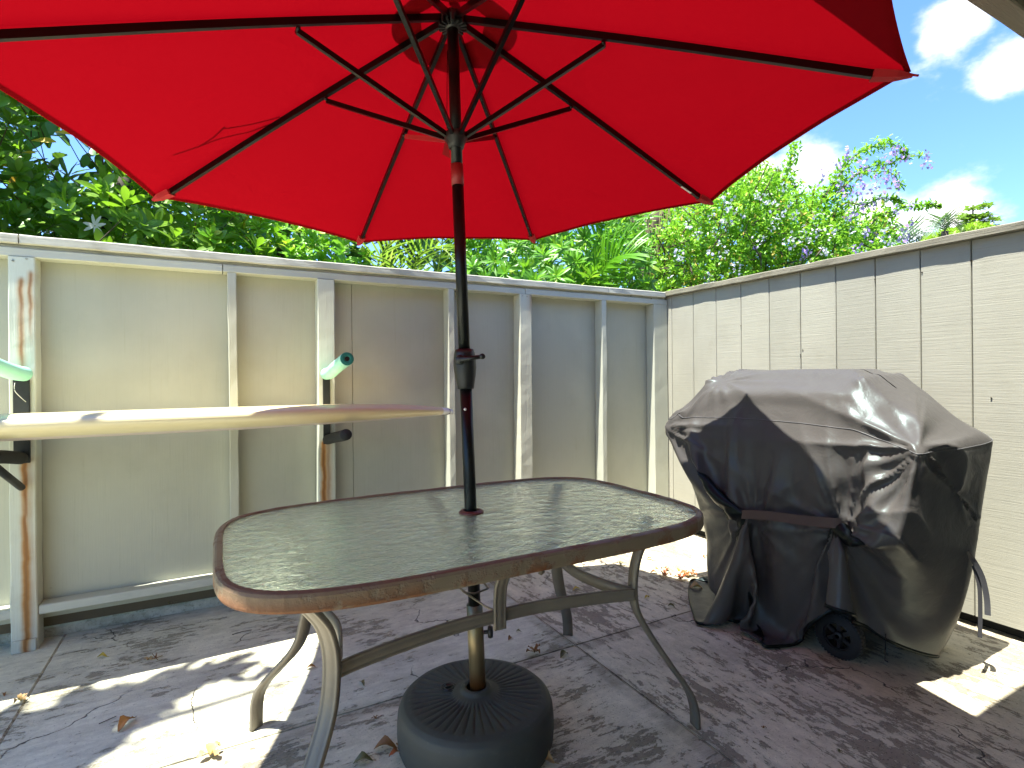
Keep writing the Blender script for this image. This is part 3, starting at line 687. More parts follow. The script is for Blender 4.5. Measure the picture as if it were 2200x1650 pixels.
# ================================================================= UMBRELLA
UM = empty('patio_umbrella', (.69, 1.58, .42), 'open red market umbrella with black pole and ribs over the glass table', 'umbrella')
HUB = Vector((.663, 1.600, 2.285))
pole = MB(); pole.tube([pole_at(.36), pole_at(.8), pole_at(1.13)], .0195, 24); pole.build('lower_pole', 'pole_black', UM)
pole = MB(); pole.tube([pole_at(1.2), pole_at(1.5), pole_at(1.76)], .0185, 24); pole.build('upper_pole', 'pole_black', UM)
pole = MB(); pole.tube([pole_at(1.755), pole_at(1.822)], .0198, 24); pole.build('tilt_joint', 'tilt_red_reflection', UM)
pole = MB(); pole.tube([pole_at(1.815), HUB - Vector((0, 0, .02))], .0182, 24); pole.build('top_pole', 'pole_black', UM)
ck = MB(); cz = pole_at(1.17); Mc = Matrix.Translation(cz) @ ax_dir.to_track_quat('Z', 'Y').to_matrix().to_4x4()
ck.lathe([(.0195, -.062), (.0265, -.061), (.0275, -.050), (.033, -.020), (.036, .005), (.036, .030), (.033, .052), (.029, .064), (.0195, .066)], Mc, 28)
CKo = ck.build('crank_housing', 'plastic_black', UM)
hd = MB(); c0 = cz + Vector((0, 0, .030)); fw = -Vector((_f.x, _f.y, 0)); c0 = c0 + fw * .034 - CR * .012
Mh = Matrix.Translation(c0) @ fw.to_track_quat('Z', 'Y').to_matrix().to_4x4()
hd.lathe([(.015, -.01), (.0155, .006), (.013, .012), (0, .013)], Mh, 20)
h0 = c0 + fw * .006; h1 = c0 + CR * .070 + Vector((0, 0, .010)) + fw * .006; hd.tube([h0, h0.lerp(h1, .5), h1], .0085, 12, scale=[1.15, .85, .75])
h2 = h1 + fw * .016; hd.tube([h1 - fw * .006, h2], .0088, 12); hd.build('crank_handle', 'plastic_black', CKo)
dt = MB(); q = pole_at(1.045) + fw * .019; dt.lathe([(0, .002), (.004, .0015), (.005, 0)], Matrix.Translation(q - CR * .003) @ fw.to_track_quat('Z', 'Y').to_matrix().to_4x4(), 10); dt.build('button', 'screw', UM)
RUN = pole_at(1.905)
rn = MB(); Mr = Matrix.Translation(RUN) @ ax_dir.to_track_quat('Z', 'Y').to_matrix().to_4x4()
rn.lathe([(.0185, -.032), (.024, -.031), (.027, -.018), (.036, -.004), (.0375, .008), (.035, .016), (.024, .018), (.0185, .022)], Mr, 28); rn.build('runner', 'plastic_black', UM)
hb = MB(); Mh = Matrix.Translation(HUB) @ ax_dir.to_track_quat('Z', 'Y').to_matrix().to_4x4()
hb.lathe([(.0182, -.035), (.022, -.034), (.026, -.018), (.040, -.008), (.042, .006), (.036, .014), (0, .016)], Mh, 28)
for k in range(16):
    a = 2 * PI * (k + .5) / 16; c = Matrix.Rotation(a, 4, 'Z'); hb.box((.022, -.0035, -.030), (.046, .0035, .006), .001, M=Mh @ c)
hb.build('hub', 'plastic_black', UM)
TIPS = [Vector(t) for t in ((-.211, 2.438, 1.829), (.637, 2.824, 1.837), (1.498, 2.5, 1.871), (1.889, 1.649, 1.891), (1.575, .734, 1.914), (.706, .353, 1.91), (-.179, .688, 1.882), (-.567, 1.551, 1.849))]
JF = .378
for k, T in enumerate(TIPS):
    d = (T - HUB); hd_ = Vector((d.x, d.y, 0)).normalized(); s = HUB + hd_ * .035 - Vector((0, 0, .006)); e = HUB + d * .945 - Vector((0, 0, .012))
    mid = s.lerp(e, .5) + Vector((0, 0, .006)); r_ = MB(); r_.sweep(bez([s, mid, e], 6), [(-.0065, -.010), (-.0065, .010), (.0065, .010), (.0065, -.010)], smooth=False)
    rb = r_.build('rib', 'rib_black', UM)
    jp = HUB + d * JF - Vector((0, 0, .022)); side = hd_.cross(Vector((0, 0, 1)))
    st_ = MB(); a0 = RUN + hd_ * .034 + Vector((0, 0, .006)); st_.sweep([a0, jp + side * .0], [(-.006, -.0075), (-.006, .0075), (.006, .0075), (.006, -.0075)], smooth=False)
    st_.build('strut', 'canopy_pocket' if k == 1 else 'rib_black', UM)
    jn_ = MB(); Mj = Matrix.Translation(jp + side * -.013 + Vector((0, 0, .004))) @ side.to_track_quat('Z', 'Y').to_matrix().to_4x4(); jn_.lathe([(0, 0), (.006, .0), (.006, .026), (0, .026)], Mj, 10); jn_.lathe([(0, -.003), (.0035, -.002), (.0035, 0)], Mj, 8); jn_.build('joint', 'rib_black', rb)
    if k == 3:
        wl = MB(); p = HUB + d * .845 - Vector((0, 0, .021)); dn = d.normalized(); wl.sweep([p, p + dn * .06], [(-.0045, -.0006), (-.0045, .0006), (.0045, .0006), (.0045, -.0006)], smooth=False); wl.build('care_label', 'petal_white', rb)
# canopy: eight sewn panels, each its own piece, slightly slack between the ribs
CN = bpy.data.objects.new('canopy', bpy.data.meshes.new('canopy')); COL.objects.link(CN); CN.parent = UM; CN.matrix_parent_inverse = Matrix.Translation(-UM.location)
CTOP = HUB + Vector((0, 0, .012))
for k in range(8):
    A, B = TIPS[k], TIPS[(k + 1) % 8]; nu, nv = 18, 22; vs = []; fs = []
    for j in range(nv + 1):
        v_ = .088 + (1.0 - .088) * j / nv
        for i in range(nu + 1):
            u_ = i / nu; c = A.lerp(B, u_)
            inward = 4 * u_ * (1 - u_)
            rr = v_ * (1 - .022 * inward * v_ ** 2)
            p = CTOP + (c - CTOP) * rr
            sag = -.014 * inward * math.sin(PI * min(1, v_)) * .9 + .004
            p = p + Vector((0, 0, sag + .006 + .006 * 4 * v_ * (1 - v_)))
            wr = mnoise.noise(Vector((u_ * 3 + k * 9, v_ * 26, 1))) * .0055 * (1 - inward) ** 2 + mnoise.noise(Vector((u_ * 4 + k * 5, v_ * 5, 4))) * .004 * inward
            vs.append(p + Vector((0, 0, wr if 0 < i < nu else 0)))
    for j in range(nv):
        for i in range(nu): fs.append((j * (nu + 1) + i, j * (nu + 1) + i + 1, (j + 1) * (nu + 1) + i + 1, (j + 1) * (nu + 1) + i))
    pm = MB(); pm.add(vs, fs, True); po = pm.build('canopy_panel', 'canopy_fabric', CN)
    hm = MB(); row = [Vector(vs[nv * (nu + 1) + i]) for i in range(nu + 1)]; row2 = [Vector(vs[(nv - 1) * (nu + 1) + i]) for i in range(nu + 1)]
    hv = []; 
    for a_, b2 in zip(row, row2):
        inn = (b2 - a_).normalized(); hv += [a_ - Vector((0, 0, .0015)) - inn * .001, a_ + inn * .016 - Vector((0, 0, .0022))]
    hm.add(hv, [(2 * i, 2 * i + 1, 2 * i + 3, 2 * i + 2) for i in range(nu)], True); hm.build('hem', 'canopy_fabric', CN)
# vent flap above the opening
vm = MB(); vs = []; fs = []; nA = 64
for j in range(9):
    v_ = j / 8
    for i in range(nA):
        a = i / nA * 8; k = int(a) % 8; u_ = a - int(a); c = TIPS[k].lerp(TIPS[(k + 1) % 8], u_); sc_ = .158 * (1 + .10 * math.sin(PI * u_) * v_)
        p = CTOP + Vector((0, 0, .045)) + (c - CTOP) * (sc_ * v_) - Vector((0, 0, .008 * v_ + .010 * math.sin(PI * u_) * v_ * v_)); vs.append(p)
for j in range(8):
    for i in range(nA): fs.append((j * nA + i, j * nA + (i + 1) % nA, (j + 1) * nA + (i + 1) % nA, (j + 1) * nA + i))
vm.add(vs, fs, True); vm.build('vent_flap', 'canopy_fabric', UM)
fn = MB(); fn.lathe([(.012, 0), (.016, .02), (.010, .05), (0, .055)], Matrix.Translation(CTOP + Vector((0, 0, .045))), 16); fn.build('finial', 'plastic_black', UM)
for k, T in enumerate(TIPS):
    d = (T - HUB).normalized(); sd_ = d.cross(Vector((0, 0, 1))).normalized(); pk = MB()
    a0 = HUB + (T - HUB) * .93 - Vector((0, 0, .013)); a1 = T + d * .004 - Vector((0, 0, .002))
    pk.sweep([a0, a0.lerp(a1, .6), a1], [(-.020, .006), (-.014, -.012), (.014, -.012), (.020, .006)], scale=[1, .85, .3], smooth=False); pk.build('rib_pocket', 'canopy_pocket', UM)
tp = MB(); tp.tube([TIPS[4], TIPS[4] + (TIPS[4] - HUB).normalized() * .018], .003, 8); tp.build('rib_tip', 'canopy_pocket', UM)
# tie strap, tag and crank cord
zr = (RUN - CAM).dot(_f) + .02
tg = MB(); tg.add([P(957, 300, zr), P(950, 331, zr), P(968, 341, zr), P(962, 300, zr)], [(0, 1, 2, 3)]); tg.build('strap_tail', 'canopy_pocket', UM)
cd = MB(); cd.tube([P(961, 110, zr - .02), P(960, 300, zr)], .0012, 6); cd.build('cord', 'rib_black', UM)

# unseen twig added on top of the canopy so its shadow shows through the cloth
nrm_ = (TIPS[7] - HUB).cross(TIPS[0] - HUB).normalized()
if nrm_.z < 0: nrm_ = -nrm_
def on_canopy(px, py):
    d = ray(px, py); t = (HUB + Vector((0, 0, .03)) - CAM).dot(nrm_) / d.dot(nrm_); return CAM + d * t
tw_ = MB(); tw_.tube(bez([on_canopy(*q) for q in ((368, 322), (420, 305), (470, 288), (540, 274), (605, 252))], 5), .004, 6); tw_.tube(bez([on_canopy(*q) for q in ((420, 306), (455, 284), (478, 262), (482, 265), (540, 257), (600, 246))], 5), .004, 6)
tag(tw_.build('shadow_twig', 'bark', None), 'unseen forked twig added on top of the red canopy to cast its shadow', 'twig')
# ================================================================= FOLIAGE
def leaf_template(L, Wd, shape='obovate', fold=.25, curl=.2, seg=5):
    """leaf along +Y, lying in XY; returns verts, faces"""
    vs = []; fs = []
    for i in range(seg + 1):
        t = i / seg
        if shape == 'obovate': w = Wd * .5 * (math.sin(PI * min(1, t ** 1.35 * .93 + .03)) ** .8)
        elif shape == 'lance': w = Wd * .5 * math.sin(PI * (t * .94 + .04)) ** .9
        elif shape == 'strip': w = Wd * .5 * (1 - t ** 2.5) * min(1, .35 + t * 6)
        else: w = Wd * .5 * math.sin(PI * (t * .92 + .05)) ** .6
        z = -curl * L * t * t; y = L * t
        vs += [(-w, y, z + fold * w), (0, y, z), (w, y, z + fold * w)]
    for i in range(seg):
        a = i * 3; fs += [(a, a + 1, a + 4, a + 3), (a + 1, a + 2, a + 5, a + 4)]
    return np.array(vs, float), fs
def template_mesh(name, tv, tf, mat):
    me = bpy.data.meshes.new(name); me.from_pydata([tuple(v) for v in tv], [], tf); me.materials.append(MAT[mat])
    me.polygons.foreach_set('use_smooth', [True] * len(me.polygons)); return me
def scatter(name, tv, tf, mats, mat, parent=None, smooth=True):
    """one mesh holding every transformed template; mats (n,4,4)"""
    n = len(mats); mats = np.array(mats); tv = np.asarray(tv); k = len(tv)
    hv = np.c_[tv, np.ones(k)]; V = np.einsum('nij,kj->nki', mats, hv)[:, :, :3].reshape(-1, 3)
    fl = np.array([len(f) for f in tf]); idx = np.concatenate([np.array(f) for f in tf]); 
    allidx = (idx[None, :] + (np.arange(n) * k)[:, None]).ravel(); sizes = np.tile(fl, n)
    me = bpy.data.meshes.new(name); me.vertices.add(len(V)); me.vertices.foreach_set('co', V.ravel())
    me.loops.add(len(allidx)); me.loops.foreach_set('vertex_index', allidx.astype(np.int32)); me.polygons.add(len(sizes))
    st = np.concatenate([[0], np.cumsum(sizes)[:-1]]); me.polygons.foreach_set('loop_start', st.astype(np.int32)); me.polygons.foreach_set('loop_total', sizes.astype(np.int32))
    me.polygons.foreach_set('use_smooth', np.full(len(sizes), smooth)); me.update(); me.validate()
    me.materials.append(MAT[mat]); o = bpy.data.objects.new(name, me); COL.objects.link(o)
    if parent is not None: o.parent = parent; o.matrix_parent_inverse = Matrix.Translation(-parent.location)
    return o
def lookm(pos, ydir, up, s=1.0):
    y = np.array(ydir, float); y /= np.linalg.norm(y) + 1e-9; z = np.array(up, float); z = z - y * z.dot(y); nz_ = np.linalg.norm(z)
    if nz_ < 1e-3: z = np.cross(y, [.3, .7, .2]); nz_ = np.linalg.norm(z)
    z /= nz_; x = np.cross(y, z); M = np.eye(4); M[:3, 0] = x * s; M[:3, 1] = y * s; M[:3, 2] = z * s; M[:3, 3] = pos; return M
def rosette(pos, axis, n, rs, spread=(.5, 1.25), s0=1.0):
    """leaves round a shoot tip"""
    ax = np.array(axis, float); ax /= np.linalg.norm(ax); a = np.cross(ax, [.3, .9, .1]); a /= np.linalg.norm(a); b = np.cross(ax, a); res = []
    for i in range(n):
        ph = i * 2.4 + rs.uniform(-.3, .3); th = spread[0] + (spread[1] - spread[0]) * (1 - i / n) + rs.uniform(-.15, .15)
        rad = a * math.cos(ph) + b * math.sin(ph); yd = ax * math.cos(th) + rad * math.sin(th)
        res.append(lookm(np.array(pos) - ax * .035 * (1 - i / n), yd, ax * math.sin(th) - rad * math.cos(th) + rs.normal(0, .12, 3), s0 * rs.uniform(.7, 1.08) * (1 - .35 * i / n)))
    return res
def branches(name, lines, mat, parent, r0=.01):
    m_ = MB()
    for ln in lines:
        pts = bez(ln, 4); m_.tube(pts, r0, 6, scale=[1 - .7 * i / len(pts) for i in range(len(pts))])
    return tag(m_.build(name, mat, parent), kind='stuff')
def npv(v): return np.array(v[:], float)

# --- big glossy shrub left, behind the fence -------------------------------------
rs = np.random.RandomState(5)
NP = empty('large_leaf_shrub', (-.9, 3.9, 0), 'large glossy leaved green shrub with yellow leaves behind the left of the studded fence', 'shrub')
tvA, tfA = leaf_template(.138, .056, 'obovate', .22, .16)
near, far = [], []
def shrub_pts(n, x0, x1, y0, y1, z0, ztop):
    res = []
    while len(res) < n:
        x, y, z = rs.uniform(x0, x1), rs.uniform(y0, y1), rs.uniform(z0, 3.9)
        if z < ztop(x): res.append((x, y, z))
    return res
tops = lambda x: 3.75 - max(0, (x + 1.7)) * .55
lines = []; 
hole = ray(148, 330).normalized(); hole2 = ray(172, 348).normalized()
def inhole(p, r_=.018):
    d = Vector(p) - CAM; d.normalize(); return (d - hole).length < r_ or (d - hole2).length < r_ * .7
for i, p in enumerate(shrub_pts(2300, -3.6, .25, 3.42, 4.9, 1.2, tops)):
    if inhole(p, .042): continue
    ax = np.array([rs.normal(0, .5), -.75 + rs.normal(0, .4), .75 + rs.normal(0, .4)])
    R_ = rosette(p, ax, int(rs.randint(8, 13)), rs, s0=rs.uniform(.75, 1.1))
    for M in R_:
        if inhole(M[:3, 3], .03) or inhole(M[:3, 3] + M[:3, 1] * .13, .026): continue
        d = (M[:3, 3] - npv(CAM)); dep = d.dot(npv(_f))
        (near if p[1] < 3.75 else far).append((dep, M))
    if i % 7 == 0: q = np.array(p); lines.append([Vector(q - ax * .28 + np.array([rs.normal(0, .08), .1, -.12])), Vector(q - ax * .12), Vector(q)])
near.sort(key=lambda t: t[0])
# the leaves in view and closest become single leaves
def in_view(p):
    d = Vector(p) - CAM; z = d.dot(_f)
    if z < .1: return None
    return (1100 + F_PX * d.dot(CR) / z, CY_PX - F_PX * d.dot(CU) / z)
single = []; rest = []
for dep, M in near:
    q = in_view(M[:3, 3] + M[:3, 1] * .08); ok = q and -30 < q[0] < 760 and 190 < q[1] < 570 and q[1] > 195 + q[0] * .67 - 20
    (single if (ok and len(single) < 285) else rest).append(M)
meA = template_mesh('leaf', tvA, tfA, 'leaf_glossy')
for M in single: inst('leaf', meA, Matrix(M.tolist()), NP)
meY = template_mesh('yellow_leaf', tvA, tfA, 'leaf_yellow')
for (px, py, Z, rot, s_) in ((118, 284, 3.05, 1.5, .9), (68, 302, 3.05, 1.45, .9), (170, 427, 3.2, 1.0, .6), (556, 492, 3.45, -.2, .8), (518, 513, 3.4, 1.4, .6), (48, 328, 3.1, 1.4, .5)):
    p = npv(P(px, py, Z)); yd = npv(CR) * math.sin(rot) + npv(CU) * math.cos(rot) * .6; o = inst('yellow_leaf', meY, Matrix(lookm(p, yd, -npv(_f) + npv(CU) * .7, s_).tolist()), NP)
tag(scatter('foliage', tvA, tfA, rest + [M for _, M in far], 'leaf_glossy', NP), kind='stuff')
branches('branches', lines, 'bark', NP, .004)
tr = MB()
for x in (-3, -2.1, -1.3, -.6, 0): tr.tube(bez([(x, 4.2, -.09), (x + .1, 4.1, .8), (x - .1, 4.0, 1.6), (x + .1, 4.1, 2.4)], 5), .035, 8)
tr.build('trunk', 'bark_dark', NP)
# white starry flower
FL = empty('white_flower', tuple(P(204, 485, 3.0)), 'white seven petalled star shaped flower low in the glossy shrub above the fence cap', 'flower')
tv, tf = leaf_template(.064, .019, 'round', .1, .12, 4); meP = template_mesh('petal', tv, tf, 'petal_white'); fc = npv(P(204, 485, 3.0))
for a in (10, 52, 82, 140, 172, 252, 300, 350)[:7]:
    pass
for a in (100, 55, 8, -45, -80, 205, 165):
    a = math.radians(a); yd = npv(CR) * math.cos(a) + npv(CU) * math.sin(a) - npv(_f) * .18; inst('petal', meP, Matrix(lookm(fc, yd, -npv(_f)).tolist()), FL)
c_ = MB(); c_.lathe([(0, .004), (.004, .002), (.004, -.01)], Matrix.Translation(fc) @ (-_f).to_track_quat('Z', 'Y').to_matrix().to_4x4(), 8); c_.build('flower_centre', 'flower_core', FL)

# --- brighter, smaller leaved bush between umbrella edge and fence (px 540-800) ---
BB = empty('bright_bush', (.35, 3.9, 0), 'bright yellow green bush with small rounded leaves between the glossy shrub and the palm', 'bush')
tvB, tfB = leaf_template(.085, .042, 'obovate', .2, .15, 4); Ms = []
for _ in range(420):
    p = (rs.uniform(-.15, .85), rs.uniform(3.45, 4.5), rs.uniform(1.5, 2.35)); ax = np.array([rs.normal(0, .5), -.6 + rs.normal(0, .4), .8]); Ms += rosette(p, ax, int(rs.randint(7, 12)), rs)
tag(scatter('foliage', tvB, tfB, Ms, 'leaf_bright', BB), kind='stuff')
tr = MB(); tr.tube([(.35, 3.95, -.09), (.3, 3.9, .9), (.38, 3.95, 2.1)], .025, 8); tr.build('trunk', 'bark_dark', BB)

# --- palms -----------------------------------------------------------------------
def frond(palm, pts, n, L, wd, matn, droop=.5, up=(0, 0, 1), fr_name='frond', vshape=.35):
    """a feather frond: a curved rachis with leaflets on both sides"""
    pts = bez(pts, 8); m_ = MB(); m_.tube(pts, .009, 6, scale=[1 - .75 * i / len(pts) for i in range(len(pts))]); fo = m_.build(fr_name, matn, palm)
    tv, tf = leaf_template(L, wd, 'strip', .35, droop * .35, 6); me = template_mesh('leaflet', tv, tf, matn); me2 = [me]
    tot = len(pts) - 1
    for i in range(n):
        f_ = .10 + .88 * i / (n - 1); a = f_ * tot; k = min(int(a), tot - 1); p = pts[k].lerp(pts[k + 1], a - k); t = (pts[k + 1] - pts[k]).normalized()
        side = t.cross(Vector(up)).normalized(); nrm = side.cross(t).normalized(); ln = (math.sin(PI * (.12 + .80 * f_)) ** .7)
        for s_ in (-1, 1):
            ang = math.radians(62 - 30 * f_) + rs.uniform(-.06, .06)
            yd = t * math.cos(ang) + side * s_ * math.sin(ang) + nrm * (vshape + rs.uniform(-.06, .06))
            inst('leaflet', me, Matrix(lookm(npv(p), npv(yd), npv(nrm), ln * rs.uniform(.92, 1.05)).tolist()), fo)
    return fo
PA = empty('olive_palm', (1.15, 4.2, 0), 'drooping olive green feather palm just left of the umbrella pole behind the fence', 'palm')
Zp = 3.9
frond(PA, [P(800, 640, Zp + .2), P(815, 560, Zp), P(850, 515, Zp - .1), P(905, 500, Zp - .2)], 17, .30, .016, 'palm_olive', .9)
frond(PA, [P(900, 650, Zp + .2), P(890, 585, Zp), P(905, 545, Zp - .1), P(950, 535, Zp - .2), P(985, 570, Zp - .3)], 18, .24, .015, 'palm_olive', .9)
frond(PA, [P(860, 650, Zp + .1), P(860, 600, Zp), P(840, 565, Zp - .2), P(790, 545, Zp - .4)], 16, .24, .015, 'palm_olive', .9)
frond(PA, [P(930, 660, Zp + .6), P(945, 560, Zp + .5), P(960, 480, Zp + .4), P(1010, 440, Zp + .3)], 18, .30, .016, 'palm_olive', .9)
frond(PA, [P(860, 640, Zp + .7), P(830, 520, Zp + .6), P(790, 440, Zp + .5), P(720, 420, Zp + .4)], 18, .30, .016, 'palm_olive', .9)
tr = MB(); tr.tube([(1.2, 4.3, -.09), (1.15, 4.25, 1.0), (1.15, 4.2, 1.75)], .03, 8); tr.build('trunk', 'bark', PA)
PB = empty('bright_palm', (2.7, 4.3, 0), 'young bright green feather palm behind the fence left of the corner', 'palm')
Zp = 4.3
frond(PB, [P(1240, 640, Zp + .1), P(1290, 585, Zp), P(1320, 555, Zp - .1), P(1360, 545, Zp - .15)], 17, .34, .03, 'palm_bright', .5, up=tuple(-_f * .8 + Vector((0, 0, .6))))
frond(PB, [P(1235, 640, Zp + .3), P(1262, 560, Zp + .3), P(1290, 500, Zp + .3), P(1310, 440, Zp + .3)], 14, .30, .03, 'palm_bright', .4, up=tuple(-_f * .9 + Vector((0, 0, .3))))
tr = MB(); tr.tube([(2.75, 4.5, -.09), (2.7, 4.4, .8), (P(1238, 650, 4.4))], .03, 8); tr.build('trunk', 'bark', PB)

# --- rosette shrub in the middle (px 1000-1330) ------------------------------------
RS = empty('rosette_shrub', (2.1, 4.2, 0), 'mid green shrub with long leaves in star shaped rosettes right of the umbrella pole', 'shrub')
tvC, tfC = leaf_template(.125, .030, 'lance', .2, .2, 5); Ms = []; singles = []
spots = [(1060, 560, 3.9), (1112, 520, 4.1), (1130, 575, 3.8), (1165, 545, 3.9), (1205, 530, 4.0), (1195, 590, 3.7), (1150, 600, 3.7), (1235, 560, 4.0), (1040, 600, 3.9), (1085, 585, 4.0), (1255, 510, 4.3), (1210, 490, 4.3), (1180, 500, 4.4), (1290, 480, 4.6), (1015, 570, 4.1)]
for (px, py, Z) in spots:
    for M in rosette(npv(P(px, py, Z)), npv(-_f) * .7 + npv(CU) * .5 + rs.normal(0, .25, 3), 18, rs, (.35, 1.5), 1.05): singles.append(M)
meC = template_mesh('leaf', tvC, tfC, 'leaf_shrub')
for M in singles[:290]: inst('leaf', meC, Matrix(M.tolist()), RS)
for _ in range(420):
    p = npv(P(rs.uniform(985, 1400), rs.uniform(440, 640), rs.uniform(4.2, 5.2))); Ms += rosette(p, npv(-_f) * .5 + npv(CU) * .6 + rs.normal(0, .4, 3), 12, rs, (.4, 1.4), 1.0)
tag(scatter('foliage', tvC, tfC, Ms + singles[290:], 'leaf_shrub', RS), kind='stuff')
tr = MB()
for x in (1.7, 2.1, 2.6): tr.tube([(x, 4.6, -.09), (x + .05, 4.5, 1.0), (x, 4.4, 2.0)], .022, 8)
tr.build('trunk', 'bark_dark', RS)

# --- tree trunk with hanging roots (px 1340-1440) -----------------------------------
HT = empty('rooted_tree', (4.2, 5.2, 0), 'shaded brown tree trunk draped with thin hanging roots behind the corner of the fences', 'tree')
tr = MB(); Zt = 6.4
tr.tube(bez([P(1385, 1000, Zt), P(1382, 700, Zt), P(1392, 560, Zt), P(1410, 470, Zt), P(1450, 400, Zt)], 5), .10, 10, scale=[1.2 - .5 * i / 21 for i in range(21)])
tr.tube(bez([P(1392, 560, Zt), P(1370, 500, Zt), P(1340, 430, Zt)], 5), .05, 8); tr.build('trunk', 'bark', HT)
hr = MB()
for i in range(110):
    x = rs.uniform(1338, 1450); y = rs.uniform(425, 520); Z = Zt + rs.uniform(-.4, .4); l = rs.uniform(60, 190)
    hr.tube([P(x, y, Z), P(x + rs.uniform(-8, 8), y + l * .5, Z), P(x + rs.uniform(-14, 14), y + l, Z)], .006, 4)
tag(hr.build('hanging_roots', 'hanging_root', HT), kind='stuff')
Ms = []
tvD, tfD = leaf_template(.09, .04, 'round', .2, .1, 3)
for _ in range(1500):
    p = npv(P(rs.uniform(1310, 1500), rs.uniform(380, 640), Zt + rs.uniform(.5, 1.5))); Ms.append(lookm(p, rs.normal(0, 1, 3), [rs.normal(0, .5), -.3, 1], rs.uniform(.8, 1.5)))
tag(scatter('crown', tvD, tfD, Ms, 'leaf_dark', HT), kind='stuff')

# --- duranta: the flowering bush behind the board fence -----------------------------
DU = empty('flowering_bush', (5.3, 4.6, 0), 'tall green bush with lilac and violet flowers and arching branches above the fence corner', 'bush')
outline = [(1405, 640), (1400, 560), (1430, 480), (1500, 420), (1560, 385), (1620, 360), (1665, 380), (1690, 410), (1740, 425), (1775, 440), (1800, 470), (1850, 470), (1900, 470), (1925, 500), (1935, 560), (1935, 620)]
def inside(x, y):
    c = False; j = len(outline) - 1; poly = outline
    for i in range(len(poly)):
        (xi, yi), (xj, yj) = poly[i], poly[j]
        if (yi > y) != (yj > y) and x < (xj - xi) * (y - yi) / (yj - yi) + xi: c = not c
        j = i
    return c
tvE, tfE = leaf_template(.043, .023, 'round', .2, .1, 2)
Mb, Md, twigs = [], [], []
for _ in range(4200):
    x, y = rs.uniform(1395, 1940), rs.uniform(345, 660)
    if not inside(x, y): continue
    Z = 5.6 + rs.uniform(0, 1.6); q = npv(P(x, y, Z)); drn = rs.normal(0, 1, 3); drn[2] += .3; drn /= np.linalg.norm(drn)
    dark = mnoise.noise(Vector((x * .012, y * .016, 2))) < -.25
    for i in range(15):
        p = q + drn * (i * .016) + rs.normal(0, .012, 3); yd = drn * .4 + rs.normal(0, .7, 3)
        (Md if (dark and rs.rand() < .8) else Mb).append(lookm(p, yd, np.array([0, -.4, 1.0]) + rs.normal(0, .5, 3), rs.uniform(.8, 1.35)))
    if rs.rand() < .12: twigs.append([Vector(q - drn * .1), Vector(q + drn * .12), Vector(q + drn * .24)])
def arch(line, Z, n, wd=7, leafs=7):
    ln = bez([P(x, y, Z) for x, y in line], 10); twigs.append(ln[::3] + [ln[-1]])
    for i in range(n):
        a = (i / n) * (len(ln) - 1.01); k = int(a); p = npv(ln[k].lerp(ln[k + 1], a - k)); t = npv((ln[k + 1] - ln[k]).normalized()); tap = 1 - .55 * i / n
        for _ in range(leafs):
            (Mb if rs.rand() < .35 else Md).append(lookm(p + rs.normal(0, .006 * wd * tap, 3), t * .5 + rs.normal(0, .8, 3), [rs.normal(0, .3), -.3, 1], rs.uniform(.9, 1.5) * (.7 + .3 * tap)))
arch([(1680, 480), (1682, 420), (1692, 373), (1702, 335), (1712, 306)], 6.0, 60, 9, 7)
arch([(1650, 480), (1650, 420), (1655, 395)], 6.3, 30, 8, 6)
arch([(1740, 470), (1790, 395), (1828, 342), (1860, 322), (1886, 311), (1909, 307), (1938, 321), (1950, 333)], 5.9, 90, 8, 6)
arch([(1760, 440), (1830, 385), (1866, 360), (1907, 352), (1938, 340), (1980, 333)], 5.9, 60, 5, 4)
arch([(1790, 430), (1840, 375), (1880, 368), (1915, 372), (1932, 392), (1934, 400)], 5.8, 45, 6, 4)
arch([(1760, 520), (1808, 441), (1855, 441), (1886, 428), (1920, 428), (1938, 434)], 5.9, 60, 5, 5)
arch([(1850, 520), (1886, 465), (1917, 455), (1948, 443), (1979, 441), (2002, 438), (2018, 445)], 5.7, 70, 5, 5)
arch([(1780, 520), (1800, 440), (1815, 400), (1800, 360)], 6.0, 60, 12, 6)
arch([(1730, 500), (1770, 420), (1800, 390)], 6.0, 50, 13, 7)
_tv, _tf = leaf_template(.11, .07, 'round', .2, .1, 2); Mi = []
for _ in range(2600):
    x, y = rs.uniform(1395, 1940), rs.uniform(345, 660)
    if not (inside(x, y) and inside(x, y - 28)): continue
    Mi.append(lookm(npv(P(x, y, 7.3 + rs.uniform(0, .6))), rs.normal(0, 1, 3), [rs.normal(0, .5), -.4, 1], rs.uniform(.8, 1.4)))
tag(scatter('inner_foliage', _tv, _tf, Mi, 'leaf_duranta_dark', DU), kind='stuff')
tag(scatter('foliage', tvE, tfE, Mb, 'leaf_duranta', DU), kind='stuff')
tag(scatter('shaded_foliage', tvE, tfE, Md, 'leaf_duranta_dark', DU), kind='stuff')  # shade of these clumps is put into the darker leaf colour
branches('branches', twigs, 'bark', DU, .008)
tr = MB()
for x, y in ((4.9, 5.2), (5.4, 4.9), (6.0, 4.6)): tr.tube([(x, y, -.09), (x + .1, y, .9), (x, y + .1, 1.9)], .03, 8)
tr.build('trunk', 'bark', DU)
tvF, tfF = leaf_template(.018, .013, 'round', .0, .05, 2)
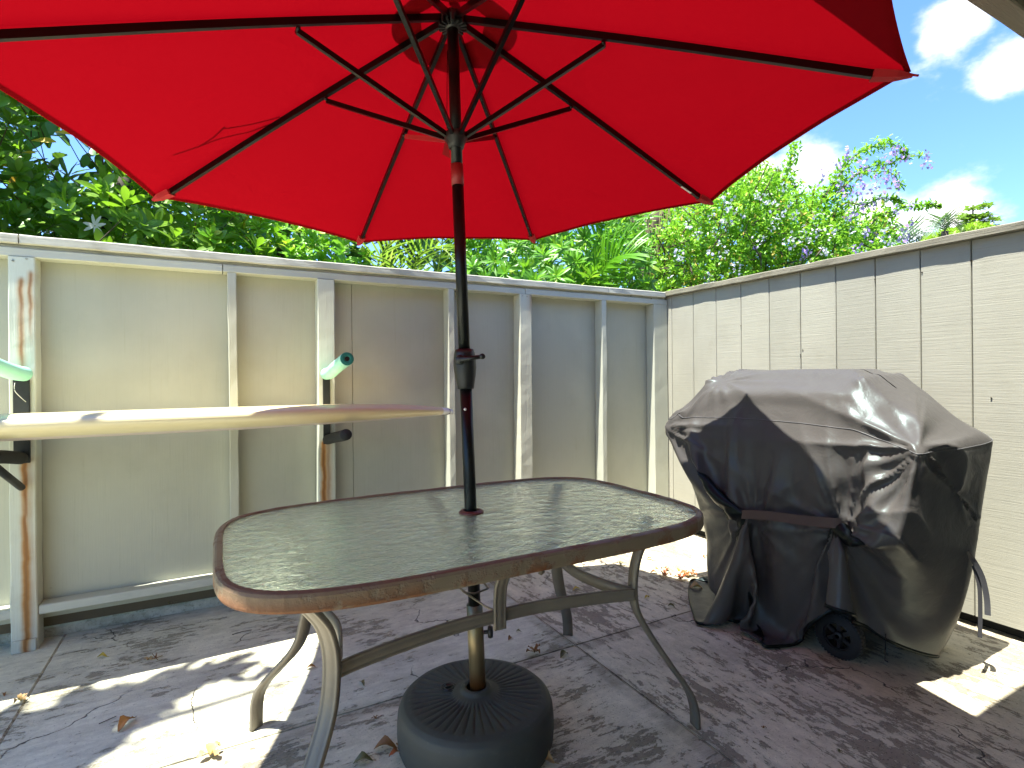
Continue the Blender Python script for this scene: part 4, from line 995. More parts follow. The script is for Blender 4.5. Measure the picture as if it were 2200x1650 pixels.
def cluster_mesh(name, n, r_, mat, drop=0.0):
    Ms = []
    for i in range(n):
        c = rs.normal(0, r_, 3); c[2] -= abs(rs.normal(0, drop)) if drop else 0; axf = rs.normal(0, 1, 3); axf[1] -= .8; axf /= np.linalg.norm(axf)
        a = np.cross(axf, [.2, .5, .9]); a /= np.linalg.norm(a); b_ = np.cross(axf, a)
        for k in range(5): ph = 2 * PI * k / 5; Ms.append(lookm(c, a * math.cos(ph) + b_ * math.sin(ph), axf, rs.uniform(.8, 1.1)))
    o = scatter(name, tvF, tfF, Ms, mat); me = o.data; bpy.data.objects.remove(o); return me
lil = [cluster_mesh('flower_cluster', 13, .032, 'petal_lilac') for _ in range(3)] + [cluster_mesh('flower_cluster', 6, .02, 'petal_lilac') for _ in range(2)]
vio = [cluster_mesh('flower_cluster', 8, .022, 'petal_violet', .04) for _ in range(3)]
lilac_px = [(1505, 430), (1545, 448), (1560, 430), (1530, 465), (1480, 460), (1475, 485), (1478, 470), (1610, 412), (1625, 420), (1640, 425), (1600, 410), (1655, 440), (1690, 405), (1652, 460), (1670, 465), (1685, 458), (1672, 485), (1660, 482), (1700, 520), (1690, 500), (1450, 540), (1465, 548), (1480, 535), (1455, 555), (1580, 575), (1590, 580), (1555, 545), (1525, 542), (1512, 590), (1440, 590), (1520, 600), (1625, 505), (1635, 515), (1560, 480), (1740, 450), (1755, 465), (1765, 455), (1728, 470), (1710, 462), (1730, 500), (1745, 505), (1755, 500), (1715, 520), (1727, 540), (1740, 515), (1770, 540), (1845, 515), (1900, 505), (1910, 525), (1880, 540), (1862, 500), (1830, 495), (1940, 555), (1912, 540), (1790, 500), (1600, 480), (1570, 455), (1700, 440), (1786, 385), (1795, 380), (1885, 398), (1848, 388), (1535, 500), (1500, 505), (1425, 600), (1590, 465), (1545, 520), (1660, 520)]
violet_px = [(1770, 365), (1820, 325), (1828, 318), (1800, 350), (1830, 372), (1845, 378), (1838, 400), (1850, 405), (1860, 395), (1825, 420), (1812, 412), (1870, 405), (1885, 390), (1900, 375), (1905, 385), (1915, 378), (1922, 388), (1930, 395), (1925, 372), (1912, 368), (1880, 375), (1895, 400), (1920, 320), (1930, 312), (1950, 335), (1940, 325), (1915, 325), (1905, 335), (1995, 345), (1985, 350), (1990, 330), (1725, 540), (1728, 535), (1835, 530), (1850, 532), (1855, 545), (1860, 497), (1880, 505), (1950, 480), (1945, 495), (1935, 500), (1625, 530), (1945, 510), (1765, 380), (1800, 395), (1855, 345), (1860, 350), (1740, 540), (1820, 465), (1850, 440), (1870, 440), (1960, 440), (1925, 445)]
for i, (x, y) in enumerate([q for n_, q in enumerate(lilac_px) if n_ % 3 != 1]): _o = inst('flower_cluster', lil[i % 5], Matrix.Translation(P(x, y, 5.35 + rs.uniform(-.05, .2))) @ Matrix.Rotation(i * 1.7, 4, 'Z') @ Matrix.Scale(rs.uniform(.65, 1.1), 4), DU); tag(_o, kind='stuff')
for i, (x, y) in enumerate(violet_px): _o = inst('violet_flower_cluster', vio[i % 3], Matrix.Translation(P(x, y, 5.6 + rs.uniform(-.1, .1))) @ Matrix.Rotation(i * 1.1, 4, 'Z') @ Matrix.Scale(rs.uniform(.75, 1.2), 4), DU); tag(_o, kind='stuff')

# --- dark foliage further back closes the gaps --------------------------------------
tvG, tfG = leaf_template(.16, .08, 'round', .2, .1, 3); Ms = []
for _ in range(21000):
    a = rs.uniform(-1.2, 1.0); x = rs.uniform(-8, 4.6); y = rs.uniform(5.2, 6.8); z = rs.uniform(.5, 4.6)
    top = 4.9 - max(0, x + 1.0) * .42
    if z > top or inhole((x, y, z), .024 if rs.rand() < .8 else 0): continue
    Ms.append(lookm((x, y, z), rs.normal(0, 1, 3), [rs.normal(0, .5), -.4, 1], rs.uniform(.7, 1.5)))
tag(tag(scatter('background_hedge', tvG, tfG, Ms, 'leaf_dark'), 'dense dark green hedge seen through the gaps behind the nearer shrubs', 'hedge'), kind='stuff')

# --- far things over the board fence -----------------------------------------------
FT = empty('tiered_tree', tuple(onz(2100, 830, -.09)), 'distant slender tree with flat tiers of leaves over the right end of the board fence', 'tree')
Zf = 26.0; FT.location = P(2092, 830, Zf); FT.location.z = -.09
tr = MB(); tr.tube([P(2096, 900, Zf), P(2092, 600, Zf), P(2090, 440, Zf)], .10, 8, scale=[1.5, .8, .3]); tr.build('trunk', 'bark', FT)
Ms = []; tvH, tfH = leaf_template(.30, .16, 'round', .2, .1, 2); tl = []
for (x, y, w_) in ((2092, 447, 22), (2118, 440, 12), (2080, 462, 18), (2104, 466, 16), (2072, 468, 10), (2118, 461, 12), (2088, 478, 24), (2138, 470, 12), (2110, 477, 22), (2078, 483, 14), (2095, 487, 30), (2130, 486, 18)):
    tl.append([P(2092, y + 5, Zf), P((2092 + x) / 2, y + 2, Zf), P(x + w_ * .6 * (1 if x > 2092 else -1), y, Zf)])
    for _ in range(95): Ms.append(lookm(npv(P(x + rs.normal(0, w_ * .5), y + rs.normal(0, 1.5), Zf + rs.normal(0, .5))), rs.normal(0, 1, 3) * [1, 1, .2], [0, -.2, 1], rs.uniform(.5, 1.0)))
tag(scatter('crown', tvH, tfH, Ms, 'tree_far', FT), kind='stuff'); branches('branches', tl, 'bark', FT, .035)
YC = empty('yellow_green_tree', (0, 0, 0), 'rounded yellow green treetop just showing over the right end of the board fence', 'tree'); YC.location = P(2080, 830, 22); YC.location.z = -.09
Ms = []
for _ in range(3800):
    x = rs.uniform(1985, 2150); top = 497 - 14 * math.exp(-((x - 2105) / 40) ** 2) - 5 * mnoise.noise(Vector((x * .05, 0, 0))) + (0 if x > 2030 else (2030 - x) * .32)
    y = top + abs(rs.normal(0, 10)); Ms.append(lookm(npv(P(x, y, 22 + rs.normal(0, .6))), rs.normal(0, 1, 3), [0, -.3, 1], rs.uniform(.35, .8)))
tag(scatter('crown', tvH, tfH, Ms, 'canopy_far', YC), kind='stuff')
tr = MB(); tr.tube([P(2080, 900, 22), P(2082, 520, 22)], .12, 8); tr.build('trunk', 'bark', YC)
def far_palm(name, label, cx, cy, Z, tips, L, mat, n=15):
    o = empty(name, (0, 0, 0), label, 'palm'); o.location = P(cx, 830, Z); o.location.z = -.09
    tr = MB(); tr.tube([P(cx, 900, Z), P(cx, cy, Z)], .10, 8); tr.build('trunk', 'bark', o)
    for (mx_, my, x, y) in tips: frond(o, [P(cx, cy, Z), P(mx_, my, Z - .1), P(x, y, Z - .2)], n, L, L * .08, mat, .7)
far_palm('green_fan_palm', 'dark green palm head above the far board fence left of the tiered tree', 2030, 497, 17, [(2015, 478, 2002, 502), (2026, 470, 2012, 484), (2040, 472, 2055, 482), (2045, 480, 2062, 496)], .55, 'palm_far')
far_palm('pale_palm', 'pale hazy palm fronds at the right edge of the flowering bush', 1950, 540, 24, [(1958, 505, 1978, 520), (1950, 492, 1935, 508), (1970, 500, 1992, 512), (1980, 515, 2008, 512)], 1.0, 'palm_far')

# overhanging tree to the left, outside the view: its branches dapple the sunlit floor
ST = empty('shade_tree', (-4.6, 1.6, -.09), 'leafy tree left of the patio whose overhanging branch dapples the sunlit floor', 'tree')
tr = MB(); tr.tube(bez([(-4.6, 1.6, -.09), (-4.5, 1.6, 1.5), (-4.3, 1.6, 3.2), (-3.6, 1.7, 4.4), (-2.4, 1.8, 4.9), (-1.4, 1.9, 5.0)], 6), .09, 10, scale=[1.2 - 1.1 * i / 31 for i in range(31)]); tr.build('trunk', 'bark', ST)
Ms = []; sl_ = to_sun / to_sun.z
band = [(onz(-300, 1660), .20), (onz(-100, 1600), .16), (onz(60, 1580), .17), (onz(180, 1530), .17), (onz(300, 1500), .16), (onz(420, 1450), .10), (onz(500, 1440), .07), (onz(160, 1600), .10), (onz(90, 1640), .14), (onz(1990, 1545), .05)]
for c, r_ in band[:-1]:
    for _ in range(int(1900 * r_ * r_ + 10)):
        h_ = rs.uniform(4.2, 5.2); g_ = Vector((c.x + rs.normal(0, r_ * .62), c.y + rs.normal(0, r_ * .42), 0)) + sl_ * h_; Ms.append(lookm(npv(g_), rs.normal(0, 1, 3) * [1, 1, .3], [rs.normal(0, .4), rs.normal(0, .4), 1], rs.uniform(.5, .9)))
tag(scatter('crown', tvG, tfG, Ms, 'leaf_shrub', ST), kind='stuff')
# ================================================================= FALLEN LEAVES
LT = {}
def dry_mesh(kind, i):
    r2 = random.Random(i * 13 + 5); m_ = MB()
    if kind == 'single':
        L_, w_ = .062, .03
        vs = []; fs = []; seg = 7; twist = r2.uniform(-.5, .5); cu = r2.uniform(.5, 1.3)
        for a in range(seg + 1):
            t = a / seg; w = w_ * .5 * math.sin(PI * (t * .92 + .04)) ** .8 * r2.uniform(.85, 1.1); zc = .012 * math.sin(PI * t) * cu + .004; e = .014 * r2.uniform(.6, 1.3) * math.sin(PI * t)
            vs += [(-w, L_ * (t - .5), zc + e * (1 + twist)), (-w * .5, L_ * (t - .5), zc + e * .35), (0, L_ * (t - .5), zc), (w * .5, L_ * (t - .5), zc + e * .35), (w, L_ * (t - .5), zc + e * (1 - twist))]
        for a in range(seg):
            for q in range(4): fs.append((a * 5 + q, a * 5 + q + 1, a * 5 + q + 6, a * 5 + q + 5))
        m_.add(vs, fs, True); m_.tube([(0, -L_ * .5, .006), (.003, -L_ * .68, .002)], .0009, 5)
    elif kind == 'crumpled':
        for s_ in range(4):
            a0 = s_ * 1.6 + r2.uniform(-.3, .3); L_ = .036 * r2.uniform(.8, 1.2); vs = []; fs = []
            for a in range(6):
                t = a / 5; w = .011 * math.sin(PI * (t * .9 + .06)) * r2.uniform(.8, 1.2); zc = .006 + .020 * math.sin(t * 2.4) * r2.uniform(.7, 1.2)
                for q, s2 in enumerate((-1, 0, 1)):
                    x = s2 * w; y = L_ * t; vs.append((x * math.cos(a0) - y * math.sin(a0), x * math.sin(a0) + y * math.cos(a0), zc + abs(s2) * .007 * r2.uniform(-.4, 1.2)))
            for a in range(5):
                for q in range(2): fs.append((a * 3 + q, a * 3 + q + 1, a * 3 + q + 4, a * 3 + q + 3))
            m_.add(vs, fs, True)
    elif kind == 'stems':
        for s_ in range(9):
            a0 = r2.uniform(0, 6.28); l = r2.uniform(.015, .04); m_.tube([(0, 0, .004), (l * math.cos(a0), l * math.sin(a0), r2.uniform(.004, .022))], .0011, 5)
    return m_
def fallen(px, py, kind, mat, s_, rot, label, z=0.0, name='fallen_leaf'):
    key = (kind, mat, int(rot * 3) % 4)
    q = onz(px, py, z)
    if key not in LT:
        o = dry_mesh(kind, hash(str(key[2])) % 7 if False else key[2]).build(name, mat); LT[key] = o.data
    else:
        o = bpy.data.objects.new(name, LT[key]); COL.objects.link(o)
    o.matrix_basis = Matrix.Translation((q.x, q.y, z)) @ Matrix.Rotation(rot, 4, 'Z') @ Matrix.Scale(s_, 4)
    tag(o, label, 'leaf', 'dry leaves fallen on the patio')
FLV = [
 (272, 1560, 'single', 'dry_brown', 1.15, 2.6, 'curled brown leaf in the shaded floor left of the near table leg'),
 (453, 1626, 'crumpled', 'dry_tan', 1.0, .4, 'pale tan leaf in the white sunlit patch at the bottom edge'),
 (219, 1413, 'single', 'dry_yellow', .62, 1.2, 'small amber leaf near the foot of the rust stained post'),
 (335, 1416, 'stems', 'dry_brown', 1.1, .4, 'spiky brown seed stalk on the pale floor below the fence'),
 (318, 1420, 'crumpled', 'dry_tan', .5, 2.0, 'torn tan scrap beside the spiky seed stalk'),
 (46, 1508, 'crumpled', 'dry_tan', .75, .9, 'pale yellow leaf cluster at the far left in the sun'),
 (9, 1493, 'single', 'dry_brown', .4, .3, 'tiny brown leaf at the very left edge'),
 (828, 1612, 'single', 'dry_brown', 1.15, 1.1, 'rolled reddish brown leaf left of the umbrella base'),
 (868, 1630, 'crumpled', 'dry_red', 1.2, 1.8, 'crumpled dark red leaf tucked against the umbrella base'),
 (780, 1640, 'single', 'dry_olive', .9, 1.3, 'dull green leaf cut by the bottom edge'),
 (1165, 1638, 'single', 'dry_tan', 1.2, .8, 'brown leaf right of the umbrella base at the bottom edge'),
 (1148, 1405, 'crumpled', 'dry_brown', .95, .2, 'crumpled orange brown leaf behind the umbrella base'),
 (1212, 1410, 'single', 'dry_olive', .75, 1.9, 'olive green leaf beside the orange brown one'),
 (1096, 1373, 'single', 'dry_brown', .5, 2.2, 'small dark brown leaf below the support strap'),
 (1114, 1358, 'single', 'dry_olive', .4, 1.0, 'tiny green leaf below the support strap'),
 (778, 1470, 'single', 'dry_olive', .55, .2, 'small dark green leaf under the near stretcher'),
 (806, 1545, 'crumpled', 'dry_brown', .3, .2, 'tiny brown seed on the floor left of the umbrella base'),
 (712, 1329, 'single', 'dry_brown', .8, 1.5, 'brown leaf behind the near left table leg'),
 (668, 1437, 'single', 'dry_brown', .6, 1.4, 'red brown leaf peeping out behind the near left table leg'),
 (1238, 1268, 'single', 'dry_yellow', .65, 1.5, 'bright yellow leaf between the far table legs'),
 (1390, 1285, 'single', 'dry_yellow', .5, 1.6, 'small yellow leaf right of the near right table leg'),
 (1442, 1305, 'single', 'dry_olive', .6, .5, 'dark curled leaf in front of the leaf pile'),
 (1333, 1215, 'crumpled', 'dry_olive', .8, 1.0, 'olive brown leaf at the edge of the sunlit corner'),
 (1405, 1232, 'single', 'dry_brown', .7, 1.2, 'brown leaf at the left end of the leaf pile'),
 (1428, 1240, 'crumpled', 'dry_red', 1.0, .6, 'long red brown leaf in the leaf pile'),
 (1432, 1225, 'crumpled', 'dry_red', .6, 2.6, 'upright red leaf at the sunny side of the pile'),
 (1462, 1247, 'crumpled', 'dry_red', 1.1, 1.2, 'broad orange red leaf in the front of the leaf pile'),
 (1472, 1238, 'crumpled', 'dry_brown', .9, 2.8, 'brown leaf lying on the pile beside the cover'),
 (1486, 1238, 'crumpled', 'dry_red', 1.0, .1, 'dark red leaf nearest the cover in the pile'),
 (1496, 1268, 'single', 'dry_tan', 1.3, 1.0, 'large pale brown leaf by the lower left corner of the cover'),
 (1395, 1202, 'single', 'dry_brown', .6, 1.4, 'brown leaf in the white sunlit patch'),
 (1405, 1206, 'stems', 'dry_brown', .7, .6, 'twiggy seed stalk in the white sunlit patch'),
 (1512, 1197, 'crumpled', 'dry_red', .5, .8, 'red leaf in the sun touching the cover'),
 (1410, 1222, 'single', 'dry_yellow', .45, .2, 'yellow green leaf in the sun above the pile'),
 (1458, 1226, 'single', 'dry_yellow', .5, 2.1, 'yellow leaf behind the pile'),
 (1640, 1565, 'crumpled', 'dry_brown', .22, 2.1, 'tiny dark seed on the floor right of the table'),
 (1803, 1616, 'crumpled', 'dry_olive', .25, .5, 'tiny black seed on the right of the floor'),
 (1622, 1160, 'single', 'dry_olive', .3, 0, ''),
]
for t_ in FLV:
    if t_[-1]: fallen(*t_)
for px, py, mt, lb in ((440, 1280, 'dry_yellow', 'yellow green leaf litter on the curb just left of the table'), (345, 1296, 'dry_tan', 'tan leaf litter on the curb under the fence'), (371, 1299, 'dry_olive', 'green leaf scrap on the curb under the fence'), (425, 1286, 'dry_tan', 'dry tan leaf on the curb beside the yellow green litter')):
    fallen(px, py, 'crumpled', mt, .7, px * .1, lb, .046)
tw = MB()
q = onz(515, 1362); tw.tube([(q.x - .03, q.y, .004), (q.x + .01, q.y + .006, .006), (q.x + .05, q.y + .008, .004)], .0015, 5); tag(tw.build('twig', 'bark', None), 'thin dark twig on the floor left of the table legs', 'twig')
q = onz(228, 1553); tw = MB(); tw.tube([(q.x - .02, q.y, .003), (q.x + .025, q.y + .02, .004)], .0013, 5); tag(tw.build('twig', 'bark', None), 'short twig on the sunlit floor beside the curled brown leaf', 'twig')

# ================================================================= GRILL UNDER ITS COVER
GR = empty('covered_grill', (2.4, 1.55, 0), 'gas grill on wheels under a wrinkled black weather cover beside the board fence', 'grill')
COVER_DATA = [767,1,0,0,0,0,-1,-1,-2,-1,-3,-2,-3,-2,-3,-2,-2,-2,-1,-1,-2,-1,7,9,1,2,1,1,2,2,2,3,2,3,2,2,2,2,1,1,0,0,0,0,-1,-1,-2,-1,-2,-3,-2,-3,-2,-3,-3,-3,-2,-2,
-2,-2,-1,-1,-1,-1,0,-1,-8,-8,1,0,1,1,1,1,2,2,2,2,3,3,3,3,2,3,2,2,1,2,-66,0,0,0,0,-1,-1,-1,0,-2,-1,-1,-1,-1,1,3,9,10,8,9,11,11,12,11,11,9,9,9,9,9,3,2,
1,-1,0,-1,-1,-1,0,-1,0,0,-1,0,0,0,0,0,0,1,0,1,0,1,0,1,-1,-1,-1,-2,-9,-9,-9,-8,-10,-9,-10,-10,-11,-9,-9,-9,-9,-9,-3,-1,-1,0,-1,1,0,1,1,0,1,0,1,0,-64,0,
0,-1,0,-1,0,-1,-1,-1,0,-1,0,1,2,4,7,8,9,10,10,10,7,7,10,10,9,9,8,7,5,2,2,0,0,0,0,0,-1,-1,0,-1,1,-1,0,0,1,-1,1,1,0,1,0,0,0,-1,-2,-1,-2,-4,-7,-8,-8,-9,
-9,-9,-7,-7,-9,-8,-9,-9,-9,-6,-4,-3,0,-2,-1,0,1,0,1,0,0,1,0,0,-62,0,0,0,-1,1,-1,1,-1,1,0,1,1,1,5,-1,3,9,10,9,8,8,6,7,7,8,9,9,9,7,2,5,3,2,0,1,0,-1,0,1,
-1,0,0,0,0,0,-1,1,0,0,0,0,0,0,-1,-4,-1,-2,-4,-2,-6,-8,-8,-9,-7,-7,-7,-6,-8,-8,-9,-7,-8,-7,-2,-4,-3,3,3,-3,-1,0,-1,0,0,0,0,-1,-51,0,0,0,0,0,1,-1,1,0,0,
1,1,-1,-6,-3,11,9,8,7,8,7,7,6,6,7,8,8,7,7,3,-1,6,2,1,0,0,1,0,0,1,0,-1,0,1,0,1,0,0,-1,1,-1,0,0,-5,0,0,-4,-2,-2,-6,-7,-8,-6,-8,-7,-6,-7,-6,-8,-7,-8,-8,
-5,-2,-3,-5,0,5,4,1,-1,1,0,-1,-1,0,0,-51,-1,0,1,0,-1,0,1,0,-1,1,-1,-1,-2,-3,11,4,8,7,8,6,6,6,6,7,6,7,7,8,5,4,1,-8,3,-1,1,1,0,0,0,0,0,0,1,-1,0,1,0,0,1,
0,1,0,-4,4,7,-4,-3,-3,0,-4,-8,-7,-7,-6,-8,-5,-6,-7,-7,-7,-8,-7,-4,1,1,0,-9,0,1,0,1,-1,1,0,1,-1,0,-53,1,-1,0,0,1,0,-1,-1,0,0,0,1,3,14,1,-1,4,6,6,6,7,6,
5,6,7,6,6,7,3,-1,6,-1,-6,3,1,1,1,1,0,0,0,1,-1,0,1,-1,0,0,0,-1,-1,-2,2,5,-4,-2,1,1,0,-5,-6,-6,-7,-7,-6,-7,-6,-7,-6,-7,-7,-5,-2,2,2,1,-2,-10,-3,-2,-1,1,
0,1,-1,1,0,-55,-1,1,-1,0,0,0,1,0,0,0,2,9,8,4,-4,3,2,6,5,6,6,6,6,7,6,6,6,5,1,-3,-2,13,-1,0,1,1,0,1,0,0,1,-1,0,1,-1,0,0,0,-1,1,-1,-1,0,-1,-9,1,1,2,4,-2,
-7,-7,-6,-7,-6,-6,-7,-6,-8,-6,-6,-6,-3,3,1,2,2,-7,-7,-6,0,-1,0,0,0,-1,0,-36,0,0,1,2,1,3,4,-6,3,2,3,-10,3,-4,-4,3,4,4,6,7,6,6,6,6,6,7,6,5,2,-5,-2,-2,7,
8,-1,-1,0,-2,1,0,0,0,1,0,1,0,1,0,1,0,0,1,-8,-4,0,1,2,3,2,-2,-6,-6,-7,-6,-8,-6,-5,-8,-6,-8,-6,-6,-5,3,4,2,2,2,5,2,-3,-2,1,0,-3,-1,-2,-14,-1,0,0,-1,-1,
-1,-2,2,-2,1,-6,-3,-2,-5,-11,6,7,5,7,6,7,6,6,7,7,5,7,5,3,-3,-4,-4,3,-18,1,-2,-1,1,0,0,0,0,0,0,0,0,0,0,1,0,3,-1,19,-4,3,2,2,3,4,-4,-6,-6,-7,-7,-7,-6,
-7,-6,-8,-6,-8,-8,-5,4,4,3,3,4,-4,13,0,0,-1,4,1,1,1,-22,-3,0,3,0,-5,4,-2,2,1,-1,-9,6,-3,-9,17,-24,8,7,7,7,7,6,7,6,7,8,6,7,6,-8,-5,-3,-1,-3,-11,1,0,0,
-1,0,0,1,0,0,-1,1,0,0,0,1,-2,7,9,0,2,3,4,6,4,-6,-8,-8,-7,-7,-6,-6,-6,-8,-6,-8,-8,-10,-6,7,5,4,4,3,2,2,4,-1,-1,-1,1,0,1,-24,-3,1,3,1,-8,6,-1,1,1,-4,-3,
6,-2,37,-42,-4,-8,11,7,9,7,7,5,8,8,7,9,10,1,-9,-4,-5,-6,9,-10,-6,0,-1,1,0,0,0,-1,0,1,-1,0,1,0,-1,3,11,-8,6,4,4,5,3,8,-8,-8,-8,-7,-7,-6,-7,-6,-5,-7,-7,
-7,-7,0,11,-8,10,0,1,4,-5,3,1,-1,-1,1,1,0,-29,0,0,0,-1,-3,4,0,3,-1,2,-5,4,-1,-33,31,-15,28,6,4,1,1,0,2,0,1,2,3,6,0,10,-2,-3,-3,-3,7,2,-1,0,-1,1,0,0,0,
0,-1,1,-1,-1,-1,0,0,-6,0,2,1,1,-2,-2,-8,4,-2,0,-1,-1,0,0,0,-1,0,1,1,0,1,-3,1,-11,-13,9,-1,-2,-4,1,1,-3,-1,-1,-2,-24,3,-1,-4,0,-1,2,3,2,2,3,-15,4,24,2,
0,0,-6,0,1,1,0,1,0,1,0,1,0,-1,2,0,1,2,5,-4,5,2,0,0,0,-1,0,0,1,0,0,0,0,0,0,0,-1,-4,3,0,-5,0,0,-2,-2,1,1,-2,0,1,-2,0,0,0,0,0,0,0,2,-4,3,-13,-9,17,-1,-4,
-5,-1,-1,-2,-1,-3,-1,-13,3,0,-2,0,-9,11,0,0,0,-10,-5,6,20,2,-2,18,-14,-5,-2,-1,0,0,0,0,-1,-1,-2,-4,-4,11,4,4,5,-5,-4,0,0,1,1,1,0,-1,-2,0,1,0,1,1,1,1,
0,-2,5,1,-9,0,-2,1,-2,2,1,1,-1,-1,1,0,-1,0,0,-1,0,0,1,-2,1,-13,-3,18,-1,-2,-7,-2,-1,0,-1,-3,-1,-1,1,0,0,-3,-10,12,1,0,0,-29,7,16,11,4,-11,7,1,-4,-2,
-2,0,-1,-1,-1,0,-2,-1,-4,1,1,1,15,3,-5,-5,0,1,2,1,0,0,-1,-1,-2,0,0,1,0,0,0,0,2,7,0,-9,0,-4,1,-5,5,1,1,1,0,-1,-1,1,-1,0,0,0,0,0,0,-4,-12,8,10,0,0,-7,
-3,3,0,1,-5,-5,-1,3,0,0,-12,3,2,6,0,-4,-26,14,21,1,-4,-7,7,2,-3,-3,-1,-1,-1,0,-1,-1,0,-2,0,1,-3,5,13,0,-4,-4,-2,2,1,1,2,0,-2,-1,-2,-1,2,0,0,-1,-1,0,5,
4,1,-9,-12,3,6,0,1,1,0,0,0,1,0,-1,0,0,0,-1,1,-1,-1,-8,-5,15,7,10,-14,-1,-6,6,0,0,-8,-4,-3,11,2,0,-21,7,1,12,-1,-28,-5,21,18,-7,-10,0,8,-1,-2,-3,-1,-2,
0,-1,0,-1,-1,0,0,1,-4,8,9,1,-4,-5,0,1,1,2,0,0,0,-3,-1,0,0,1,0,0,-2,1,5,4,0,-7,-12,1,5,2,0,1,0,0,1,-1,0,0,0,-1,0,0,0,0,-2,-10,2,13,4,9,-9,-3,-5,5,2,0,
-7,-3,-2,10,2,-6,-11,5,0,9,-7,-25,1,39,2,-14,-11,9,6,-2,-4,-2,-2,0,-2,0,-1,0,0,0,0,-1,-2,11,5,-1,-2,-4,-2,2,2,1,2,0,-2,-3,-2,0,1,1,0,-1,0,0,4,3,1,-3,
-13,-2,4,4,-1,2,0,0,-1,0,0,1,0,0,-1,0,0,-2,-2,-9,5,12,3,8,-5,-6,-3,2,4,1,-7,-1,-1,8,1,-8,-6,6,2,2,-15,-11,4,37,-7,-15,-6,13,4,-4,-3,-3,-2,-1,0,-1,1,
-1,0,0,0,-2,1,10,3,0,-2,-3,-2,0,2,2,1,0,-1,-2,-2,-1,1,1,0,-1,-1,1,5,2,0,-2,-11,-4,2,5,1,0,0,1,0,0,0,-1,0,-1,1,0,-1,-1,-5,-6,8,9,3,5,2,-9,-2,0,6,-2,-5,
0,1,5,1,-8,-2,3,5,-5,-19,-4,43,0,-14,-14,1,15,2,-5,-5,-2,-1,-2,0,-1,-1,1,-1,0,1,-2,3,9,2,-1,-2,-3,-1,1,1,2,2,1,-3,-3,-2,0,1,1,1,-2,-1,2,3,2,0,0,-7,-8,
-1,6,2,0,0,0,0,0,0,-1,0,1,0,-1,1,-4,-6,-2,9,8,2,3,4,-7,-2,-2,4,-2,-3,1,1,3,1,-7,-1,4,4,-8,-22,2,45,-4,-16,-13,11,12,-3,-6,-2,-3,-2,-1,-1,0,0,-1,0,0,0,
-2,5,9,0,-1,-2,-1,-1,0,1,2,2,0,-1,-4,-3,1,1,2,-1,0,-1,1,4,1,0,-1,-6,-6,-2,5,1,0,1,-1,0,0,0,1,0,-1,0,0,0,-4,-8,3,7,7,2,3,3,-3,-3,-2,3,-3,-1,1,2,2,-1,
-4,1,1,2,-15,-12,22,22,-6,-18,-5,15,7,-6,-4,-3,-2,-2,-1,-1,-1,0,0,0,0,0,-3,8,6,1,-2,-1,-2,-1,1,1,3,2,0,-2,-4,-2,-1,3,0,0,-1,0,1,3,1,1,0,-5,-8,-4,6,1,
1,0,0,1,0,-1,0,0,0,0,0,0,-4,-11,9,5,6,1,3,4,-3,-3,-3,2,-1,0,1,2,2,-1,-4,1,2,-19,-6,13,17,12,-11,-17,7,14,0,-6,-3,-3,-2,-3,-1,-1,0,0,-1,0,0,0,-2,9,6,
-1,-2,0,-1,0,0,1,1,2,1,-2,-4,-3,0,2,2,0,-2,-1,3,2,1,0,0,-3,-7,-5,4,2,1,0,0,0,-1,1,0,-1,1,0,1,-1,-3,-13,13,3,4,2,2,4,0,-3,-3,1,-2,0,2,3,0,-1,-2,2,-1,
13,-10,-4,12,6,-21,-4,13,6,-3,-4,-3,-2,-3,-1,-1,-1,-1,-1,1,-1,0,0,-2,11,4,-1,-2,-2,1,-1,1,0,3,2,1,-2,-5,-3,0,2,1,0,-1,0,1,2,2,0,1,-2,-8,-5,1,4,0,0,1,
-1,1,0,-1,1,0,0,0,2,-1,-18,19,-2,2,1,4,4,2,-4,-4,1,-1,0,1,4,0,-1,-3,3,3,10,-24,14,7,-2,-21,9,8,1,-3,-3,-2,-2,-1,-2,-1,-1,0,-1,0,0,0,0,-2,11,3,-2,-2,0,
1,1,-1,1,1,4,0,-3,-4,-3,1,1,2,-1,0,-1,2,2,0,1,0,-2,-6,-7,3,2,1,0,-1,1,0,0,0,0,0,1,2,3,6,-13,-6,8,1,1,4,5,3,-4,-3,-1,-1,1,1,4,0,-1,-1,8,20,-41,-2,24,
-2,-18,-1,10,4,0,-3,-3,-2,0,-1,0,-1,-1,-1,1,-1,0,0,0,-1,10,2,-1,-2,0,1,0,1,0,2,2,0,-1,-5,-2,-1,2,2,0,-2,1,0,2,1,1,1,-2,-6,-6,-1,3,1,0,1,-1,0,0,1,0,0,
1,3,5,8,-2,-28,12,2,-1,4,8,4,-3,-5,-1,0,0,2,4,0,2,-1,18,9,-61,17,24,7,-43,18,4,1,0,-1,-2,-6,4,1,0,-2,0,0,-1,-1,1,0,0,0,10,0,-1,-2,0,2,2,-1,1,2,2,0,-3,
-4,-3,0,2,1,0,0,-1,2,1,0,1,1,0,-6,-7,-1,3,1,-1,1,1,0,0,0,0,1,2,3,4,6,12,-40,5,4,0,6,8,6,-4,-5,-1,0,1,2,5,-2,3,10,22,-75,15,26,10,-39,27,-4,0,0,-1,0,
-3,-6,4,2,-1,1,-1,0,-1,0,0,0,0,3,6,1,-2,-2,1,3,1,0,0,1,3,0,-3,-4,-2,-1,2,1,0,-1,1,1,0,1,2,0,0,-5,-7,-2,2,0,1,0,0,0,0,1,1,2,3,7,9,4,8,1,-32,-8,-4,10,
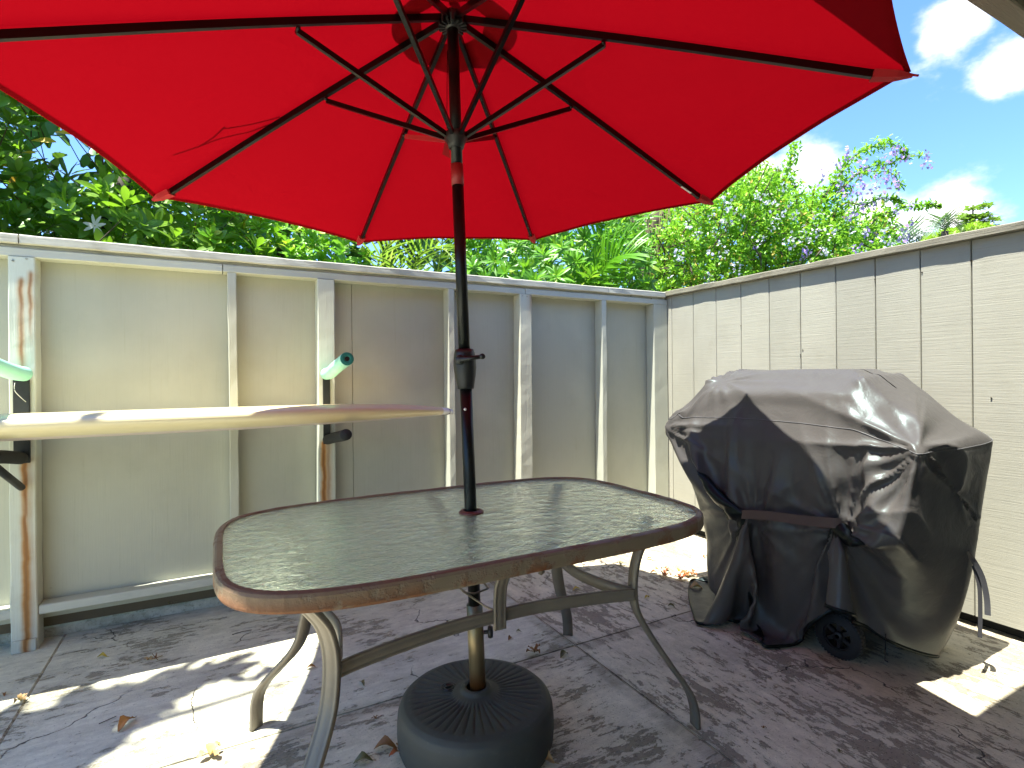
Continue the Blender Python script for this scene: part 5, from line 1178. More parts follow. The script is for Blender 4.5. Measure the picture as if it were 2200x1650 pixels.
10,7,-2,-5,-3,0,2,1,5,-2,1,21,-47,-2,22,15,-36,-2,1,19,3,0,-1,-1,0,-1,-5,2,2,-1,0,-1,0,1,-1,1,0,3,5,-1,-1,-2,1,4,2,0,-1,2,2,0,-2,-5,-3,1,1,2,0,-1,0,0,
1,1,1,1,-1,-3,-7,-4,3,1,-1,1,0,1,0,0,1,3,6,8,7,3,4,3,-16,-9,-6,-18,19,14,-1,-7,-3,1,1,2,5,-3,1,-4,-22,12,21,-13,-28,10,-4,12,9,1,0,-1,-1,1,-7,2,1,1,0,
0,0,0,0,1,0,5,0,0,-2,-1,3,4,2,-1,0,1,2,0,-3,-4,-2,-1,3,0,0,0,0,1,0,1,1,1,0,-3,-7,-6,3,1,0,0,1,0,0,1,2,4,6,7,7,3,0,4,-5,-11,-15,-22,15,20,5,-6,-5,0,3,
2,7,-4,-1,-18,-3,18,9,-28,-6,3,-4,4,15,4,1,-1,0,-2,-6,3,1,1,1,0,0,-1,1,0,0,8,-4,1,-4,-1,4,6,2,0,-1,1,2,-1,-3,-4,-2,0,1,1,0,0,1,0,0,1,1,1,0,-3,-7,-5,1,
1,0,0,2,-1,2,1,3,5,6,4,5,1,0,5,-1,-11,-33,-2,-4,32,11,-7,-5,0,3,1,8,-4,-7,-18,6,20,-9,-28,21,-11,-5,-1,12,10,1,1,0,1,-9,2,2,1,0,0,1,1,0,0,1,5,-3,-1,
-5,1,7,5,2,0,-1,-1,2,0,-3,-4,-2,1,1,0,0,0,0,1,0,0,1,2,0,-2,-7,-7,2,0,1,0,0,2,0,2,3,5,7,7,-3,-8,-8,-14,23,-12,4,-11,-18,16,29,-2,-8,-1,4,2,8,-5,-13,
-13,12,15,-24,-6,29,-21,-9,-3,6,12,6,2,0,-1,-4,-2,2,2,1,1,0,1,0,1,-1,3,-2,-4,-5,4,9,7,1,0,-1,-2,1,0,-4,-4,-1,0,2,0,0,0,1,-1,0,0,2,2,0,-1,-6,-9,2,0,0,
0,2,0,1,3,5,6,5,-4,-10,-5,-5,2,10,-7,-15,11,-11,-2,31,9,-10,-1,4,2,9,-9,-18,-5,16,-1,-35,62,-19,-10,-16,-4,1,10,9,4,1,1,-2,-4,2,1,3,2,1,0,0,-2,2,-8,4,
-9,-2,9,12,6,2,1,-4,-5,1,2,-6,-3,-1,2,1,-1,-1,1,1,0,-1,1,1,1,1,-1,-6,-8,0,1,-1,0,1,2,2,3,5,6,-2,-11,-8,0,-3,6,-1,10,-19,2,2,-11,24,18,-5,-4,5,0,10,
-20,-14,0,18,-33,31,33,-23,-5,-18,-10,0,6,9,7,3,2,2,-7,5,4,3,2,1,-1,-2,-6,-4,0,-6,-11,6,13,11,6,3,1,0,-8,-6,5,-6,4,-10,7,1,-4,1,1,0,1,-2,0,2,2,0,-1,
-4,-11,1,0,0,0,2,1,3,3,7,-1,-12,-11,1,4,-2,-3,-7,42,-14,-37,22,-14,12,24,3,-3,2,0,6,-30,-7,6,-6,-12,77,-22,-11,0,-17,-14,-3,3,8,9,8,-2,9,6,3,3,-2,-4,
-6,-7,-10,-6,-10,-1,-3,-5,5,3,4,4,4,3,8,3,-14,7,40,1,-17,-17,4,0,1,1,2,-1,-1,-1,2,2,1,0,-5,-9,-2,0,1,-1,0,4,3,4,-3,-11,-8,4,12,-11,7,-6,-1,5,41,-28,
-34,18,-10,25,10,2,2,1,-16,-24,0,9,-21,74,7,-19,-8,1,-14,-17,-6,0,5,6,14,4,26,1,-9,-11,-11,-11,-10,-7,-1,-3,-1,2,-15,-1,2,-9,0,0,1,1,1,2,2,2,29,62,-7,
-56,-3,23,5,2,1,-1,-1,-2,3,2,1,0,-3,-11,-2,1,-1,0,0,2,3,0,-6,-6,0,12,-6,-1,1,-2,0,0,31,4,-36,-11,0,12,16,9,7,-2,-43,-11,-2,14,37,33,-5,-15,-5,0,-10,
-19,-9,0,0,6,0,28,-5,-6,-15,-9,-5,-1,1,1,-2,0,0,-10,-1,1,-3,20,-28,0,3,6,2,-2,-3,-6,-1,20,77,-15,-67,21,26,3,1,0,-3,-1,2,4,0,0,-2,-10,-3,-2,1,0,-1,2,
0,-2,-6,-1,9,6,-11,5,-3,-1,1,0,19,24,-25,-30,0,2,17,10,9,-3,-57,-2,11,-2,78,0,-6,-16,-2,0,-8,-20,-12,-2,-1,-2,-1,-4,-1,1,2,1,1,0,0,0,-2,5,-10,-2,0,2,
13,-15,51,-49,-17,4,3,4,5,5,-19,1,27,58,-37,-34,40,11,1,-1,-3,-2,2,4,2,0,-3,-9,-5,0,0,0,-1,-2,0,-5,-1,5,17,-11,-7,8,-7,2,1,-1,6,34,1,-41,-13,-1,10,9,
5,-29,-57,4,-4,91,-1,-4,-7,-15,-1,-2,-6,-22,-10,-6,-3,-3,-1,0,1,1,1,0,1,1,1,0,5,-11,-3,1,0,0,-1,25,-13,80,4,-29,-26,-21,-16,-10,12,1,-12,69,15,-78,18,
32,3,-2,-3,-4,1,7,1,0,0,-9,-8,0,1,-1,0,-2,-2,0,5,15,-9,-10,4,2,-5,1,2,-2,1,23,21,-11,-41,-7,0,3,21,-50,-58,2,82,16,-6,-1,-44,14,1,0,-2,-29,-7,-12,-5,
0,1,1,1,1,1,1,0,1,-1,3,-1,-8,0,0,0,-1,1,9,22,33,50,0,1,-2,-8,-8,9,-4,-21,-76,69,-36,-43,37,21,-1,-3,-5,-1,8,2,1,0,-6,-13,-2,3,0,0,0,-1,3,9,4,-13,-6,7,
-3,-3,2,1,0,-1,16,24,1,-26,-25,0,19,-10,-40,-57,59,40,1,-4,-46,-51,22,41,0,5,2,-62,-2,2,1,0,2,1,1,1,1,1,1,6,15,-28,-1,1,1,18,17,-33,-1,19,-2,13,67,14,
-1,1,0,-12,8,-1,2,-38,14,-90,14,24,17,-4,-8,-3,9,9,-1,1,-3,-14,-4,3,0,0,1,2,5,8,-8,-10,-1,8,-7,-2,3,1,-1,0,8,26,9,-13,-15,-5,28,-76,-4,1714,44,44,44,
44,44,43,43,43,42,42,41,40,39,37,37,35,34,33,30,32,33,17,-17,-33,-33,-29,-33,-34,-35,-36,-37,-39,-39,-41,-42,-42,-43,-43,-43,-44,-44,-44,-44,-44,-44,
-44,-43,-44,-44,-43,-43,-42,-41,-41,-40,-38,-36,-33,-31,-35,-30,-26,-25,-26,-24,-19,18,24,25,25,26,30,34,32,32,36,39,39,41,42,42,43,43,43,44,44,44,-1,
2,3,2,2,2,3,2,3,3,2,4,4,5,6,7,2,-2,-1,2,-3,-13,-1,2,13,5,-3,3,3,0,-8,-6,-5,-5,-4,-3,-3,-3,-3,-3,-2,-2,-2,-3,-2,-3,-2,-4,-2,-2,-2,-3,-3,-4,-3,-4,-4,-3,
-7,-10,6,5,1,0,2,1,1,-1,-1,-2,-1,-1,-5,-6,8,7,3,4,5,4,3,3,2,3,3,2,2,3,-1,2,2,3,2,3,2,4,2,3,5,3,5,6,7,5,0,2,-1,-10,-8,0,-2,2,1,8,11,2,-1,0,-3,-6,-6,-6,
-4,-4,-5,-2,-3,-3,-3,-3,-3,-2,-3,-2,-3,-2,-3,-3,-4,-3,-3,-4,-5,-5,-3,-7,-5,3,2,0,2,1,2,2,2,-2,-3,-1,-2,-1,-2,0,-3,4,8,3,5,4,3,4,4,2,3,2,3,2,-2,4,2,3,
3,2,4,2,4,4,3,5,5,5,4,7,3,-7,-9,-2,-2,-2,-2,2,3,2,2,7,11,0,-6,-3,-7,-5,-6,-4,-4,-4,-4,-3,-3,-3,-2,-3,-3,-3,-3,-3,-3,-3,-3,-3,-5,-5,-6,-2,-7,-3,3,-4,0,
2,0,3,2,2,2,-2,-2,-3,-1,-3,0,-1,4,-2,3,7,5,3,5,3,3,4,2,4,3,2,-1,2,4,2,3,4,2,4,3,4,4,5,4,5,8,6,-9,-6,-1,-2,-1,-3,-1,1,2,3,1,3,1,9,0,-7,-2,-6,-4,-6,-3,
-4,-3,-4,-3,-3,-4,-3,-3,-3,-3,-3,-3,-3,-4,-4,-5,-4,-3,-6,-6,2,-4,-3,0,1,3,2,2,2,2,-2,-2,-2,-3,-2,-2,0,3,5,-3,6,4,6,4,4,3,3,4,3,2,4,-1,3,3,3,4,2,4,4,4,
3,4,4,5,5,5,-6,2,-1,-3,-1,-3,-1,-2,2,2,1,3,2,2,1,7,-3,-8,-4,-5,-4,-4,-5,-3,-3,-4,-3,-4,-3,-3,-3,-3,-4,-3,-4,-3,-4,-3,-4,-6,-9,2,-3,-4,-3,0,3,1,3,2,3,
1,-2,-2,-2,-3,-2,-2,1,6,6,4,-4,4,4,4,4,4,3,3,3,4,3,-1,4,2,4,2,5,3,3,3,4,4,3,5,4,-4,-2,5,5,-2,-3,-2,-3,-1,1,2,3,2,2,2,1,-6,5,-3,-5,-5,-3,-5,-3,-4,-4,
-3,-4,-3,-3,-4,-4,-3,-3,-4,-3,-4,-4,-3,-5,-5,-1,-1,-7,-5,-4,1,2,3,1,3,2,2,-1,-3,-3,-1,-3,1,6,4,3,4,0,0,3,3,3,4,3,4,3,3,3,-1,3,4,3,4,2,4,4,3,3,4,4,2,1,
-2,4,1,5,-1,-2,-2,-2,-2,2,2,2,2,3,3,-7,-4,-2,5,-3,-4,-5,-3,-3,-4,-4,-4,-3,-4,-4,-3,-3,-5,-3,-3,-4,-3,-3,-5,-3,-3,2,-4,-4,-5,-7,-3,2,2,3,2,2,2,-2,-1,
-3,-3,-1,3,0,4,4,4,5,-1,1,5,3,3,3,3,4,4,3,-1,3,3,4,3,4,3,3,4,3,3,3,3,-2,4,7,-2,1,4,-3,-3,-2,-1,1,2,2,3,2,-2,-1,-4,-3,0,-1,-2,-4,-3,-5,-3,-3,-4,-4,-3,
-4,-4,-4,-3,-4,-4,-3,-4,-4,-2,-4,-1,-2,-4,-5,-4,-3,-4,0,3,2,3,2,2,-2,-3,-1,-3,1,-3,0,6,4,5,4,3,3,1,3,3,-5,12,3,3,4,-1,4,3,2,4,3,4,2,3,4,3,3,1,2,7,10,
-3,-2,0,-2,-2,-2,-2,1,2,3,2,3,-2,2,-3,-6,-4,1,-3,-2,-5,-3,-4,-4,-3,-4,-4,-4,-3,-4,-3,-4,-4,-4,-3,-3,-4,-2,-1,-4,-6,-4,-5,-5,2,-2,2,4,1,3,1,-1,-2,-3,
-2,-2,-3,1,6,7,4,4,5,1,3,4,3,12,-6,3,3,3,0,2,4,3,3,3,2,4,3,4,4,2,1,5,8,4,19,-19,-2,-1,-4,-2,-1,1,3,1,4,1,3,4,-8,-5,-5,-2,-2,-3,-2,-4,-5,-3,-4,-4,-4,
-3,-4,-3,-5,-3,-3,-4,-5,-3,-4,1,-3,-5,-5,-6,-5,-6,0,4,3,3,4,1,1,0,-3,-2,-3,-6,-5,4,8,5,5,5,3,3,2,3,4,4,3,3,3,2,-1,4,2,4,3,2,4,3,4,3,3,2,5,6,4,-10,0,
19,-9,-3,-1,-3,-2,2,1,3,2,3,5,1,-5,-4,-5,-5,-1,0,-5,-4,-3,-5,-4,-4,-3,-4,-4,-3,-3,-4,-4,-4,-3,-5,0,-3,-4,-5,-5,-3,-4,-1,6,13,6,3,3,4,3,-3,-2,-3,-3,-6,
-12,0,-4,4,5,3,3,4,2,2,3,4,3,4,3,3,-1,0,0,0,-1,-1,-2,0,0,-1,-1,-3,0,0,-5,10,20,20,-8,-3,-1,0,0,0,0,0,0,2,9,-35,-5,-1,0,1,5,2,1,0,0,0,0,0,0,-1,0,0,0,
-1,0,0,0,1,0,1,3,2,3,1,2,-4,-9,0,0,0,0,0,0,0,0,0,0,0,0,6,3,0,0,-1,-4,-1,0,0,-1,-1,0,-1,0,0,0,-1,0,0,1,-2,-1,0,-1,0,-1,-4,-2,-4,0,2,0,13,0,0,0,0,0,0,0,
0,0,0,0,-4,0,-1,2,2,0,0,2,1,0,0,0,0,-1,1,-1,-1,0,1,-1,0,0,0,0,2,2,2,1,2,1,0,-5,-4,1,0,1,0,0,0,0,0,0,-1,2,2,2,1,-2,-2,-4,1,0,-1,0,-1,1,-1,0,0,-3,1,1,0,
1,-2,-2,0,0,0,-1,-7,0,-11,0,-1,-8,-18,15,9,5,3,2,2,2,2,0,-1,-15,17,3,2,0,2,0,1,1,1,0,1,-1,0,1,-1,0,0,-1,0,0,0,1,0,1,0,0,3,2,1,0,2,-3,-4,0,1,0,0,1,-1,
0,0,0,0,3,0,1,0,-2,0,-6,2,0,-1,-1,0,0,1,-1,0,-3,1,1,1,0,-1,-4,1,1,0,-14,4,-6,-10,0,-3,-6,-3,7,6,6,4,3,2,2,1,1,-1,-3,5,2,0,4,0,0,1,0,1,1,0,1,0,-1,0,0,
0,0,-1,1,0,0,1,-1,2,0,4,0,1,1,0,-1,-4,-1,1,0,1,-1,1,1,0,0,0,3,-2,1,0,-4,4,-7,0,1,-3,1,0,0,0,0,0,-1,0,1,0,-2,0,-2,0,0,1,-19,7,-15,-2,-1,-2,-5,-1,8,6,4,
4,4,2,1,2,2,0,-1,3,-1,0,5,0,1,0,1,0,0,0,0,0,0,1,0,-1,1,0,-1,1,-1,1,1,0,0,4,2,0,0,0,0,-4,0,0,1,0,0,1,-1,1,0,0,3,-1,0,-1,-1,1,-5,-1,-3,2,-1,1,0,1,-2,0,
0,-1,0,2,-7,4,0,-2,1,-8,-10,1,-21,6,-2,0,-4,1,6,7,5,4,2,3,2,1,1,1,1,1,-1,2,4,-1,1,0,0,1,0,1,0,0,0,0,0,0,-1,1,0,-1,1,0,0,2,-1,3,3,-1,1,0,-1,-2,-1,1,0,
0,1,-1,1,0,1,1,1,-1,0,-2,1,-1,-4,0,-3,1,0,-1,1,1,-2,1,1,-1,0,0,-5,2,1,-2,1,-20,1,-14,-9,7,-1,0,-3,3,6,5,5,3,4,2,2,2,1,1,1,0,0,3,3,-1,1,1,0,-1,1,0,0,0,
1,-1,1,0,0,-1,1,0,0,-1,2,0,0,2,4,0,0,0,0,-4,0,1,0,0,0,1,1,0,1,1,0,-1,0,-2,2,-2,-3,-3,1,-1,0,0,0,1,-1,1,2,-3,1,-1,-2,1,-1,-1,-3,-11,-3,-39,15,5,-1,0,
-3,6,6,5,4,4,2,3,2,1,3,1,2,-2,0,4,2,0,0,1,0,0,0,0,0,1,-1,1,0,0,0,0,-1,1,0,0,0,2,-1,1,6,-1,0,-1,0,-2,-1,1,0,1,0,1,-1,2,0,2,0,-2,0,-2,3,-3,-4,-1,2,-3,0,
0,0,0,-1,1,1,-1,0,-1,-3,2,-2,1,-9,-7,-45,7,14,2,0,-1,0,5,4,5,4,4,4,2,2,2,1,2,1,-1,0,5,2,-1,0,1,0,0,0,0,1,-1,0,1,0,0,0,0,0,-1,0,1,1,0,0,-1,6,1,-1,1,-1,
-2,0,0,1,0,1,-1,2,0,1,2,1,-4,0,-1,2,-4,-3,-1,2,-4,1,1,-1,1,0,-1,2,-2,1,-3,0,0,-3,2,-20,-31,-3,5,9,1,1,-3,4,5,3,4,4,4,2,3,2,2,2,2,1,-2,1,7,-1,0,0,1,-1,
0,1,0,0,0,0,1,0,0,0,0,0,0,0,-1,1,1,-1,1,5,1,-1,1,-2,-1,-1,1,1,1,0,1,0,1,2,1,1,-5,-2,2,2,-5,-4,-1,1,-1,-1,1,1,-1,0,1,0,0,0,-2,1,0,-1,-3,-41,-20,8,10,5,
0,1,-2,5,4,3,4,4,3,4,2,2,2,2,2,0,-2,2,7,0,-1,1,0,0,0,-1,1,-1,0,1,1,0,0,0,0,0,0,0,0,1,-1,1,-1,5,3,-1,0,-1,-2,0,1,1,-1,1,1,0,1,2,3,1,-5,-3,2,0,-4,-4,-1,
1,0,-1,0,0,0,0,0,1,-1,0,-1,1,0,11,-46,-27,-6,10,11,4,0,0,2,4,3,3,3,4,4,2,3,2,2,2,2,0,-2,3,7,-1,0,-1,0,0,0,0,0,1,0,0,1,1,-1,0,0,0,0,-1,0,1,1,0,-1,4,3,
-1,2,-3,-1,-1,2,0,2,0,0,2,1,1,3,2,-5,-5,3,0,-4,-5,-2,2,-1,-1,1,0,0,-1,1,0,0,1,-1,2,1,-8,-59,-2,-1,10,10,2,3,0,3,4,2,3,3,3,3,3,2,3,2,2,1,-1,-1,4,7,-1,
0,0,-1,0,0,0,0,1,-1,1,1,0,1,0,-1,0,0,0,0,1,0,-1,-1,5,3,0,0,-1,-2,0,1,2,0,0,2,0,2,3,3,4,-1,-13,2,0,-1,-8,-1,0,1,-2,1,0,0,0,0,0,0,0,0,2,3,-56,-7,-10,-2,
12,10,4,2,3,3,3,3,2,2,2,3,3,2,2,2,3,1,-1,-3,9,5,-1,-1,0,0,-1,0,0,0,0,0,0,2,1,-1,0,1,-1,0,0,0,0,1,0,-1,2,6,-1,1,-2,-1,-1,1,2,0,2,0,2,2,4,4,6,4,-11,-10,
-1,-1,-8,-2,0,2,-1,0,-1,0,1,0,0,1,-1,-1,6,-8,-48,-2,-13,-6,16,7,7,5,3,2,3,2,1,1,2,2,2,3,3,1,2,0,-1,-1,10,4,-2,0,0,-1,0,-1,0,1,0,0,1,1,1,0,0,0,-1,0,0,
0,1,0,-1,0,2,5,0,0,-1,-2,0,2,1,1,1,2,2,3,3,7,7,5,-7,-12,-7,-9,-1,-5,1,3,-3,0,1,0,0,0,0,0,1,-2,9,-44,-2,-9,-6,-2,-17,34,6,2,2,2,2,3,-1,0,1,1,3,2,1,2,1,
0,-1,-1,13,3,-2,-1,0,-2,0,0,0,0,1,0,0,3,1,-1,0,0,0,-1,0,0,0,0,1,-2,3,5,1,0,-2,-2,0,2,1,2,1,1,3,4,6,6,6,6,-1,-8,-18,-21,9,-4,-1,2,-2,0,0,0,0,0,0,1,-1,
7,2,-38,-9,-7,-1,35,43,-43,-7,-3,-1,1,1,3,-3,-1,1,1,1,2,2,2,0,0,-1,-1,16,0,-1,0,-1,-1,0,-1,0,0,0,0,1,3,0,0,0,0,-1,0,0,0,0,1,-1,0,0,7,2,-2,0,-2,0,1,3,
0,2,3,3,6,7,8,3,1,-2,-3,3,-4,-17,-20,-2,4,-2,-2,1,0,0,1,0,2,1,6,-18,-26,-7,2,6,46,2,-15,-9,-4,-2,-1,-1,0,3,-3,-1,1,1,1,2,1,1,-2,0,0,17,0,-1,-1,-1,-2,
0,0,-1,1,1,-1,1,3,1,0,0,-1,0,0,-1,0,1,-1,0,-1,1,6,2,0,-2,-1,-1,2,2,3,1,4,5,5,8,5,2,0,-1,-5,2,1,-1,-25,-15,2,1,-2,1,-1,0,-1,-1,3,1,1,-32,-12,0,-2,33,
17,5,-13,-8,-3,-3,-1,0,-1,2,-1,-1,-1,1,1,0,2,-1,-1,-1,4,16,-1,-2,0,-2,0,-2,0,0,0,1,0,0,4,1,-1,1,0,-1,0,-1,0,0,0,0,-1,0,7,3,-1,0,-2,-1,1,4,1,3,3,6,7,6,
3,1,0,1,-4,-1,3,5,-18,-27,-1,2,-3,0,0,1,0,0,2,0,-7,-26,-11,2,6,37,6,2,-6,-13,-3,-1,-2,-1,1,5,-4,-2,-1,0,1,0,0,0,-1,0,7,14,-1,-2,-1,-1,-2,0,0,-1,0,0,1,
1,3,1,0,0,-1,0,-1,1,-1,0,1,-1,-1,0,6,5,-2,-1,-1,0,1,2,3,3,5,5,8,3,2,1,1,2,-2,-6,3,5,-3,-34,-10,6,-3,0,-1,0,1,-1,2,0,-13,-23,-5,-2,22,35,-7,2,1,-16,-6,
-1,-1,0,-2,6,-3,-2,-1,-1,0,1,-1,-1,0,-1,17,8,-3,-3,0,-2,-2,1,-1,0,-1,1,0,2,5,0,0,-1,0,0,-1,-1,0,0,0,0,-1,-1,7,4,0,-1,-1,-1,0,4,3,4,4,6,4,4,1,0,0,-3,1,
-20,29,2,-3,-16,-32,5,-1,-1,0,1,-1,-1,0,0,-17,-20,-1,1,53,11,-21,2,6,-13,-10,-3,0,-1,1,0,2,-2,-1,-1,-2,-2,0,-1,2,0,24,4,-6,-3,0,-3,0,-1,1,-1,-1,1,0,1,
6,1,-2,1,-1,-1,0,0,0,-2,0,1,-1,-2,7,5,0,0,-1,-1,0,4,3,3,6,5,4,2,-2,-6,-4,-6,-18,4,3,25,12,-9,-30,-8,4,-2,-1,1,0,-2,1,-5,-18,-14,-2,31,41,-9,-18,-1,9,
-7,-12,-5,-2,-1,0,0,5,-3,-3,-3,-3,-2,-3,0,3,7,36,-5,-14,-2,0,-1,0,0,-1,1,-2,0,-1,5,3,1,1,-1,0,-1,0,-1,-1,0,0,0,-2,-1,5,7,1,-1,0,-1,0,2,4,5,4,6,3,-2,
-7,-6,-1,-16,-19,15,-11,23,24,6,-24,-20,5,-2,-1,1,0,-3,-1,-7,-15,-10,9,70,-12,-10,-17,-3,9,2,-14,-7,-4,-1,-1,-1,6,-7,-6,-7,-7,-4,0,7,10,43,7,-13,-17,
1,1,0,0,0,0,0,-1,-3,0,11,-5,5,1,-1,-2,0,-1,0,0,-1,-1,0,0,-2,5,7,1,0,-1,-1,-1,3,6,3,6,5,0,-8,-17,2,6,-27,-3,15,-19,-3,35,28,-12,-31,0,1,0,0,-1,-5,-5,
-4,-13,-2,65,-18,12,-12,-12,-8,9,9,-12,-9,-7,-4,-2,-4,-7,-10,-7,-2,6,12,16,19,27,17,0,-56,-5,2,1,1,0,0,2,0,1,-5,2,-24,1,22,14,0,-1,-1,-1,0,-1,-1,0,1,
-2,-3,5,7,4,0,-1,0,-1,1,5,6,4,-2,-11,-16,11,12,-22,-18,9,6,-6,0,-15,37,25,-26,-15,3,0,0,-1,-9,-10,1,-2,45,18,-19,5,-12,-8,-12,6,14,-7,-8,-5,-14,-2,
-19,-10,11,13,17,21,17,13,6,-1,-3,-44,-32,1,8,3,3,1,2,-1,0,-1,1,-1,-2,-34,7,34,9,3,0,0,-1,0,-1,-1,-1,-1,-1,1,9,6,0,0,-2,-1,-1,5,5,0,-7,-12,4,13,-5,
-24,-6,10,3,1,-15,5,1,37,-4,-22,-2,1,1,-3,-20,-6,-2,62,28,-49,15,0,-10,-5,-13,1,14,0,-3,-7,0,-20,3,16,21,15,9,1,0,-1,-1,-9,-24,-54,2,2,8,6,7,-1,6,-1,
-1,-1,-1,1,-1,-2,-34,16,27,7,2,-1,0,0,-2,-1,1,-1,-3,1,9,7,1,-1,-1,-1,-2,3,2,-3,-9,-3,14,7,-18,-20,3,9,2,5,-22,11,-12,26,21,-19,-10,0,0,-2,-26,0,-1,15,
34,-1,8,-3,-9,0,-13,-4,11,7,2,4,5,10,5,2,1,1,0,0,0,0,-7,-3,-80,2,0,1,-5,16,1,12,-7,5,1,1,0,-2,8,-3,-9,-24,22,18,8,0,0,-1,-1,-2,0,-2,-2,0,9,9,1,1,-3,
-1,-1,-2,-1,-7,-5,15,14,-7,-26,-11,7,8,2,5,-20,3,2,-8,44,-9,-15,-2,-1,-13,-24,-4,4,-13,7,54,5,-5,-8,10,-15,-13,8,14,11,8,4,0,1,1,0,1,1,1,0,0,6,-93,-3,
0,0,3,0,-6,10,-1,27,-5,0,-2,-1,2,-8,8,2,-27,-4,34,10,3,-1,0,-2,-2,1,-2,-2,-4,8,13,6,0,-7,1,-1,-4,-3,0,10,11,-7,-16,-19,-2,10,5,1,5,-10,-15,16,-12,8,
29,-8,-5,-15,-13,-24,1,-18,-8,-5,18,54,10,6,5,-8,-27,-1,28,10,1,0,2,0,0,2,1,1,0,-1,1,-92,2,-1,1,0,2,0,-1,0,47,-8,-1,-1,0,-1,-3,9,-3,-5,-6,-24,14,17,6,
3,-1,-1,-3,-1,-1,3,-8,2,17,10,4,-9,-5,1,0,-2,4,9,4,-14,-17,-15,2,10,5,0,4,-5,-18,8,1,-5,17,5,-11,-12,-4,-22,-13,-14,3,20,36,-13,5,53,3,0,-14,-19,13,3,
0,1,0,1,1,1,1,1,1,0,-44,-34,-12,0,2,17,8,-20,-8,3,-17,24,29,2,1,0,2,-9,11,1,3,-21,-26,29,8,3,3,-2,-3,-1,-2,-4,-4,-1,14,15,9,-9,-3,1,1,3,5,6,-9,-13,
-18,-11,9,6,6,0,2,-1,-19,0,11,-10,3,8,-9,-4,-2,2338,0,0,0,0,0,0,0,0,0,0,0,0,0,0,0,0,-5,-12,-18,-7,-4,-19,18,5,6,19,12,5,0,0,0,0,0,0,0,0,0,0,0,0,0,0,0,
0,0,0,0,0,0,0,0,0,0,0,0,-2,-9,-16,-16,-3,-15,-24,-23,-22,-22,-17,16,22,22,23,23,15,5,15,16,10,2,0,0,0,0,0,0,0,0,0,0,0,0,0,0,0,0,0,0,0,0,0,0,0,0,0,-1,
-10,-10,-1,11,-7,-20,2,-2,18,9,-14,2,10,11,2,0,0,0,0,0,0,0,0,0,0,0,0,0,0,0,0,0,0,0,0,0,0,0,0,-1,-7,-9,1,7,-21,-9,2,1,0,1,1,-1,-1,-1,-2,-1,8,20,-4,-2,
8,9,1,0,0,0,0,0,0,0,0,0,-2,0,0,0,0,0,-1,0,-1,-1,-1,-1,-1,-1,-2,-13,-2,8,3,-17,-9,3,1,-2,-2,6,18,0,-7,3,16,5,0,0,0,0,0,0,0,0,0,0,0,0,0,0,0,0,0,0,0,0,0,
0,0,-7,-9,3,-5,-24,-1,2,1,1,2,2,2,-2,-3,-1,-1,-1,-2,0,22,5,-7,5,9,1,1,1,1,1,1,0,1,0,-22,0,0,0,0,-1,-1,-2,-1,-1,-2,-2,-1,-1,-8,8,24,-22,-14,2,2,2,2,-1,
-3,-2,-2,8,16,0,-2,16,4,-1,0,-1,0,0,0,0,0,0,1,0,0,0,1,0,0,0,1,0,0,1,-4,-12,2,-6,-18,-4,0,1,1,2,2,2,2,-2,-2,-2,-2,-2,-1,0,4,18,7,-15,-6,5,1,2,2,1,1,1,
1,1,-42,0,0,0,-1,0,0,-1,0,-2,0,0,1,1,14,22,-46,6,2,1,2,3,1,-2,-3,-1,-3,-1,-3,14,10,-10,11,1,-2,-1,-1,0,0,0,0,1,-1,1,0,1,0,0,1,1,0,1,1,0,-8,7,6,-21,-3,
-3,0,2,2,2,2,2,1,-1,-2,-3,-2,-1,-2,-1,3,4,25,-6,-14,-8,-1,0,0,1,0,1,-1,0,-42,0,0,-1,0,0,0,0,0,0,0,2,2,8,23,-59,15,1,2,3,2,2,2,-2,-2,-3,-2,-3,-1,-1,24,
3,-21,2,-1,-1,-1,-1,-1,0,0,0,1,-1,1,0,0,1,0,0,1,1,2,-3,9,42,-41,-3,-3,-4,1,2,1,2,2,2,2,-2,-2,-2,-1,-3,-2,-3,-3,-4,-7,43,-14,-4,-1,-1,0,-1,1,0,0,0,-42,
0,0,1,0,0,0,1,-1,1,1,0,2,-3,-44,7,12,12,2,3,3,1,3,-2,-2,-3,-2,-2,-3,-1,-5,25,-2,-10,-2,0,-1,-1,1,-1,1,-1,0,0,0,0,0,0,0,1,0,0,-1,5,10,-32,16,7,-1,-2,1,
1,3,2,2,2,1,-1,-2,-2,-3,-2,-7,-13,1,-1,-2,-8,34,3,0,0,-1,1,-1,-1,1,-1,-38,0,0,0,0,0,1,0,-1,-1,-1,0,-8,-12,-12,-1,3,14,4,2,3,3,1,-1,-2,-2,-3,-3,-3,-14,
-2,-1,43,-12,-3,-3,-1,0,-1,1,-1,0,-1,1,-1,0,0,0,0,0,1,1,2,3,8,-28,1,0,4,3,7,3,1,3,2,2,1,-1,-2,-2,-2,-3,-13,-3,-1,-1,-1,0,15,7,5,0,1,1,0,1,-1,1,-51,0,
0,0,1,1,0,0,-13,-1,0,-1,12,-17,-1,2,1,3,11,3,2,2,2,-2,-2,-2,-3,-3,-9,-5,1,-1,-3,24,3,-4,-3,-3,-2,-1,0,0,1,0,1,0,0,0,1,1,1,3,4,-2,-18,5,1,0,1,-1,7,5,3,
2,2,2,2,-2,-1,-3,-2,-9,-1,-3,-3,-2,-2,-1,0,4,-1,1,1,6,8,-1,-1,-1,-77,0,0,0,-1,0,-1,-1,13,1,0,3,-10,5,4,12,-9,0,5,4,3,3,1,-1,-2,-3,-3,-3,-8,-1,0,0,0,
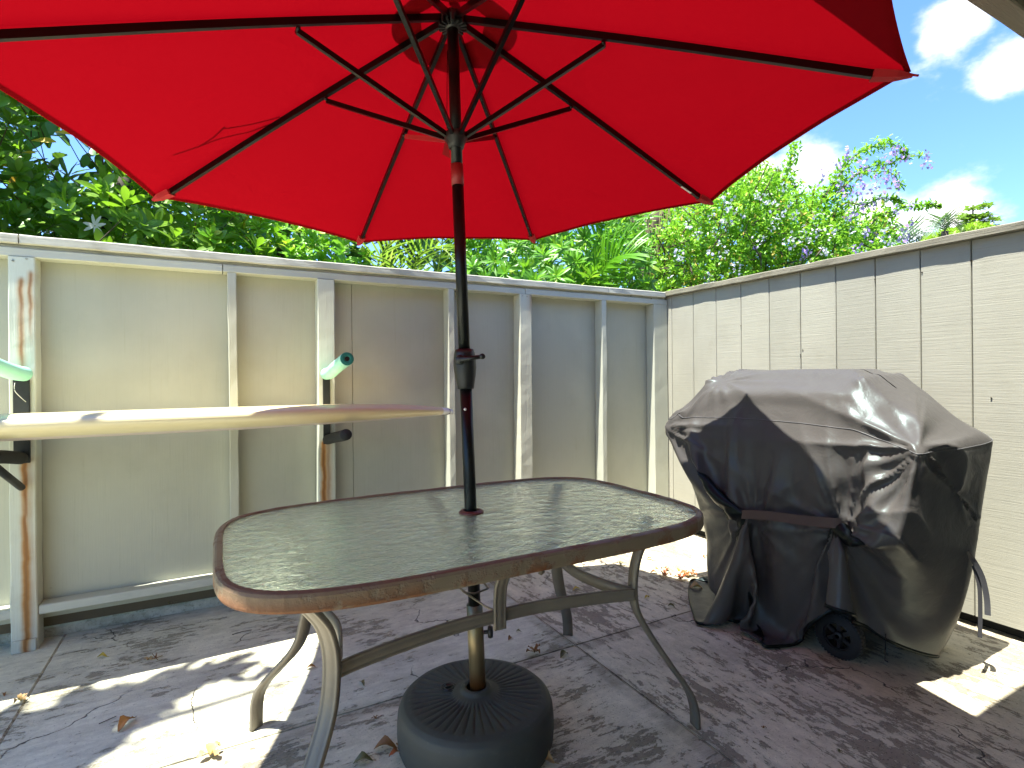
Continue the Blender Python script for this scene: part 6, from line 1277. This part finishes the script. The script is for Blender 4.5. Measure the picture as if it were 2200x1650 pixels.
26,-21,-2,-3,-1,-1,0,-1,1,-1,0,0,0,0,0,0,0,1,2,2,25,-22,0,1,3,0,2,-1,7,2,2,3,2,1,-1,-3,-1,-4,-2,-1,-3,-4,-4,-2,-2,-1,15,-13,-1,0,-6,-7,1,0,1,-67,2,-1,
-1,0,1,-1,-1,1,1,0,1,-4,3,13,-7,28,-28,2,5,3,3,2,-2,-3,-2,-3,-5,-1,6,-6,-2,0,-7,15,-9,-2,-2,0,-1,1,-1,1,-1,0,0,0,0,0,0,1,1,7,-8,8,2,2,1,4,2,1,-2,4,3,
2,-1,2,-2,2,-2,-3,1,4,-5,-10,-5,-3,-3,-1,-7,8,0,-1,0,0,0,1,-1,-67,1,0,-2,0,4,-4,1,1,-1,2,-1,-4,8,34,-20,-22,20,-2,3,3,1,2,-1,-2,-3,-2,-3,4,-7,-3,-1,0,
4,40,-44,-6,-1,-1,0,-1,1,-1,1,-1,0,0,0,0,1,0,2,5,11,-4,0,2,4,6,-16,-5,-7,-2,1,1,5,2,-1,-4,-3,-1,1,0,3,1,0,-3,1,-2,2,4,-1,0,0,-1,0,0,1,-74,-3,0,0,1,1,
0,1,1,3,-1,2,0,0,-31,24,-3,-2,-2,-1,1,1,0,0,0,0,0,1,3,7,-3,-3,-7,-12,-28,45,1,-1,0,-1,1,-1,0,-1,1,1,2,3,4,3,3,2,-2,-16,11,7,4,-2,-4,13,-4,-1,0,-1,0,0,
0,1,-1,1,1,-1,2,5,-2,-2,0,1,-3,-3,3,1,-1,-3,-3,-3,-4,-4,-75,-3,-1,3,0,0,1,0,0,0,1,5,0,-3,-5,6,-6,-4,1,0,0,1,0,0,0,0,1,1,-1,1,-4,-4,-4,-3,-1,9,4,1,0,0,
-2,0,0,0,0,3,2,2,5,3,2,1,-3,-7,5,3,1,3,0,6,-1,0,-1,0,0,0,0,0,1,0,0,1,1,4,-2,-1,1,0,-3,-4,0,1,0,-1,-2,-4,-3,-4,-77,-3,0,1,1,-1,2,0,0,2,3,3,-1,0,-4,1,
-1,0,-1,-1,-1,-1,0,0,0,0,0,0,1,-2,-4,-4,-3,-1,0,5,4,1,0,0,1,-1,0,0,1,1,2,3,3,4,2,0,-2,-2,2,0,2,2,3,2,1,1,0,-1,0,1,0,0,0,1,0,1,1,2,-1,-1,1,0,-4,-2,-1,
0,0,-1,-2,-3,-5,-4,-76,-2,-1,0,0,0,1,1,1,1,9,-5,1,2,-2,-2,0,1,-1,-2,-1,-1,-1,0,-1,0,0,0,1,-2,-3,-3,-3,-1,1,2,3,2,1,0,0,0,0,0,0,2,2,3,3,3,1,1,-1,-2,0,
1,1,2,2,5,0,0,0,1,0,0,0,1,0,0,1,0,2,1,0,-1,1,-4,0,-2,-1,-1,0,-2,-2,-3,-3,-3,-77,-1,-1,0,2,-1,2,0,1,0,10,-6,5,1,-4,-1,1,0,-3,-2,-1,-1,0,-1,0,0,-1,0,0,
-1,-3,-2,-1,-2,1,1,2,2,1,1,-1,1,-1,0,1,1,2,3,4,3,1,1,-2,0,0,1,1,1,1,3,2,0,1,-1,1,0,1,0,0,1,0,1,1,2,-1,0,1,-4,-1,0,-2,-1,0,-2,-2,-4,-3,-4,-75,-2,0,1,0,
-1,1,1,1,4,5,-5,13,-6,-3,-3,1,0,-3,-1,-2,-1,-1,-1,0,-1,0,0,-1,-1,0,-3,-2,0,0,2,1,1,1,0,1,0,0,0,0,2,2,2,3,3,2,0,1,-1,-1,1,2,1,1,2,1,0,1,1,0,1,0,0,1,0,
1,1,1,0,0,2,-2,-2,-1,-1,-2,-1,-1,0,-3,-2,-5,-4,-75,-1,0,-1,1,-1,2,1,0,8,2,3,9,-11,-1,-3,3,-3,-3,-2,-1,-1,-1,0,-1,-1,0,-1,0,-1,-1,-2,0,-1,0,0,2,1,1,1,
0,0,0,0,1,1,1,2,4,3,1,1,0,-1,1,0,2,1,1,0,2,1,1,0,1,0,0,1,0,1,1,0,1,1,0,0,-1,-2,-1,0,-1,-2,-1,-1,-1,-4,-5,-4,-74,-1,-1,1,-1,0,2,1,0,5,3,31,-21,-7,0,-2,
1,-3,-3,-2,-2,-1,0,-2,0,0,-1,0,-1,0,-1,-1,-2,0,0,1,1,1,0,1,0,0,1,-1,1,1,3,2,3,2,2,1,0,0,-1,1,1,1,1,1,1,1,0,2,0,0,1,0,1,0,1,1,1,-1,1,2,-3,-1,-1,-1,-1,
-1,-1,-1,-3,-3,-3,-4,-73,-1,-1,0,0,1,0,1,4,3,38,-11,-18,-3,-2,0,0,-3,-2,-3,-1,-1,-2,0,-1,0,-1,-1,0,-1,0,-1,-1,-1,0,1,0,1,1,0,1,1,-1,1,-1,2,1,3,3,3,1,
1,1,-1,1,0,0,3,0,1,0,1,1,0,1,1,1,0,0,1,0,1,1,1,1,-1,-1,-2,-1,-1,0,-2,-1,-1,-2,-3,-4,-4,-72,-2,0,-1,0,1,2,1,8,22,3,-10,-10,0,-3,2,-2,-4,-2,-1,-2,-2,0,
-1,-1,-1,-1,0,-1,1,-1,-1,-1,0,0,0,1,0,1,0,1,0,0,0,1,1,2,1,3,3,2,1,0,0,0,0,2,0,2,0,1,0,1,1,1,0,0,2,0,1,1,1,-1,1,2,-1,-1,-2,-1,-1,-1,-1,-1,-2,-1,-3,-4,
-4,-72,-2,0,0,0,0,1,4,20,18,-7,-14,-5,-1,-1,1,-3,-2,-2,-2,-2,-1,-2,-1,0,-1,0,-1,-1,1,-1,-1,-1,-1,0,1,0,1,0,1,1,-1,1,0,0,2,1,2,3,2,2,1,2,-1,0,1,0,2,0,
0,0,2,0,1,1,1,1,-1,2,0,1,1,1,-1,3,-2,-1,-1,-2,-2,0,-1,-1,-1,-2,-3,-4,-4,-72,0,-1,0,0,1,4,15,17,8,-10,-16,-3,-1,1,1,-5,-2,-2,-1,-2,-1,-2,0,-2,0,-1,-1,
0,0,-1,0,-1,-1,1,-1,1,1,0,1,0,1,0,-1,1,1,1,3,3,3,0,2,0,1,0,0,0,1,2,-1,1,0,2,1,0,1,0,2,0,1,1,0,2,-1,3,-4,0,0,-3,0,-1,-1,-1,-1,-2,-4,-3,-3,-70,-2,-1,0,
-1,2,6,39,-4,4,-12,-16,0,-1,1,-3,-3,-1,-1,-3,-1,-2,0,-2,0,-1,-1,0,0,0,-1,-1,-1,0,-1,1,0,0,1,1,0,0,0,1,0,1,2,1,3,2,3,1,1,-1,0,1,1,0,1,0,0,1,1,1,1,0,2,
0,1,1,1,2,1,0,1,-4,0,0,-3,-2,1,-1,-1,-2,-2,-2,-5,-4,-70,-1,-1,0,0,3,29,2,10,2,-17,-8,-3,0,-2,-2,-2,-2,-2,-1,-1,-1,-2,-1,-1,-1,0,-1,0,1,-1,-1,-1,-1,1,
0,0,1,0,0,1,1,0,-1,0,2,1,2,3,3,0,2,1,0,0,0,0,2,1,0,0,0,1,1,1,1,0,2,1,1,1,3,5,7,-8,-10,3,0,-3,-2,0,0,-2,-1,-3,-3,-3,-3,-69,-2,1,-1,0,10,19,0,13,4,-19,
-4,-4,-3,-2,-2,-2,-1,-1,-1,-1,-2,-1,-1,-1,0,-1,-1,0,2,-2,-2,0,0,-1,1,0,0,1,0,1,0,0,0,1,0,2,1,3,2,3,0,1,1,0,0,1,0,1,0,0,1,0,1,1,2,1,0,1,2,2,4,7,10,1,
-4,-18,-3,-2,-1,-1,0,-2,-1,-1,-4,-4,-3,-69,-1,0,0,4,21,-2,3,6,21,-7,-24,-6,-3,-2,-2,0,-1,-1,-1,-1,-1,-1,-1,-1,-1,-1,0,1,0,-2,0,-1,-1,1,-1,1,0,0,1,0,1,
0,0,0,2,0,3,2,3,1,1,1,0,0,1,0,1,0,0,0,1,1,1,1,1,1,1,1,2,4,5,6,10,31,12,-62,-7,-2,-2,-1,1,-1,-3,-2,-2,-4,-4,-68,-1,-1,2,13,5,-1,0,-3,-37,-5,31,5,0,-1,
0,-1,-1,0,0,-2,0,-1,-1,-1,-1,0,0,-1,1,-1,-2,-1,0,0,1,0,0,1,0,1,0,0,0,0,1,1,2,3,2,1,2,1,-1,1,0,1,0,1,1,-1,0,1,2,1,0,2,1,2,3,6,9,12,7,9,15,4,-41,-18,
-10,0,-1,-1,-2,-2,-3,-3,-4,-68,-1,0,6,-1,10,0,-2,-7,-24,0,10,8,4,2,0,0,0,0,-1,0,-1,-1,0,-1,-1,-1,0,1,1,-2,-1,-2,0,1,-1,1,0,0,1,0,0,1,-1,1,1,2,0,3,2,2,
1,1,1,0,0,0,1,1,-1,0,1,1,1,1,2,0,2,3,4,7,10,10,7,7,17,7,-19,-15,-30,-12,1,-1,-2,-2,-3,-4,-3,-67,-1,0,1,10,2,-2,-1,-11,-11,1,1,6,4,2,1,1,0,0,0,0,-1,0,
-1,0,-1,0,0,0,-1,0,-2,0,0,-1,1,-1,1,0,1,0,1,-1,1,-1,1,1,3,2,2,1,2,1,-1,1,1,0,0,1,1,-1,0,1,1,2,0,2,3,3,6,7,8,9,7,5,19,11,-9,-19,-30,-19,-3,0,-3,-2,-3,
-3,-3,-66,-2,0,2,10,0,-1,-2,-10,-5,1,0,1,3,3,1,1,0,0,0,0,0,-1,0,-1,0,0,0,1,-1,-2,-1,-2,1,1,0,0,0,0,0,1,0,1,-1,1,1,1,1,3,2,2,1,0,1,-1,1,0,1,1,0,0,-1,1,
1,2,2,1,2,4,7,7,7,5,5,8,21,12,-11,-27,-6,-28,-9,1,-3,-2,-3,-4,-3,-65,-2,-1,5,7,0,-1,-3,-8,-3,0,2,-2,2,1,3,0,1,0,0,0,0,0,0,0,-1,0,0,0,-2,1,-2,-1,0,0,0,
1,0,1,-1,1,0,0,1,-1,1,1,2,2,2,1,2,1,-1,1,0,1,1,0,1,-1,1,0,2,1,1,3,2,5,4,6,5,0,-3,0,27,19,-21,-7,-6,-12,-22,-1,-2,-3,-2,-4,-3,-64,-3,0,7,5,-3,3,-7,0,
-8,2,2,-2,-1,2,1,1,0,0,1,0,1,0,-1,0,1,-1,0,1,-3,2,-4,1,0,0,0,0,1,-1,0,0,1,0,-1,2,0,1,1,3,2,2,0,1,1,0,1,0,-1,2,0,0,0,1,0,2,2,2,3,4,5,4,-2,-3,-2,-3,-14,
6,17,10,2,-6,-17,-8,0,-4,-3,-3,-3,-64,-3,1,9,3,-2,2,-1,-9,-6,2,5,-2,-2,1,1,1,1,-1,-1,2,1,0,1,1,0,1,-3,-2,4,-2,-5,1,0,0,1,0,0,-1,0,0,1,0,0,0,1,1,1,2,3,
0,2,1,0,0,0,1,1,0,2,-2,0,1,2,1,2,2,3,4,4,0,-4,-5,-2,-5,-28,0,30,14,8,1,-12,-13,0,-3,-3,-3,-3,-64,-1,3,8,-2,5,1,-4,-9,-7,3,4,2,-4,-1,1,2,0,-1,0,3,1,4,
4,2,-1,-5,-4,-3,5,-4,0,-2,-1,-1,2,0,0,1,-1,-2,1,1,-1,1,2,0,1,3,1,2,1,0,0,1,1,0,-1,1,1,1,-1,1,0,2,2,2,4,4,0,-5,-2,-1,-4,-8,-14,0,16,8,13,8,-6,-16,-2,
-2,-4,-2,-3,-62,1,4,5,0,15,-16,-5,-6,-4,0,7,2,-3,-2,0,1,1,1,4,11,6,-1,-7,-8,-6,1,12,24,4,-33,3,-1,-2,-2,-3,0,-2,-2,0,1,-2,18,0,-16,5,-4,1,1,3,1,1,1,0,
0,1,1,0,0,2,-1,0,0,2,0,3,2,3,-1,-3,1,-2,-1,-5,-5,-9,0,7,13,1,9,7,-12,-10,-1,-2,-3,-4,-59,11,-3,1,16,-11,-9,-3,-7,-3,1,6,5,-3,-3,0,-2,2,13,8,-10,-8,-3,
6,17,17,12,19,5,-62,32,9,25,-21,-1,-3,-2,-5,-2,-4,-6,-5,-20,35,7,-37,-1,-13,2,1,1,2,1,-1,1,0,1,0,0,2,0,0,1,0,1,1,3,0,0,1,-2,0,-4,-3,-5,-6,0,5,9,4,3,9,
-3,-12,-5,-1,-2,-3,-40,22,2,-14,4,-31,4,-5,-6,-3,0,7,6,-2,0,-3,1,-3,-1,5,14,17,16,10,0,0,12,17,-71,40,2,0,15,28,-42,-1,22,13,-1,-5,-8,-16,-5,-32,25,
-18,-3,-20,-9,2,2,0,1,0,0,1,1,-1,1,2,0,0,0,0,2,1,1,0,0,0,0,-2,-3,-2,-4,-5,0,3,7,7,0,5,5,-10,-7,-3,-1,-4,-7,9,35,-41,-51,1,3,-7,-4,-2,-2,6,7,2,1,4,6,
19,15,6,0,0,0,0,0,1,21,-53,27,4,0,0,-29,52,30,-26,-25,5,11,10,9,6,-38,-5,-21,50,-50,8,-41,0,1,1,0,0,0,2,0,0,-1,2,2,0,-1,1,0,1,1,2,0,-2,2,-4,-3,0,-4,
-5,1,2,4,9,1,-1,9,-5,-9,-3,-4,8,0,22,-29,-21,-19,-1,-6,-4,-4,1,-3,7,4,4,10,17,14,8,0,0,0,0,0,0,0,-1,-16,0,17,0,0,11,-18,-30,60,19,-68,-16,-10,5,11,25,
57,-14,-21,-25,13,-7,-37,-9,1,1,2,0,-1,1,2,-1,-1,2,3,0,-2,1,1,0,1,-1,1,3,-4,-3,0,-2,-4,-2,-1,3,2,6,5,-2,0,7,-5,-5,-5,45,0,2,-32,30,0,-32,-30,7,3,-1,
-5,1,6,16,24,9,2,0,0,0,0,0,0,0,0,10,8,-18,0,0,0,10,-8,-31,-19,-6,55,-1,0,-10,-12,-15,22,46,-2,-52,49,-50,22,-46,-4,1,0,1,0,1,1,0,0,-1,6,3,-5,-1,0,1,0,
1,2,1,-6,-1,0,-1,-3,-2,-1,1,3,4,6,0,-2,0,-1,-6,14,35,2,-16,14,0,14,14,-21,-47,9,8,5,-15,10,23,0,0,0,0,0,0,0,0,0,0,4,-10,-27,33,0,13,19,-53,19,2,-29,
14,55,-12,-27,-1,0,0,-36,14,19,6,-3,0,16,-44,-19,-3,1,-1,1,0,6,-2,-2,-1,4,5,-3,-3,0,1,1,2,2,-4,-4,-1,2,-3,-3,-2,0,1,2,4,5,3,-3,-2,0,5,32,7,]

def wheel(cx, cy, r_, w_):
    M = Matrix.Translation((cx, cy, r_)) @ Matrix.Rotation(.10, 4, 'Z') @ Matrix.Rotation(PI / 2, 4, 'Y')
    W_ = MB()
    W_.lathe([(r_ * .62, -w_ / 2), (r_ * .94, -w_ / 2), (r_, -w_ * .36), (r_, w_ * .36), (r_ * .94, w_ / 2), (r_ * .62, w_ / 2), (r_ * .62, -w_ / 2)], M, 48)
    ty_ = W_.build('wheel', 'tyre', GR)
    T_ = MB()
    for k in range(40):
        a = 2 * PI * k / 40
        for s2 in (-1, 1):
            c = M @ Matrix.Rotation(a + (.08 if s2 > 0 else 0), 4, 'Z') @ Matrix.Rotation(s2 * .2, 4, 'X'); T_.box((r_ * .985, -.0042, s2 * w_ * .24 - w_ * .20), (r_ * 1.02, .0042, s2 * w_ * .24 + w_ * .20), .0, M=c)
    tag(T_.build('tread', 'tyre_tread', ty_), kind='stuff')
    R_ = MB(); R_.lathe([(.008, -w_ * .5), (.018, -w_ * .5), (.02, -w_ * .3), (.02, w_ * .3), (.018, w_ * .5), (.008, w_ * .5)], M, 16)
    for k in range(6):
        c = M @ Matrix.Rotation(2 * PI * k / 6, 4, 'Z'); R_.box((.016, -.008, -w_ * .22), (r_ * .63, .008, w_ * .22), .002, M=c)
    R_.lathe([(r_ * .55, -w_ * .4), (r_ * .62, -w_ * .42), (r_ * .62, w_ * .42), (r_ * .55, w_ * .4), (r_ * .55, -w_ * .4)], M, 36); R_.build('rim', 'wheel_plastic', ty_)
wheel(2.200, 1.300, .088, .042); wheel(2.56, 1.300, .088, .042)
gb_ = MB(); gb_.box((2.20, 1.24, .12), (2.58, 1.94, .84), .02); gb_.box((2.19, 1.255, .84), (2.58, 1.945, .99), .03); gb_.build('cart_body', 'grill_steel', GR)
gb_ = MB(); gb_.box((2.13, .985, .83), (2.61, 1.235, .875), .01); gb_.build('side_shelf', 'grill_steel', GR)
gb_ = MB(); gb_.box((2.13, 1.945, .83), (2.61, 2.17, .875), .01); gb_.build('side_shelf', 'grill_steel', GR)
gb_ = MB()
for y in (1.90,):
    for x in (2.22, 2.56): gb_.box((x - .015, y - .015, .0), (x + .015, y + .015, .14), .003)
gb_.build('cart_legs', 'grill_steel', GR)
CL_R, CL_S = 43, 88
q_ = np.array(COVER_DATA, np.int32).reshape(3, CL_R, CL_S).transpose(1, 2, 0)
q_ = np.cumsum(np.cumsum(q_, axis=0), axis=1)
CL = q_ * .0005 + np.array([2.0, .7, 0])
def up2(A, axis, periodic):
    """double the grid resolution with a cubic filter"""
    A = np.moveaxis(A, axis, 0); n = len(A)
    if periodic:
        p = lambda k: np.roll(A, -k, 0); mid = (-p(-1) + 9 * p(0) + 9 * p(1) - p(2)) / 16; o = np.empty((2 * n,) + A.shape[1:]); o[0::2] = A; o[1::2] = mid
    else:
        E_ = np.concatenate([2 * A[:1] - A[1:2], A, 2 * A[-1:] - A[-2:-1]]); mid = (-E_[:-3] + 9 * E_[1:-2] + 9 * E_[2:-1] - E_[3:]) / 16; o = np.empty((2 * n - 1,) + A.shape[1:]); o[0::2] = A; o[1::2] = mid
    return np.moveaxis(o, 0, axis)
CV = up2(up2(up2(up2(CL, 0, False), 1, True), 0, False), 1, True)
CN_R, CN_S = CV.shape[:2]
ds_ = np.roll(CV, -1, 1) - np.roll(CV, 1, 1); dr_ = np.gradient(CV, axis=0); nn_ = np.cross(dr_, ds_); nn_ /= np.linalg.norm(nn_, axis=2, keepdims=True) + 1e-9
if nn_[CV[..., 0] < 2.1][:, 0].mean() > 0: nn_ = -nn_
def fan(c, k, amp, r0, r1, ph, back=2.26):
    """tension folds that radiate from a gathered point"""
    d = CV - np.array(c); r = np.sqrt((d ** 2).sum(-1)) + 1e-6; a = np.arctan2(d[..., 2] + .7 * d[..., 0], d[..., 1]); w = np.zeros_like(a)
    for i in range(4): w += np.sin(a * k * (.6 + .45 * i) + ph + i * 2.1 + 1.3 * np.sin(a * 2 + i)) / (1 + .6 * i)
    rid = 1 - 2 * np.abs(np.sin(w * 1.2)) ** .8
    return rid * np.clip(r / r0, 0, 1) ** 1.2 * np.exp(-np.maximum(r - r0, 0) / r1) * np.clip((back - CV[..., 0]) / .08, 0, 1) * amp
CV = CV + nn_ * (fan((2.07, 1.635, .52), 5, .011, .10, .18, .3) + fan((2.07, 1.24, .575), 5, .012, .10, .20, 1.9) + fan((2.09, .965, .90), 6, .016, .14, .26, .7, 2.6) + fan((2.10, 2.20, .88), 6, .013, .12, .18, 2.2, 2.6) + fan((2.22, 1.90, 1.13), 5, .007, .10, .14, 1.2, 2.6))[..., None]
RSEAM = 44
def ss(n, a): return n
m_ = MB(); vs = [tuple(v) for v in CV.reshape(-1, 3)]; fs = []
for r in range(CN_R - 1):
    for s in range(CN_S): fs.append((r * CN_S + s, (r + 1) * CN_S + s, (r + 1) * CN_S + (s + 1) % CN_S, r * CN_S + (s + 1) % CN_S))
for s in range(CN_S // 2): fs.append((s, s + 1, (CN_S // 2 - s - 1) % CN_S, (CN_S // 2 - s) % CN_S)) if s + 1 < CN_S // 2 - s - 1 else None
me = bpy.data.meshes.new('cover'); me.from_pydata(vs, [], [f for f in fs if len(set(f)) == 4]); me.materials.append(MAT['cover_vinyl'])
me.polygons.foreach_set('use_smooth', [True] * len(me.polygons)); me.update()
CO = bpy.data.objects.new('cover', me); COL.objects.link(CO); CO.parent = GR; CO.matrix_parent_inverse = Matrix.Translation(-GR.location)
def cvn(r, s):
    a = Vector(CV[r, (s + 1) % CN_S]) - Vector(CV[r, s - 1]); b_ = Vector(CV[min(r + 1, CN_R - 1), s]) - Vector(CV[r - 1, s]); n_ = a.cross(b_).normalized(); return n_ * (-1 if n_.dot(Vector(CV[r, s]) - Vector((2.38, 1.575, .5))) < 0 else 1)
se = MB(); se.tube([Vector(CV[RSEAM, s]) + cvn(RSEAM, s) * .001 for s in range(CN_S)], .0016, 6, closed=True); se.build('seam', 'cover_seam', CO)
he = MB(); he.sweep([Vector(CV[CN_R - 1, s]) for s in range(CN_S)], [(-.0025, -.004), (-.0025, .009), (.0025, .009), (.0025, -.004)], closed=True, smooth=True); he.build('hem', 'cover_vinyl', CO)
# drawstrap across the front, and the loose strap end at the right
sp = MB(); sp.sweep(bez([(2.075, 1.665, .515), (2.058, 1.635, .522), (2.050, 1.54, .541), (2.048, 1.44, .553), (2.050, 1.33, .564), (2.058, 1.243, .575), (2.075, 1.215, .577)], 6), [(-.0014, -.019), (-.0014, .019), (.0014, .019), (.0014, -.019)], smooth=False); sp.build('strap', 'cover_strap', CO)
ls = MB(); a_ = bez([P(2075, 1185, 2.05), P(2092, 1205, 2.05), P(2110, 1240, 2.04), P(2120, 1285, 2.03), P(2122, 1322, 2.02)], 6); ls.sweep(a_, [(-.0008, -.009), (-.0008, .009), (.0008, .009), (.0008, -.009)], ups=[(_f * -.55 + CR * .8)] * len(a_), smooth=False); ls.build('loose_strap', 'strap_grey', CO)
ls = MB(); a_ = bez([P(2092, 1215, 2.06), P(2104, 1260, 2.05), P(2106, 1320, 2.04), P(2105, 1370, 2.03)], 6); ls.sweep(a_, [(-.0008, -.007), (-.0008, .007), (.0008, .007), (.0008, -.007)], ups=[(_f * -.2 + CR * .9)] * len(a_), smooth=False); ls.build('loose_strap', 'strap_grey', CO)
cdd = MB(); cdd.tube([P(1903, 1362, 1.93), P(1902, 1395, 1.90), onz(1901, 1420) + Vector((0, 0, .003)), onz(1908, 1424) + Vector((0, 0, .003))], .0022, 6); cdd.build('hanging_cord', 'plastic_black', CO)
